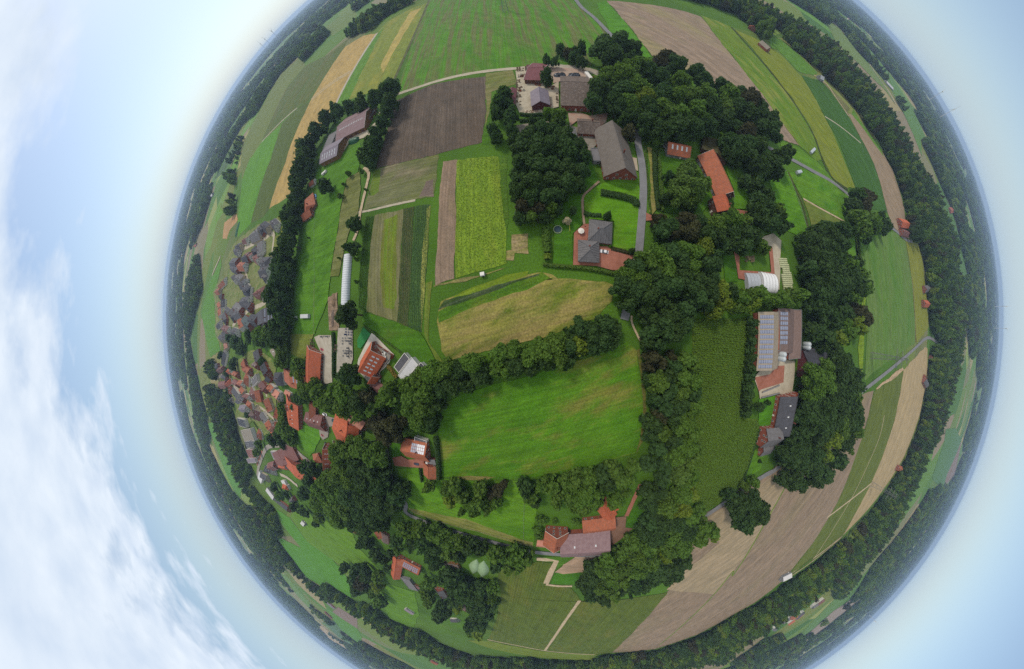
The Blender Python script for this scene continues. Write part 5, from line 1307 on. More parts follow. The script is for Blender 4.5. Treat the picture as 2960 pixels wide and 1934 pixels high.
# --- houses of the village: ridge ends, width, roof, wall
EST = "in the slate-roofed new estate"
VIL = {
 'in the slate-roofed new estate': "V1|1400 80 1480 180 10 slate|1180 150 1300 230 11 dark|1095 220 1180 285 10 slate|930 400 1120 290 17 grey|760 510 835 480 9 maroon|600 640 690 620 11 slate|570 730 650 770 11 slate|1110 590 1110 810 15 grey|960 700 1010 810 10 slate|740 910 860 860 12 dark|830 820 915 865 9 maroon|470 1015 600 1005 15 slate|640 1085 775 1075 12 red|480 1125 620 1185 11 slate|600 1330 710 1390 12 grey|510 1330 560 1410 9 slate|1130 1010 1295 1000 13 slate|1130 1205 1295 1165 13 slate|1195 1300 1245 1380 8 grey|690 1505 800 1470 12 slate|1000 890 1070 945 10 maroon",
 'on the estate rim by the long field': "V1|210 1530 330 1400 12 red|V2|265 310 335 290 11 red|360 350 352 465 12 slate|310 560 335 645 10 red|400 480 402 625 11 slate|330 690 342 805 15 red|400 785 445 925 12 slate|290 1015 352 960 11 slate|400 1065 512 1110 12 maroon|400 1160 452 1305 13 dark|330 1245 402 1315 11 slate|460 690 525 745 11 slate",
 'around the inner loop street of the estate': "V2|640 620 765 705 14 grey|555 705 605 865 12 slate|640 790 765 745 12 slate|775 525 940 480 12 slate|860 565 955 645 11 dark|800 130 892 265 12 slate|830 280 935 305 11 dark|1060 355 1200 300 10 maroon|1212 250 1232 430 13 maroon|1240 950 1246 1060 9 slate|820 905 950 1005 14 teal|945 885 1085 905 13 dark|740 900 780 1060 10 red|600 1120 685 1155 11 slate",
 'on the old village lane': "V3|760 490 802 645 10 red|790 655 912 730 9 red|1042 300 1092 490 14 slate|1412 262 1542 480 12 tan|1195 610 1262 770 13 dark|835 800 832 990 11 red|675 965 755 985 9 red|930 1120 1002 1262 13 maroon|1065 1130 1112 1350 13 red|1150 1000 1232 1112 9 maroon|790 1240 900 1275 7 maroon|1000 560 1060 610 8 brown|1290 880 1330 800 8 slate|560 760 640 800 9 red|1330 1060 1400 1130 8 red",
 'in the western corner of the village': "V3|260 1005 402 990 13 maroon|398 992 490 918 8 orange|488 1050 502 1170 8 red|555 1130 662 1282 13 slate|630 1352 692 1318 9 grey|88 640 222 618 15 slate|218 692 332 640 10 maroon|390 270 340 520 13 slate|418 712 508 690 9 orange|398 118 412 212 13 salmon|330 820 420 860 9 slate|560 940 640 1000 9 maroon|720 1100 780 1180 8 red|440 1290 520 1340 9 slate",
 'among the village gardens': "V4|545 165 602 322 11 red|742 255 700 402 10 orange|715 488 726 612 10 orange|390 300 392 435 11 maroon|480 402 542 502 11 grey|560 522 602 602 10 red|430 650 436 745 8 red|540 1250 642 1282 12 dark|480 1342 562 1392 11 slate|592 1205 682 1180 11 maroon|140 290 232 292 10 lilac|822 1505 872 1530 6 orange|250 210 300 260 8 red|290 350 320 420 9 brown|640 620 660 540 8 salmon|150 130 190 170 9 slate|880 230 900 300 7 red|620 720 690 700 8 orange",
}
WCOL = ['white', 'brick', 'white', 'beige', 'brick']
for zone, spec in VIL.items():
    items, sh = [], None
    for q in spec.split('|'):
        f = q.split()
        if len(f) == 1: sh = f[0]; continue
        items.append((sh, [float(x) for x in f[:4]], float(f[4]), f[5]))
    cols = {}
    items.sort(key=lambda it: SHEETS[it[0]][1] + it[1][1] / SHEETS[it[0]][2])
    for sh, r, w, c in items:
        cols[c] = cols.get(c, 0) + 1
    seen = {}
    for i, (sh, r, w, c) in enumerate(items):
        seen[c] = seen.get(c, 0) + 1
        nm = {'slate': 'slate-grey', 'dark': 'anthracite', 'grey': 'light grey', 'tan': 'beige', 'teal': 'greenish slate'}.get(c, c)
        lab = '%s-roofed house %s' % (nm, zone) if cols[c] == 1 else '%s-roofed house %s, %s from the top' % (nm, zone, ordinal(seen[c]))
        house('%s %g %g %g %g' % (sh, *r), lab, c, WCOL[(i * 7 + int(w)) % 5], 3.6 + (i % 3) * .6, 8.4 + (i % 4) * .4, w=w * 1.12, ext=1.6, hip=(.7 if i % 5 == 2 else 0), group='houses ' + zone, small=(sh in ('V1', 'V2', 'V3')), chim=1,
              lights=(2 if i % 3 == 0 else 0), verge=1)
house("V2 1252 668 1258 942", "slate house covered in dark solar panels at the estate street", 'slate', 'brick', 4.0, 9.0, e="V2 1135 800", chim=1, solar=(7, 4, 1.6, 1.6, .05, .95, .1, .9))
flat("V3 1005 870 1110 745 1225 830", "pale grey flat-roofed hall in the village", 'grey', 'white', 4.5, 'hall', 'village_hall', units=2)
flat("V4 115 425 230 450 275 580", "dark flat roof at the top of the village shops", 'dark', 'white', 6, 'shop building', 'shop_building', units=2)
flat("V4 175 620 330 585 370 780", "brownish flat roof with vents in the middle of the village shops", 'tan', 'white', 6, 'shop building', 'shop_building', units=9)
flat("V4 240 790 350 765 370 880", "blue-grey flat roof below the vented shop", 'slate', 'white', 6, 'shop building', 'shop_building', units=4)
flat("V4 255 915 370 905 380 1045", "maroon flat roof at the lower shops", 'maroon', 'white', 6, 'shop building', 'shop_building', units=3)
flat("V4 265 1060 392 1045 392 1120", "lilac flat roof at the street corner below the shops", 'lilac', 'white', 5, 'shop building', 'shop_building', units=1)
flat("V4 650 935 760 945 740 1060", "lavender flat roof at the street fork", 'lilac', 'white', 4, 'shop building', 'shop_building')
flat("V4 812 1392 866 1392 860 1490", "white-roofed shed below the twin-slope house", 'white', 'white', 3, 'shed', 'white_shed', wins=False)
flat("V4 445 1350 500 1445 560 1400", "white-walled flat building in the lowest village cluster", 'white', 'white', 5, 'building', 'white_building')
# --- houses in the far woods
FARH = [("A3 1615 255 1670 215", 'red', 12, "red roof in the north-eastern wood"), ("B4 1185 815 1260 830", 'orange', 14, "orange-roofed house at the far wood edge"),
        ("B4 1200 905 1280 930", 'maroon', 10, "maroon roof behind the orange house at the wood edge"), ("C4 1420 260 1465 265", 'orange', 12, "orange roof in the eastern wood"),
        ("C4 1430 120 1500 105", 'grey', 12, "grey roof in the eastern wood"), ("C4 1490 790 1520 805", 'red', 8, "tiny red roof deep in the eastern wood"), ("D4 1140 520 1180 530", 'red', 10, "red roof at the south-eastern wood edge"),
        ("C4 1425 1000 1450 1060", 'grey', 14, "grey barn roof at the south-eastern wood edge"), ("E2 180 1395 250 1430", 'red', 12, "red roof in the southern wood"), ("E2 390 1450 480 1484", 'slate', 14, "slate roof in the southern wood"),
        ("D1 970 880 1010 890", 'orange', 10, "orange roof in the western wood"), ("D1 1070 740 1140 830", 'white', 14, "long white hall roof by the western trees"), ("D1 1150 830 1280 940", 'slate', 14, "long slate hall roof by the western trees"),
        ("D1 1300 850 1330 830", 'grey', 9, "pale shed at the western field corner"), ("D1 1410 1060 1440 1090", 'white', 7, "white shed in the south-western pasture"), ("E1 1060 640 1250 800", 'lilac', 18, "long lilac farm hall by the far brown field"),
        ("E1 1140 840 1220 910", 'maroon', 14, "maroon barn on the far southern meadow"), ("E1 540 580 600 600", 'white', 20, "white farm on the southern horizon"), ("E3 2040 480 2140 430", 'white', 10, "white shed roof at the bare field's edge"),
        ("A4 380 735 415 755", 'white', 8, "white hut at the track end in the north-east"), ("A3 1700 395 1780 465", 'tan', 10, "pale yard roof by the north-eastern wood"), ("A4 1010 800 1075 870", 'white', 16, "white farm hall on the north-eastern meadow"),
        ("A1 1480 560 1500 540", 'white', 8, "white house in the north-western wood"), ("B1 700 700 740 660", 'maroon', 14, "maroon farm roof at the dark western copse"), ("B1 530 560 550 540", 'white', 14, "white house west of the copse"),
        ("B1 410 420 435 390", 'white', 20, "white hall on the western horizon"), ("B1 360 1050 380 1030", 'orange', 12, "orange roof in the western woods"), ("B4 1690 690 1740 680", 'red', 20, "red barn row on the far eastern meadow")]
for s, c, w, lab in FARH:
    house(s, lab, c, 'brick' if c != 'white' else 'grey', 3.2, 7.0, w=w * .85, small=True, chim=0, group='houses in the far woods')
rf_ = random.Random(3)
for i, (s, n) in enumerate((("D1 480 580 600 760", 7), ("D1 660 900 760 1080", 5), ("D1 700 730 780 960", 10), ("D1 820 1030 1080 1340", 12), ("A1 520 1480 570 1420", 2), ("A1 660 1240 740 1130", 2), ("B1 300 420 350 380", 3), ("E4 540 920 640 880", 4),
                            ("E3 1950 950 2330 770", 9), ("A4 560 60 660 270", 6), ("A4 1340 1040 1480 1260", 6), ("E1 730 660 850 770", 5), ("D4 1650 600 1720 480", 4), ("C1 110 900 130 960", 3), ("B4 1460 1050 1480 1090", 2))):
    a, b = pts(s)[:2]
    for j in range(n):
        p = a.lerp(b, (j + .5) / n) + Vector((rf_.uniform(-25, 25), rf_.uniform(-25, 25), 0))
        big = i in (0, 1, 4, 5, 6)
        T = thing('distant_building', (p.x, p.y, 0), ('long pale hall' if big else 'small pale house') + ' of the %s skyline hamlet, %s from village side' % ('west east north south upper lower outer inner middle edge wood field hill lane farm'.split()[i], ordinal(j + 1)),
                  'building', 'distant buildings near the skyline', rf_.uniform(0, 3.14))
        L, W, h = (rf_.uniform(25, 45), 12, 8) if big else (rf_.uniform(7, 11), 5, 6)
        MB().box(-L, L, -W, W, 0, h).build('wall', WALLM['white'], T)
        v = [(-L - .5, -W - .5, h), (L + .5, -W - .5, h), (L + .5, W + .5, h), (-L - .5, W + .5, h), (-L - .5, 0, h + W * (.15 if big else .7)), (L + .5, 0, h + W * (.15 if big else .7))]
        MB().add(v, [(0, 1, 5, 4), (2, 3, 4, 5), (1, 2, 5), (3, 0, 4), (3, 2, 1, 0)]).build('roof', ROOF['white' if big else rf_.choice(['red', 'slate', 'maroon', 'grey'])], T)
# ------------------------------------------------------------------ tunnels, tents, silos, bales
def arch(s, w, h, label, name, mat, hoops, cat, z0=0.0, end=True, group=None, rib=None):
    """a half-round cover over the line between two survey points, with hoops and end walls"""
    a, b = pts(s)[:2]
    L = (b - a).length; d = (b - a).normalized(); mid = (a + b) / 2
    T = thing(name, (mid.x, mid.y, 0), label, cat, group, math.atan2(d.y, d.x))
    n, m = 14, max(2, hoops * 2)
    prof = [(-w / 2 * math.cos(math.pi * i / n), h * math.sin(math.pi * i / n) ** .8) for i in range(n + 1)]
    v, f = [], []
    for j in range(m + 1):
        k = 1.0 if j % 2 == 0 else 0.985
        v += [(-L / 2 + L * j / m, y * k, z * k + .02) for y, z in prof]
    for j in range(m):
        for i in range(n):
            q = j * (n + 1) + i
            f.append((q, q + 1, q + n + 2, q + n + 1))
    obj('cover', mesh('cover', v, f, mat, True), None, T)
    for j in range(0, m + 1, 2):
        x = -L / 2 + L * j / m
        hb = MB()
        for i in range(n):
            hb.tube((x, prof[i][0] * 1.01, prof[i][1] * 1.01 + .03), (x, prof[i + 1][0] * 1.01, prof[i + 1][1] * 1.01 + .03), .05, .05, 4)
        hb.build('hoop', rib or WALLM['grey'], T)
    if end:
        for x in (-L / 2 + .05, L / 2 - .05):
            obj('end_wall', mesh('end_wall', [(x, y * .97, z * .97 + .02) for y, z in prof], [tuple(range(n + 1))], mat), None, T)
    return T
FILM = plain('white_film', '#dfe4e8', '#ccd3d8', scale=.5, rough=.45, spec=.4)
TENT = plain('white_tarpaulin', '#eef0f2', '#dfe3e6', scale=.4, rough=.5)
arch("B1 1890 1140 C1 1860 330", 8.0, 3.2, "long white polytunnel between pasture and vegetable plots", 'polytunnel', FILM, 24, 'polytunnel')
arch("G4 740 1000 1180 1065", 13, 4.2, "bright white arched tent barn beside the silage bales", 'tent_barn', TENT, 5, 'tent barn')
arch("G4 330 995 725 1005", 11, 2.8, "lower pale grey arched shelter joined to the white tent barn", 'tent_shelter', plain('grey_tarpaulin', '#b9bfc6', '#a9b0b8', scale=.5, rough=.5), 4, 'tent barn')
def bale_mesh():
    n, v, f = 14, [], []
    for x, r in ((-.62, .45), (-.6, .58), (-.4, .66), (.4, .66), (.6, .58), (.62, .45)):
        v += [(x, r * math.cos(2 * math.pi * i / n), .66 + r * math.sin(2 * math.pi * i / n)) for i in range(n)]
    for k in range(5):
        f += [(k * n + i, k * n + (i + 1) % n, (k + 1) * n + (i + 1) % n, (k + 1) * n + i) for i in range(n)]
    f += [tuple(range(n - 1, -1, -1)), tuple(range(5 * n, 6 * n))]
    return mesh('silage_bale', v, f, plain('bale_wrap', '#d6dfd0', '#c2d1c2', scale=1.2, rough=.35, spec=.45), True)
BALE = bale_mesh()
rb_ = random.Random(4)
row_no = 0
for i in range(17):
    t = i / 16
    y = 300 + 960 * t
    xl = 1330 + 160 * t + (60 if 0.3 < t < .45 else 0)
    xr = 1590 + 170 * min(1, t * 1.5)
    a, b = p1('G4 %g %g' % (xl, y)), p1('G4 %g %g' % (xr, y + 8))
    n = max(3, int((b - a).length / 1.34))
    d = (b - a).normalized()
    for j in range(n):
        o = obj('silage_bale', BALE, None, None, 'pale wrapped silage bale in the %s row from the top, %s from the tent' % (ordinal(i + 1), ordinal(j + 1)), 'silage bale', 'wrapped bales in the long stack')
        o.location = a + d * (j + .5) * 1.30 + Vector((rb_.uniform(-.05, .05), rb_.uniform(-.06, .06), 0))
        o.rotation_euler = (0, 0, math.atan2(d.y, d.x) + rb_.uniform(-.06, .06))
SILO = plain('silo_steel', '#c4ccd0', '#aab4b9', scale=.8, rough=.4, spec=.5)
def silo(s, h, r, label):
    p = p1(s)
    T = thing('feed_silo', p, label, 'silo', 'feed silos at the solar barns')
    n, v, f = 16, [], []
    for z, rr in ((.9, .3), (2.2, r), (h - .9, r), (h - .2, r * .45), (h, .2)):
        v += [(rr * math.cos(2 * math.pi * i / n), rr * math.sin(2 * math.pi * i / n), z) for i in range(n)]
    for k in range(4):
        f += [(k * n + i, k * n + (i + 1) % n, (k + 1) * n + (i + 1) % n, (k + 1) * n + i) for i in range(n)]
    f += [tuple(range(4 * n, 5 * n))]
    obj('tank', mesh('tank', v, f, SILO, True), None, T)
    for a in (.8, 2.4, 3.9, 5.5):
        MB().tube((r * .9 * math.cos(a), r * .9 * math.sin(a), 0), (r * .9 * math.cos(a), r * .9 * math.sin(a), 2.4), .08, .08, 5).build('leg', WALLM['grey'], T)
    MB().tube((r + .12, 0, .2), (r + .12, 0, h - .3), .06, .06, 5).build('filling_pipe', WALLM['grey'], T)
silo("G5 228 478", 9.0, 1.7, "upper of two pale silos between the solar barns")
silo("G5 222 518", 9.0, 1.7, "lower of two pale silos between the solar barns")
silo("G5 494 384", 7.5, 1.6, "upper of two pale silos behind the cattle barn")
silo("G5 492 416", 7.5, 1.6, "lower of two pale silos behind the cattle barn")
def mound(s, w, h, label, name, mat, cat, rough=.12, point=False, group=None, parts=0, pmat=None):
    """a heap along the line between two points"""
    a, b = pts(s)[:2]
    L = (b - a).length; d = (b - a).normalized(); mid = (a + b) / 2
    T = thing(name, (mid.x, mid.y, 0), label, cat, group, math.atan2(d.y, d.x))
    rr = random.Random(int(abs(mid.x * 3)))
    v, f = [], []
    nx, ny = 14, 9
    for i in range(nx + 1):
        u = i / nx * 2 - 1
        prof = (1 - abs(u) ** (1.6 if point else 4)) ** (1.0 if point else .5)
        for j in range(ny + 1):
            q = j / ny * 2 - 1
            z = h * prof * (1 - abs(q) ** 2.4) * (1 + rr.uniform(-rough, rough))
            v.append((u * L / 2, q * w / 2 * max(prof, .06), max(0.02, z)))
    for i in range(nx):
        for j in range(ny):
            k = i * (ny + 1) + j
            f.append((k, k + ny + 1, k + ny + 2, k + 1))
    obj('cover', mesh('cover', v, f, mat, True), None, T)
    for k in range(parts):
        u, q = rr.uniform(-.75, .75), rr.uniform(-.7, .7)
        z = h * (1 - abs(u) ** 4) ** .5 * (1 - abs(q) ** 2.4)
        ty = MB()
        for g in range(8):
            a0, a1 = g * math.pi / 4, (g + 1) * math.pi / 4
            ty.tube((.32 * math.cos(a0), .32 * math.sin(a0), 0), (.32 * math.cos(a1), .32 * math.sin(a1), 0), .12, .12, 4)
        o = ty.build('tyre', pmat, T)
        o.location = (u * L / 2, q * w / 2, z + .12)
    return T
BLACK = plain('black_sheet', '#3f4650', '#30363f', scale=.9, rough=.4, spec=.5)
RUBBER = plain('tyre_rubber', '#2c2d2f', '#38393b', scale=2)
PALE = plain('pale_green_sheet', '#a9c9b8', '#93b7a6', scale=.7, rough=.4, spec=.4)
mound("F1 625 212 785 208", 7, 2.2, "left-hand dark sheeted silage heap beside the brick barn", 'silage_heap', BLACK, 'silage heap', group='silage heaps on the yard', parts=26, pmat=RUBBER)
mound("F1 805 235 962 222", 9, 3.0, "right-hand, taller dark sheeted silage heap beside the brick barn", 'silage_heap', BLACK, 'silage heap', group='silage heaps on the yard', parts=34, pmat=RUBBER)
mound("G8 1893 120 1818 415", 10, 2.6, "narrower pale green sheeted clamp by the southern grove", 'silage_clamp', PALE, 'silage clamp', .05, True, 'pale clamps')
mound("G8 2040 150 2005 485", 11, 2.8, "wider pale green sheeted clamp next to the vegetable field", 'silage_clamp', PALE, 'silage clamp', .05, True, 'pale clamps')
mound("G1 855 870 1085 800", 8, 3.0, "dark green tarpaulin heap in front of the mauve barn", 'tarpaulin_heap', plain('green_tarpaulin', '#2f6a55', '#275a48', scale=.6, rough=.45), 'heap')
mound("B1 780 970 820 810", 12, 2.2, "long dark green netted heap at the bright green field corner", 'netted_heap', plain('green_net', '#33685a', '#4a7f72', scale=.3), 'heap')
mound("C1 1745 160 1745 300", 5, 1.6, "upper earth and timber heap beside the polytunnel", 'timber_heap', plain('timber_and_earth', '#9a8468', '#6f5c4c', scale=1.2), 'heap', .5)
mound("C1 1740 310 1735 500", 4, 1.3, "lower rubble heap beside the polytunnel", 'rubble_heap', plain('rubble', '#8a7c70', '#5f544b', scale=1.4), 'heap', .6)
# ------------------------------------------------------------------ vehicles
def car(s, label, color, name='parked_car', van=False, group='cars in the yards', cat='car'):
    a, b = pts(s)[:2]
    mid = (a + b) / 2; d = (b - a).normalized()
    T = thing(name, (mid.x, mid.y, 0), label, cat, group, math.atan2(d.y, d.x))
    m = plain('car_paint', color, color, rough=.25, spec=.6)
    L, W = (5.2, 1.95) if van else (4.4, 1.8)
    n = 7
    xs = [-L / 2, -L / 2 + .15, -L / 2 + .8, 0, L / 2 - 1.0, L / 2 - .15, L / 2]
    top = [.75, .95, 1.0, 1.0, .95, .82, .6]
    wd = [.78, .92, .97, 1, .97, .9, .74]
    v, f = [], []
    for x, z, k in zip(xs, top, wd):
        y = W / 2 * k
        v += [(x, -y, .28), (x, y, .28), (x, y, z - .12), (x, y * .88, z), (x, -y * .88, z), (x, -y, z - .12)]
    for i in range(n - 1):
        for j in range(6):
            f.append((i * 6 + j, i * 6 + (j + 1) % 6, (i + 1) * 6 + (j + 1) % 6, (i + 1) * 6 + j))
    f += [(5, 4, 3, 2, 1, 0), tuple((n - 1) * 6 + j for j in range(6))]
    body = obj('body', mesh('body', v, f, m), None, T)
    h = 1.95 if van else 1.45
    x0, x1, x2, x3 = (-L / 2 + .1, -L / 2 + .35, L / 2 - 1.7, L / 2 - .9) if van else (-L / 2 + .45, -L / 2 + 1.15, L / 2 - 2.0, L / 2 - 1.15)
    y0, y1 = W / 2 * .9, W / 2 * .74
    cv = [(x0, -y0, .98), (x3, -y0, .98), (x3, y0, .98), (x0, y0, .98), (x1, -y1, h), (x2, -y1, h), (x2, y1, h), (x1, y1, h)]
    obj('window_band', mesh('window_band', cv, [(0, 1, 5, 4), (1, 2, 6, 5), (2, 3, 7, 6), (3, 0, 4, 7)], GLASS), None, T)
    MB().add([(x1 - .05, -y1 - .03, h), (x2 + .05, -y1 - .03, h), (x2 + .05, y1 + .03, h), (x1 - .05, y1 + .03, h), (x1, -y1, h + .07), (x2, -y1, h + .07), (x2, y1, h + .07), (x1, y1, h + .07)],
             [(0, 1, 5, 4), (1, 2, 6, 5), (2, 3, 7, 6), (3, 0, 4, 7), (4, 5, 6, 7), (3, 2, 1, 0)]).build('car_roof', m, T)
    for x in (-L / 2 + .85, L / 2 - .85):
        for y in (-W / 2 + .02, W / 2 - .02):
            w = MB().tube((x, y - .1, .33), (x, y + .1, .33), .33, .33, 12).build('wheel', RUBBER, T)
            MB().tube((x, y - .12, .33), (x, y + .12, .33), .18, .18, 8).build('rim', SILO, w)
    for y in (-W / 2 + .3, W / 2 - .3):
        MB().box(L / 2 - .12, L / 2 + .02, y - .18, y + .18, .55, .68).build('headlight', WHITE, T)
        MB().box(-L / 2 - .02, -L / 2 + .1, y - .15, y + .15, .6, .75).build('tail_light', plain('red_lens', '#a02020', '#8a1a1a'), T)
    return T
car("G3 1540 1020 1340 985", "white car parked on the red brick yard by the bungalow", '#e9eaec')
car("G6 740 975 530 955", "dark blue car on the red brick drive of the solar house", '#27304a')
car("V6 975 172 1072 218", "upper white car in the cobbled village yard", '#eceded')
car("V6 950 262 1062 318", "lower white van in the cobbled village yard", '#eceded', van=True, cat='van', name='parked_van')
car("V6 985 800 1052 840", "black car on the small white-edged terrace", '#24262a')
car("V6 925 650 995 690", "red car beside the village lawn", '#b03428')
car("V5 1042 400 1122 445", "bright red car on the concrete yard by the orange barn", '#d04050')
car("D4 -60 -5 -40 15", "silver car by the wood behind the slate farmhouse", '#b9bcc0')
car("C4 1100 885 1120 872", "dark car driving along the eastern lane", '#33363a')
car("D2 1990 1165 2020 1160", "white car beside the gabled farm", '#e9eaec')
car("G8 130 90 200 100", "white van in front of the blue solar house", '#e9eaec', van=True, cat='van', name='parked_van')
def trailer(s, label, w=2.4, h=2.4, mat=None, name='trailer', cat='trailer', legs=True):
    a, b = pts(s)[:2]
    L = max((b - a).length, 2.2); mid = (a + b) / 2; d = (b - a).normalized()
    T = thing(name, (mid.x, mid.y, 0), label, cat, None, math.atan2(d.y, d.x))
    mb = MB()
    v = []
    for x in (-L / 2, L / 2):
        v += [(x, -w / 2, .6), (x, w / 2, .6), (x, w / 2, h - .25), (x, w / 2 - .3, h), (x, -w / 2 + .3, h), (x, -w / 2, h - .25)]
    mb.add(v, [(j, (j + 1) % 6, (j + 1) % 6 + 6, j + 6) for j in range(6)] + [(5, 4, 3, 2, 1, 0), (6, 7, 8, 9, 10, 11)])
    mb.build('body', mat or WHITE, T)
    MB().box(-L / 2, L / 2 + .9, -.1, .1, .45, .58).build('drawbar', WALLM['grey'], T)
    for y in (-w / 2 - .12, w / 2 + .12):
        MB().tube((0, y - .1, .4), (0, y + .1, .4), .4, .4, 12).build('wheel', RUBBER, T)
    MB().box(-.4, .4, -w / 2 - .04, -w / 2 + .02, .75, h - .5).build('door', WALLM['grey'], T)
    return T
trailer("F1 1022 190 1085 268", "white box trailer on the curved yard road", 2.5, 2.6)
trailer("C1 1325 408 1390 405", "left white mobile hen house on the western pasture", 3.0, 2.8, name='hen_trailer', cat='hen house')
trailer("C1 1440 388 1515 385", "right white mobile hen house on the western pasture", 3.4, 2.8, plain('pale_sheet', '#cfd2d4', '#bfc3c6'), name='hen_trailer', cat='hen house')
trailer("B4 130 345 170 335", "silver field trailer on the green eastern paddock", 2.6, 2.8, SILO, name='field_trailer')
trailer("B1 1640 360 1680 325", "white caravan at the top of the western pasture", 2.4, 2.6, name='caravan', cat='caravan')
trailer("V6 1140 395 1220 425", "dark teal skip container in the cobbled village yard", 2.3, 1.7, plain('teal_steel', '#3d5a60', '#344e54'), name='skip_container', cat='container')
trailer("G1 1385 130 1450 110", "pale green machine at the dark shed end", 2.5, 3, plain('green_paint', '#5f9a8a', '#548a7c'), name='farm_machine', cat='machine')
trailer("B4 270 150 310 110", "grey farm trailer on the stubble corner", 2.5, 2.2, SILO, name='tipping_trailer')
trailer("B2 1160 1335 1185 1330", "small white hut on the grass track below the plots", 2.0, 2.2, name='shepherd_hut', cat='hut')
# crates and pallets in the yards
def crate(p, yaw, label, mat, group, s=(1.2, 1.0, 1.1), stack=1):
    T = thing('pallet_crate', p, label, 'crate', group, yaw)
    for k in range(stack):
        z = k * s[2]
        mb = MB()
        mb.box(-s[0] / 2, s[0] / 2, -s[1] / 2, -s[1] / 2 + .06, z + .14, z + s[2] - .04).box(-s[0] / 2, s[0] / 2, s[1] / 2 - .06, s[1] / 2, z + .14, z + s[2] - .04)
        mb.box(-s[0] / 2, -s[0] / 2 + .06, -s[1] / 2 + .06, s[1] / 2 - .06, z + .14, z + s[2] - .04).box(s[0] / 2 - .06, s[0] / 2, -s[1] / 2 + .06, s[1] / 2 - .06, z + .14, z + s[2] - .04)
        mb.box(-s[0] / 2 + .06, s[0] / 2 - .06, -s[1] / 2 + .06, s[1] / 2 - .06, z + .14, z + .2)
        mb.build('box', mat, T)
        MB().box(-s[0] / 2, s[0] / 2, -s[1] / 2, s[1] / 2, z + .02, z + .12).build('pallet', WALLM['wood'], T)
    return T
BLUEP = plain('blue_plastic', '#3a5fa0', '#314f8a', rough=.5)
GREYP = plain('grey_plastic', '#a4aab0', '#8f959b', rough=.5)
WOODP = plain('bleached_wood', '#a89880', '#94846c', scale=2)
rc_ = random.Random(11)
def crates(s0, s1, nx, ny, label, mat, group, skip=.15):
    (a, b), (c, _) = pts(s0)[:2], pts(s1)[:2]
    k = 0
    for j in range(ny):
        for i in range(nx):
            if rc_.random() < skip: continue
            k += 1
            p = a + (b - a) * ((i + .5) / nx) + (c - a) * ((j + .5) / ny) + Vector((rc_.uniform(-.2, .2), rc_.uniform(-.2, .2), 0))
            crate(p, math.atan2((b - a).y, (b - a).x) + rc_.uniform(-.12, .12), '%s, %s in reading order' % (label, ordinal(k)), mat, group, stack=rc_.choice((1, 1, 2, 2)))
crates("V7 150 140 325 150", "V7 150 310 325 310", 3, 3, "blue crate on the slab yard by the polytunnel", BLUEP, 'blue crates', .05)
crates("V7 75 330 320 330", "V7 75 520 320 520", 4, 3, "grey crate in the upper yard stack", GREYP, 'upper grey crates')
crates("V7 90 560 320 560", "V7 90 790 320 790", 4, 4, "grey crate in the lower yard stack", GREYP, 'lower grey crates', .25)
crates("F1 175 120 310 110", "F1 175 170 310 170", 4, 2, "wooden crate beside the plum shed", WOODP, 'crates beside the plum shed')
crates("F1 175 260 235 250", "F1 170 400 240 400", 2, 5, "wooden crate along the farm shop hedge", WOODP, 'crates along the yard hedge', .25)
crates("F1 175 460 240 450", "F1 180 590 230 590", 2, 4, "wooden crate by the long low shed", WOODP, 'crates by the long low shed', .3)
crates("F1 650 420 690 420", "F1 650 560 690 560", 1, 4, "wooden crate at the brick barn gable", WOODP, 'crates at the brick barn')
crates("V5 850 200 925 200", "V5 850 420 925 420", 2, 4, "weathered crate at the head of the orange barn", WOODP, 'crates at the orange barn', .2)
crates("V5 1060 140 1250 130", "V5 1060 190 1250 190", 5, 1, "assorted crate along the top of the concrete yard", GREYP, 'crates at the yard top', .1)
crates("V5 1320 310 1400 310", "V5 1320 480 1400 490", 2, 4, "weathered crate between the two yards", WOODP, 'crates between the yards', .2)
crates("G4 340 220 560 220", "G4 340 400 560 400", 4, 3, "stone-filled crate on the round lawn by the tent barn", WOODP, 'crates on the lawn', .35)
crates("V6 830 190 880 190", "V6 830 380 880 380", 1, 5, "dark crate along the stable wall", plain('dark_crates', '#4a4c50', '#3c3e42'), 'crates along the stable', .1)
MIXW = [plain('white_bags', '#d8d4ca', '#c6c2b6'), plain('rust_steel', '#8a5a48', '#744a3a'), plain('terracotta_pots', '#a86a50', '#965c44'), WOODP]
for g_, (s0, s1, nx, ny, lb) in enumerate((("F1 190 200 300 190", "F1 190 245 300 240", 4, 2, "farm shop pallet near the plum shed door"), ("F1 200 340 290 340", "F1 190 420 300 420", 3, 2, "farm shop pallet in the middle of the gravel"),
        ("F1 560 340 640 335", "F1 570 400 650 400", 3, 2, "farm shop pallet above the open hall"), ("F1 340 270 480 290", "F1 340 330 480 340", 5, 2, "machinery pallet in front of the plum shed"), ("F1 250 640 480 640", "F1 250 665 480 665", 6, 1, "plant pallet along the lower yard wall"),
        ("F1 1100 225 1150 235", "F1 1100 260 1150 270", 2, 2, "stone pallet by the box trailer"), ("F1 560 560 600 560", "F1 560 640 610 640", 2, 3, "timber pallet beside the open hall"))):
    (a, b), (c, _) = pts(s0)[:2], pts(s1)[:2]
    for k in range(nx * ny):
        i, j = k % nx, k // nx
        p = a + (b - a) * ((i + .5) / nx) + (c - a) * ((j + .5) / ny) + Vector((rc_.uniform(-.5, .5), rc_.uniform(-.5, .5), 0))
        crate(p, rc_.uniform(0, 1.5), '%s, %s in reading order' % (lb, ordinal(k + 1)), MIXW[rc_.randrange(4)], lb, (rc_.uniform(1.2, 2.0), rc_.uniform(1.0, 1.5), rc_.uniform(.8, 1.5)))
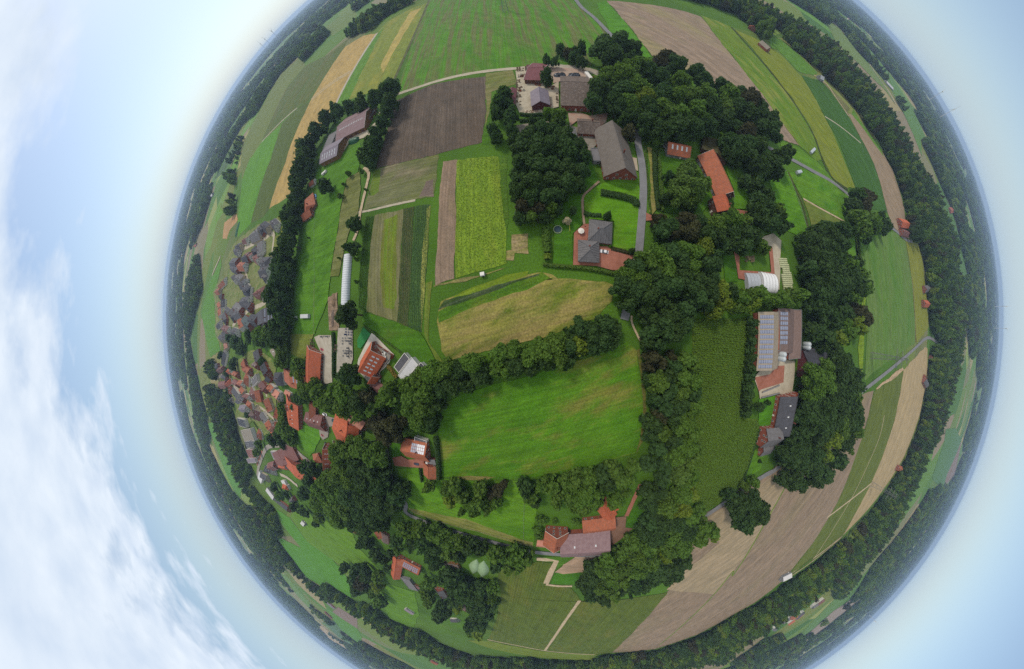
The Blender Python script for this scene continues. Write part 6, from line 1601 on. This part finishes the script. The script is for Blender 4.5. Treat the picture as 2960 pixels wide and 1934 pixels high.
# ------------------------------------------------------------------ garden things
def trampoline(s, r, label):
    T = thing('trampoline', p1(s), label, 'trampoline')
    n = 24
    MB().prism([((r - .35) * math.cos(2 * math.pi * i / n), (r - .35) * math.sin(2 * math.pi * i / n)) for i in range(n)], .78, .82).build('mat', plain('trampoline_mat', '#3e5058', '#35464e'), T)
    ring = MB()
    for i in range(n):
        a0, a1 = 2 * math.pi * i / n, 2 * math.pi * (i + 1) / n
        ring.tube((r * math.cos(a0), r * math.sin(a0), .82), (r * math.cos(a1), r * math.sin(a1), .82), .22, .22, 5)
    ring.build('pad', plain('pale_pad', '#a8bfae', '#98b09e'), T)
    for i in range(6):
        a = i * math.pi / 3
        MB().tube((r * math.cos(a), r * math.sin(a), 0), (r * math.cos(a), r * math.sin(a), .8), .04, .04, 5).build('leg', SILO, T)
trampoline("G3 405 505", 2.1, "round trampoline on the bungalow lawn")
def parasol(s, r, h, label, mat):
    T = thing('parasol', p1(s, 0), label, 'parasol')
    MB().tube((0, 0, 0), (0, 0, h), .04, .03, 6).build('pole', SILO, T)
    MB().box(-.3, .3, -.3, .3, 0, .08).build('base', WALLM['grey'], T)
    v = [(0, 0, h)] + [(r * math.cos(i * math.pi / 4), r * math.sin(i * math.pi / 4), h - .55) for i in range(8)]
    v2 = [(x, y, z - .03) for x, y, z in v]
    MB().add(v + v2, [(0, i + 1, (i + 1) % 8 + 1) for i in range(8)] + [(9, 9 + (i + 1) % 8 + 1, 9 + i + 1) for i in range(8)] + [(i + 1, 9 + i + 1, 9 + (i + 1) % 8 + 1, (i + 1) % 8 + 1) for i in range(8)]).build('canopy', mat, T)
parasol("G3 920 560", 1.6, 2.5, "cream parasol on the brick terrace of the bungalow", plain('cream_cloth', '#e8e4da', '#d9d5cb'))
def chair(s, yaw, label, col_, group):
    T = thing('garden_chair', p1(s), label, 'chair', group, yaw)
    m = plain('chair_colour', col_, col_)
    MB().box(-.28, .28, -.28, .28, .40, .46).build('seat', m, T)
    MB().box(-.28, .28, .24, .30, .46, .95).build('backrest', m, T)
    for x in (-.25, .25):
        for y in (-.25, .25): MB().box(x - .02, x + .02, y - .02, y + .02, 0, .4).build('leg', m, T)
for i, (x, y, c, w) in enumerate(((1020, 450, '#5a3a34', 'brown'), (1055, 470, '#d8d4cc', 'white'), (1015, 560, '#4c4f55', 'grey'), (1065, 700, '#e6e2da', 'cream'), (835, 700, '#d88a80', 'pink'), (825, 840, '#d05040', 'red'), (920, 610, '#4a3a2c', 'dark'), (880, 600, '#5a4a3c', 'brown wooden'))):
    chair('G3 %g %g' % (x, y), i * 1.1, '%s garden chair on the bungalow terrace, %s from the top' % (w, ordinal(i + 1)), c, 'terrace chairs')
T = thing('swing_frame', p1("G3 660 470"), "yellow climbing bar on the bungalow lawn", 'play frame')
pa, pb = p1("G3 660 400") - p1("G3 660 470"), p1("G3 672 550") - p1("G3 660 470")
YEL = plain('yellow_paint', '#cfc85a', '#bdb64e')
MB().tube((pa.x, pa.y, 1.6), (pb.x, pb.y, 1.6), .09, .09, 6).build('top_bar', YEL, T)
for q in (pa, pb):
    for s_ in (-.6, .6): MB().tube((q.x + s_, q.y, 0), (q.x, q.y, 1.6), .06, .06, 5).build('leg', YEL, T)
T = thing('balance_beam', p1("G3 465 750"), "long pale balance beam lying on the bungalow lawn", 'play beam')
pa, pb = p1("G3 465 635") - p1("G3 465 750"), p1("G3 465 865") - p1("G3 465 750")
MB().tube((pa.x, pa.y, .12), (pb.x, pb.y, .12), .12, .12, 6).build('beam', YEL, T)
for f_ in (.1, .5, .9):
    q = pa.lerp(pb, f_); MB().box(q.x - .4, q.x + .4, q.y - .1, q.y + .1, 0, .1).build('foot', WALLM['wood'], T)
# sand pit and pool
c0, c1 = p1("G3 495 1120"), p1("G3 585 1120")
rs = (c1 - c0).length
sp = thing('sand_pit', c0, "oval sandy patch on the bungalow lawn", 'sand pit')
MB().prism([(rs * math.cos(i * math.pi / 12), rs * 1.4 * math.sin(i * math.pi / 12)) for i in range(24)], .0, .09).build('sand', plain('sand', '#a8887a', '#98786a'), sp)
c0 = p1("B1 1548 600")
pl = thing('garden_pool', c0, "blue round garden pool beside the red hip-roofed house", 'pool')
MB().prism([(4.6 * math.cos(i * math.pi / 14), 5.6 * math.sin(i * math.pi / 14)) for i in range(28)], 0, 1.1).build('pool_wall', plain('pool_blue', '#5f9fd8', '#5490c8'), pl)
MB().prism([(4.3 * math.cos(i * math.pi / 14), 5.3 * math.sin(i * math.pi / 14)) for i in range(28)], 1.1, 1.14).build('water', plain('pool_water', '#7fb8ea', '#6fa8dc', rough=.1, spec=.5), pl)
# ------------------------------------------------------------------ hedges and shrubs
def hedge(s, w, h, label, kind='m', n=None, name='hedge'):
    p = spline(pts(s), 5) if len(pts(s)) > 2 else pts(s)
    rg = np.random.default_rng(int(abs(p[0].x * 13 + p[0].y)))
    P0 = np.array([(q.x, q.y) for q in p])
    seg = np.linalg.norm(np.diff(P0, axis=0), axis=1); cum = np.r_[0, np.cumsum(seg)]
    L = cum[-1]
    N = n or int(min(5000, L * (w + 2 * h) * 9))
    t = rg.uniform(0, L, N)
    X = np.interp(t, cum, P0[:, 0]); Y = np.interp(t, cum, P0[:, 1])
    i = np.clip(np.searchsorted(cum, t) - 1, 0, len(seg) - 1)
    D = (P0[i + 1] - P0[i]) / seg[i][:, None]
    Q = np.stack([-D[:, 1], D[:, 0]], 1)
    a = rg.uniform(0, 2 * math.pi, N)
    off = np.cos(a) * w / 2 * rg.uniform(.8, 1.05, N); z = h * (.5 + .5 * np.sin(a)) * rg.uniform(.85, 1.06, N)
    C = np.stack([X + Q[:, 0] * off, Y + Q[:, 1] * off, np.maximum(z, .1)], 1)
    Nn = np.stack([Q[:, 0] * np.cos(a), Q[:, 1] * np.cos(a), np.sin(a) + .3], 1) + rg.normal(size=(N, 3)) * .45
    Nn /= np.linalg.norm(Nn, axis=1)[:, None]
    up = np.tile((.3, .2, .9), (N, 1))
    U = np.cross(up, Nn); U /= np.linalg.norm(U, axis=1)[:, None]; V = np.cross(Nn, U)
    sz = .34 * rg.uniform(.6, 1.3, N)[:, None]
    vv = np.stack([C + (U * x + V * y) * sz for x, y in ((-.8, -.7), (.7, -.8), (.8, .7), (-.7, .8))], 1).reshape(-1, 3)
    o0 = C.mean(0)
    T = thing(name, (o0[0], o0[1], 0), label, 'hedge')
    vv -= (o0[0], o0[1], 0)
    obj('foliage', mesh('foliage', vv.tolist(), np.arange(N * 4).reshape(-1, 4).tolist(), LEAF[kind]), None, T)
    core = MB()
    for k in range(len(p) - 1):
        a_, b_ = p[k] - Vector((o0[0], o0[1], 0)), p[k + 1] - Vector((o0[0], o0[1], 0))
        core.tube((a_.x, a_.y, h * .45), (b_.x, b_.y, h * .45), min(w, h) * .42, None, 6)
    core.build('branches', LEAF['d'], T)
hedge("G3 80 1290 500 1330 1000 1370 1700 1500", 1.8, 1.7, "trimmed green hedge below the bungalow garden", 'm')
hedge("B3 855 130 865 300 885 500 890 720", 1.6, 1.8, "long light green hedge beside the willows", 'm')
hedge("B3 1000 120 860 118", 1.4, 1.8, "short light green hedge at the top of the willow garden", 'm')
hedge("B3 810 130 820 400 850 700", 3.0, 2.2, "dark hedge between stubble strip and light hedge", 'd')
hedge("B3 720 60 740 300 760 560 780 740", 1.0, 1.0, "low hedge along the lane's far verge", 'm')
hedge("C1 1745 540 1750 700 1750 980", 2.6, 2.4, "dark clipped hedge between the two western yards", 'd')
hedge("B3 290 540 400 560 500 580 620 620 630 670", 4.0, 2.6, "dark rounded shrub bank on the big lawn", 'd')
hedge("B3 130 735 200 755 290 760", 2.2, 1.8, "mixed shrub border above the bungalow", 'd')
hedge("B3 390 1080 480 1100 560 1125", 2.0, 1.4, "flowering shrub border along the brick yard", 'b')
hedge("D3 1830 130 1760 380 1700 560 1660 650", 1.4, 1.8, "narrow dark hedge between maize and garden of the gabled wing", 'd')
hedge("A2 1365 1125 1450 1135 1600 1130", 2.0, 2.2, "dark hedge below the farm shop yard", 'd')
hedge("A2 1360 1190 1500 1180 1620 1165", 2.4, 2.0, "second dark hedge above the grove", 'd')
hedge("B2 1790 880 1785 960 1790 1030 1800 1120", 4.0, 3.0, "mixed shrubs on the west side of the bungalow garden", 'm')
hedge("B2 1800 1140 1800 1190", 3.5, 3.0, "yellow shrub at the garden corner of the bungalow", 'y')
hedge("C2 20 485 300 680 440 790 610 890", 1.6, 1.2, "low weedy hedge behind the terrace house", 'm')
hedge("V7 1100 980 1200 1100 1310 1250", 3.0, 1.4, "brown flower bed hedge beside the pale annex hall", 'a')
hedge("V4 400 480 470 590 540 690", 4.0, 2.5, "row of dark clipped shrubs in the village park strip", 'm')
hedge("D2 560 510 580 640", 1.6, 2.0, "short hedge beside the garage garden", 'd')
hedge("D2 720 200 745 420 750 610", 3.0, 3.5, "dark hedge between solar house and meadow", 'd')
hedge("B4 720 870 745 1060 760 1170", 2.5, 2.0, "thin hedge beside the eastern grass strip", 'm')
# conifers on the lawn
for i, (s, h_, r_, lab) in enumerate((("G3 1500 240", 7.5, 2.4, "dark leaning conifer behind the bungalow roof"), ("G3 2040 1010", 6.0, 1.9, "small dark conifer at the bungalow drive"), ("G3 610 350", 4.5, 2.2, "pale blossoming tree beside the climbing bar"), ("D3 1830 440", 4, 1.6, "small dark fir in the gable garden"))):
    T = thing('conifer_tree' if i != 2 else 'blossom_tree', p1(s), lab, 'tree')
    c = bpy.data.objects.new('crown', CONE if i != 2 else CROWNS[0]); col.objects.link(c); c.parent = T
    c.location = (0, 0, .5); c.scale = (r_, r_, h_)
    c.material_slots[0].link = 'OBJECT'
    c.material_slots[0].material = LEAF['d'] if i != 2 else leaf_mat('pale_blossom', '#c9bfb4', '#b5a99c', '#bfb3a6')
    t_ = bpy.data.objects.new('trunk', TRUNK); col.objects.link(t_); t_.parent = T; t_.scale = (h_ * .8, h_ * .8, h_)
# ------------------------------------------------------------------ pylons, wind turbines, fences
def pylon(s, h, label, yaw):
    T = thing('power_pylon', p1(s), label, 'pylon', 'pylons across the fields', yaw)
    leg = MB()
    b0, b1 = h * .085, h * .016
    for sx in (-1, 1):
        for sy in (-1, 1):
            MB().tube((sx * b0, sy * b0, 0), (sx * b1, sy * b1, h), .18, .12, 4).build('leg', WALLM['grey'], T)
    br = MB()
    for k in range(8):
        z0, z1 = h * k / 8, h * (k + 1) / 8
        r0, r1 = b0 + (b1 - b0) * k / 8, b0 + (b1 - b0) * (k + 1) / 8
        for q in range(4):
            c = [(-1, -1), (1, -1), (1, 1), (-1, 1)]
            a, b = c[q], c[(q + 1) % 4]
            br.tube((a[0] * r0, a[1] * r0, z0), (b[0] * r1, b[1] * r1, z1), .06, .06, 3)
            br.tube((b[0] * r0, b[1] * r0, z0), (a[0] * r1, a[1] * r1, z1), .1, .1, 3)
    br.build('bracing', WALLM['grey'], T)
    for z, w in ((h * .70, h * .24), (h * .84, h * .19), (h * .96, h * .12)):
        MB().tube((-w, 0, z), (w, 0, z), .2, .2, 4).tube((-w, 0, z), (0, 0, z + h * .05), .12, .12, 3).tube((w, 0, z), (0, 0, z + h * .05), .12, .12, 3).build('cross_arm', WALLM['grey'], T)
pylon("C4 868 768", 34, "grey lattice pylon on the eastern green field", 1.6)
pylon("D4 872 668", 36, "grey lattice pylon where two field tracks meet", 1.2)
pylon("A2 1222 112", 34, "grey lattice pylon on the patchy northern meadow", .2)
def turbine(az_px, d, h, label):
    v = sight(*az_px); a = math.atan2(v.y, v.x)
    T = thing('wind_turbine', (d * math.cos(a), d * math.sin(a), 0), label, 'wind turbine', 'wind turbines on the skyline', a + 1.9)
    MB().tube((0, 0, 0), (0, 0, h), 2.6, 1.5, 10).build('tower', WHITE, T)
    MB().box(-2, 7, -2, 2, h - 1.6, h + 2.4).build('nacelle', WHITE, T)
    rot_ = (az_px[0] % 7) * .3
    for k in range(3):
        an = rot_ + k * 2.0944
        MB().tube((-3, 0, h), (-3, h * .42 * math.sin(an), h + h * .42 * math.cos(an)), 1.6, .4, 5).build('blade', WHITE, T)
for i, (q, d, h) in enumerate((((2735, 258), 4300, 140), ((2765, 312), 3900, 145), ((2925, 885), 4800, 135), ((2930, 950), 4700, 135), ((795, 100), 4200, 140), ((775, 122), 4600, 140), ((762, 135), 4400, 140), ((2520, 1785), 5200, 130))):
    turbine(q, d, h, 'white wind turbine on the skyline, %s of eight clockwise from the upper right' % ordinal(i + 1))
def fence(s, label, step=3.0, h=1.2, wires=3):
    p = pts(s)
    T = thing('wire_fence', p[0], label, 'fence')
    n = 0
    mb = MB()
    post = MB().box(-.07, .07, -.07, .07, 0, h)
    pm = mesh('fence_post', post.v, post.f, WALLM['wood'])
    for a, b in zip(p, p[1:]):
        k = max(1, int((b - a).length / step))
        for i in range(k + 1):
            q = a.lerp(b, i / k) - p[0]
            o = obj('fence_post', pm, None, T); o.location = q
        for w in range(wires):
            mb.tube(a - p[0] + Vector((0, 0, h * (.35 + .3 * w))), b - p[0] + Vector((0, 0, h * (.35 + .3 * w))), .02, .02, 3)
    mb.build('wire', SILO, T)
fence("D2 440 905 700 1020 1100 1120 1400 1200 1655 1275", "wire fence with wooden posts along the paddock's lane side")
fence("B1 1580 540 1565 700 1555 1000 C1 1560 0 1552 300 1550 560", "wire fence down the middle of the western pasture", 4)
fence("B3 1915 400 2100 320 2200 560 2310 900", "wire fence round the eastern paddock", 4)
fence("D2 1575 860 1570 1000 1565 1240", "wire fence closing the paddock beside the farm", 3)
fence("D1 1310 1000 1480 1235 1700 1380 1790 1470", "wire fence between the two south-western fields", 6)
# garden walls and small sheds by the yards
def low_wall(s, h, w, label, mat, cat='wall'):
    p = pts(s)
    T = thing('garden_wall', p[0], label, cat)
    for a, b in zip(p, p[1:]):
        d = (b - a).normalized(); q = Vector((-d.y, d.x, 0)) * w / 2
        a_, b_ = a - p[0], b - p[0]
        MB().prism([(a_.x - q.x, a_.y - q.y), (b_.x - q.x, b_.y - q.y), (b_.x + q.x, b_.y + q.y), (a_.x + q.x, a_.y + q.y)], 0, h).build('wall_panel', mat, T)
        MB().prism([(a_.x - q.x * 1.3, a_.y - q.y * 1.3), (b_.x - q.x * 1.3, b_.y - q.y * 1.3), (b_.x + q.x * 1.3, b_.y + q.y * 1.3), (a_.x + q.x * 1.3, a_.y + q.y * 1.3)], h, h + .08).build('coping', WALLM['grey'], T)
low_wall("G5 92 905 265 862", 1.6, .5, "grey retaining wall above the gable garden", WALLM['grey'])
low_wall("G5 100 855 270 785", 1.2, .6, "dark planted wall on the red paved yard", WALLM['dark'])
low_wall("F1 235 690 500 682", 1.0, .5, "dark low wall below the farm shop yard", WALLM['dark'])
# ------------------------------------------------------------------ standing crops
def crop(name, s, row, step, ph, pw, kind, d, label, density=1.0, colr=None):
    poly = pts(s)
    P = np.array([(q.x, q.y) for q in poly])
    an = ang_of(d)
    c, s_ = math.cos(an), math.sin(an)
    U = P @ np.array([[c, -s_], [s_, c]])
    rg = np.random.default_rng(int(abs(P[0, 0] * 7)))
    us = np.arange(U[:, 0].min(), U[:, 0].max(), step); vs = np.arange(U[:, 1].min(), U[:, 1].max(), row)
    A, B = np.meshgrid(us, vs)
    A = (A + rg.uniform(-.5, .5, A.shape) * step).ravel(); B = (B + rg.uniform(-.28, .28, B.shape) * row).ravel()
    X, Y = A * c - B * s_, A * s_ + B * c
    k = inside(P, X, Y) & (rg.uniform(size=len(X)) < density)
    X, Y = X[k], Y[k]
    n = len(X)
    z = ph * rg.uniform(.75, 1.15, n); w = pw * rg.uniform(.7, 1.3, n); th = rg.uniform(0, 6.28, n)
    V, F_ = [], []
    for q in range(2):
        t = th + q * 1.7
        dx, dy = np.cos(t) * w, np.sin(t) * w
        tx, ty = -np.sin(t) * w * .55, np.cos(t) * w * .55
        V.append(np.stack([np.stack([X - dx - tx * .2, Y - dy - ty * .2, z * .35], 1), np.stack([X + dx * .1 + tx, Y + dy * .1 + ty, z * .8], 1), np.stack([X + dx + tx * .3, Y + dy + ty * .3, z * .45], 1), np.stack([X - tx * .6, Y - ty * .6, z], 1)], 1))
    V = np.concatenate(V).reshape(-1, 3)
    return obj(name, mesh(name, V.tolist(), np.arange(len(V)).reshape(-1, 4).tolist(), LEAF[kind] if colr is None else colr), None, label=label, category='crop', kind='stuff')
MAIZE = leaf_mat('maize_leaves', '#6f8c38', '#7a9840', '#678434')
CABB = leaf_mat('cabbage_leaves', '#4f7060', '#5a7d55', '#44683c')
crop('maize', "C3 1180 420 1740 400 1715 900 1655 1375 1830 1400 D3 1830 100 1720 500 1600 720 1420 865 1270 940 1100 500 1150 0", .95, .7, 1.9, .55, 'm', "C3 1250 430 1700 430", 'dense green maize standing in rows beside the solar barn', .93, MAIZE)
crop('bean_rows', "B1 2060 765 B2 105 765 68 1100 42 1540 C2 32 345 C1 1990 305 B1 1995 1335", 1.9, .45, .9, .4, 'm', "B1 2080 800 1995 1330", 'dark green bean rows beside the white polytunnel', 1)
crop('cabbage_rows', "B2 395 692 655 652 638 1000 598 1540 C2 565 540 335 438 B2 352 1540 378 1000", 1.15, .55, .45, .3, 'm', "B2 560 700 540 1500", 'blue-green cabbage rows in the vegetable plot', .8, CABB)
crop('leek_rows', "C2 735 322 790 238 1200 123 1500 33 1720 -28 1705 -5 1420 85 1000 245", 1.1, .5, .4, .28, 'm', "C2 740 400 1750 20", 'blue-green leek rows above the stubble plot', .8, CABB)
crop('vegetable_rows', "E2 840 1140 950 860 950 520 910 360 1390 260 1560 270 1480 520 1780 556 1890 705 1490 1262", 2.2, .8, .45, .36, 'm', "E2 1500 1250 1900 650", 'green vegetable rows in the southern field', .7)
crop('green_manure', "B2 925 214 1318 184 1340 480 1394 900 1398 1218 910 1362", .9, .8, .5, .36, 'y', "B2 1100 250 1100 1300", 'yellow-green catch crop on the big central plot', .5, leaf_mat('catch_crop_leaves', '#7f9c3a', '#8aa843', '#758f36'))
# ------------------------------------------------------------------ the damp air
hz = MB().box(-12000, 12000, -12000, 12000, -1.0, 108.0)
hm = bpy.data.materials.new('haze')
hm.use_nodes = True
t = hm.node_tree
t.nodes.clear()
hv = t.nodes.new('ShaderNodeVolumePrincipled')
hv.inputs['Color'].default_value = (0.56, 0.71, 0.93, 1)
hv.inputs['Density'].default_value = 0.00014
hv.inputs['Anisotropy'].default_value = 0.2
ho = t.nodes.new('ShaderNodeOutputMaterial')
t.links.new(hv.outputs[0], ho.inputs['Volume'])
hz.build('haze', hm, label='thin bluish haze over the whole landscape', category='haze', kind='stuff')
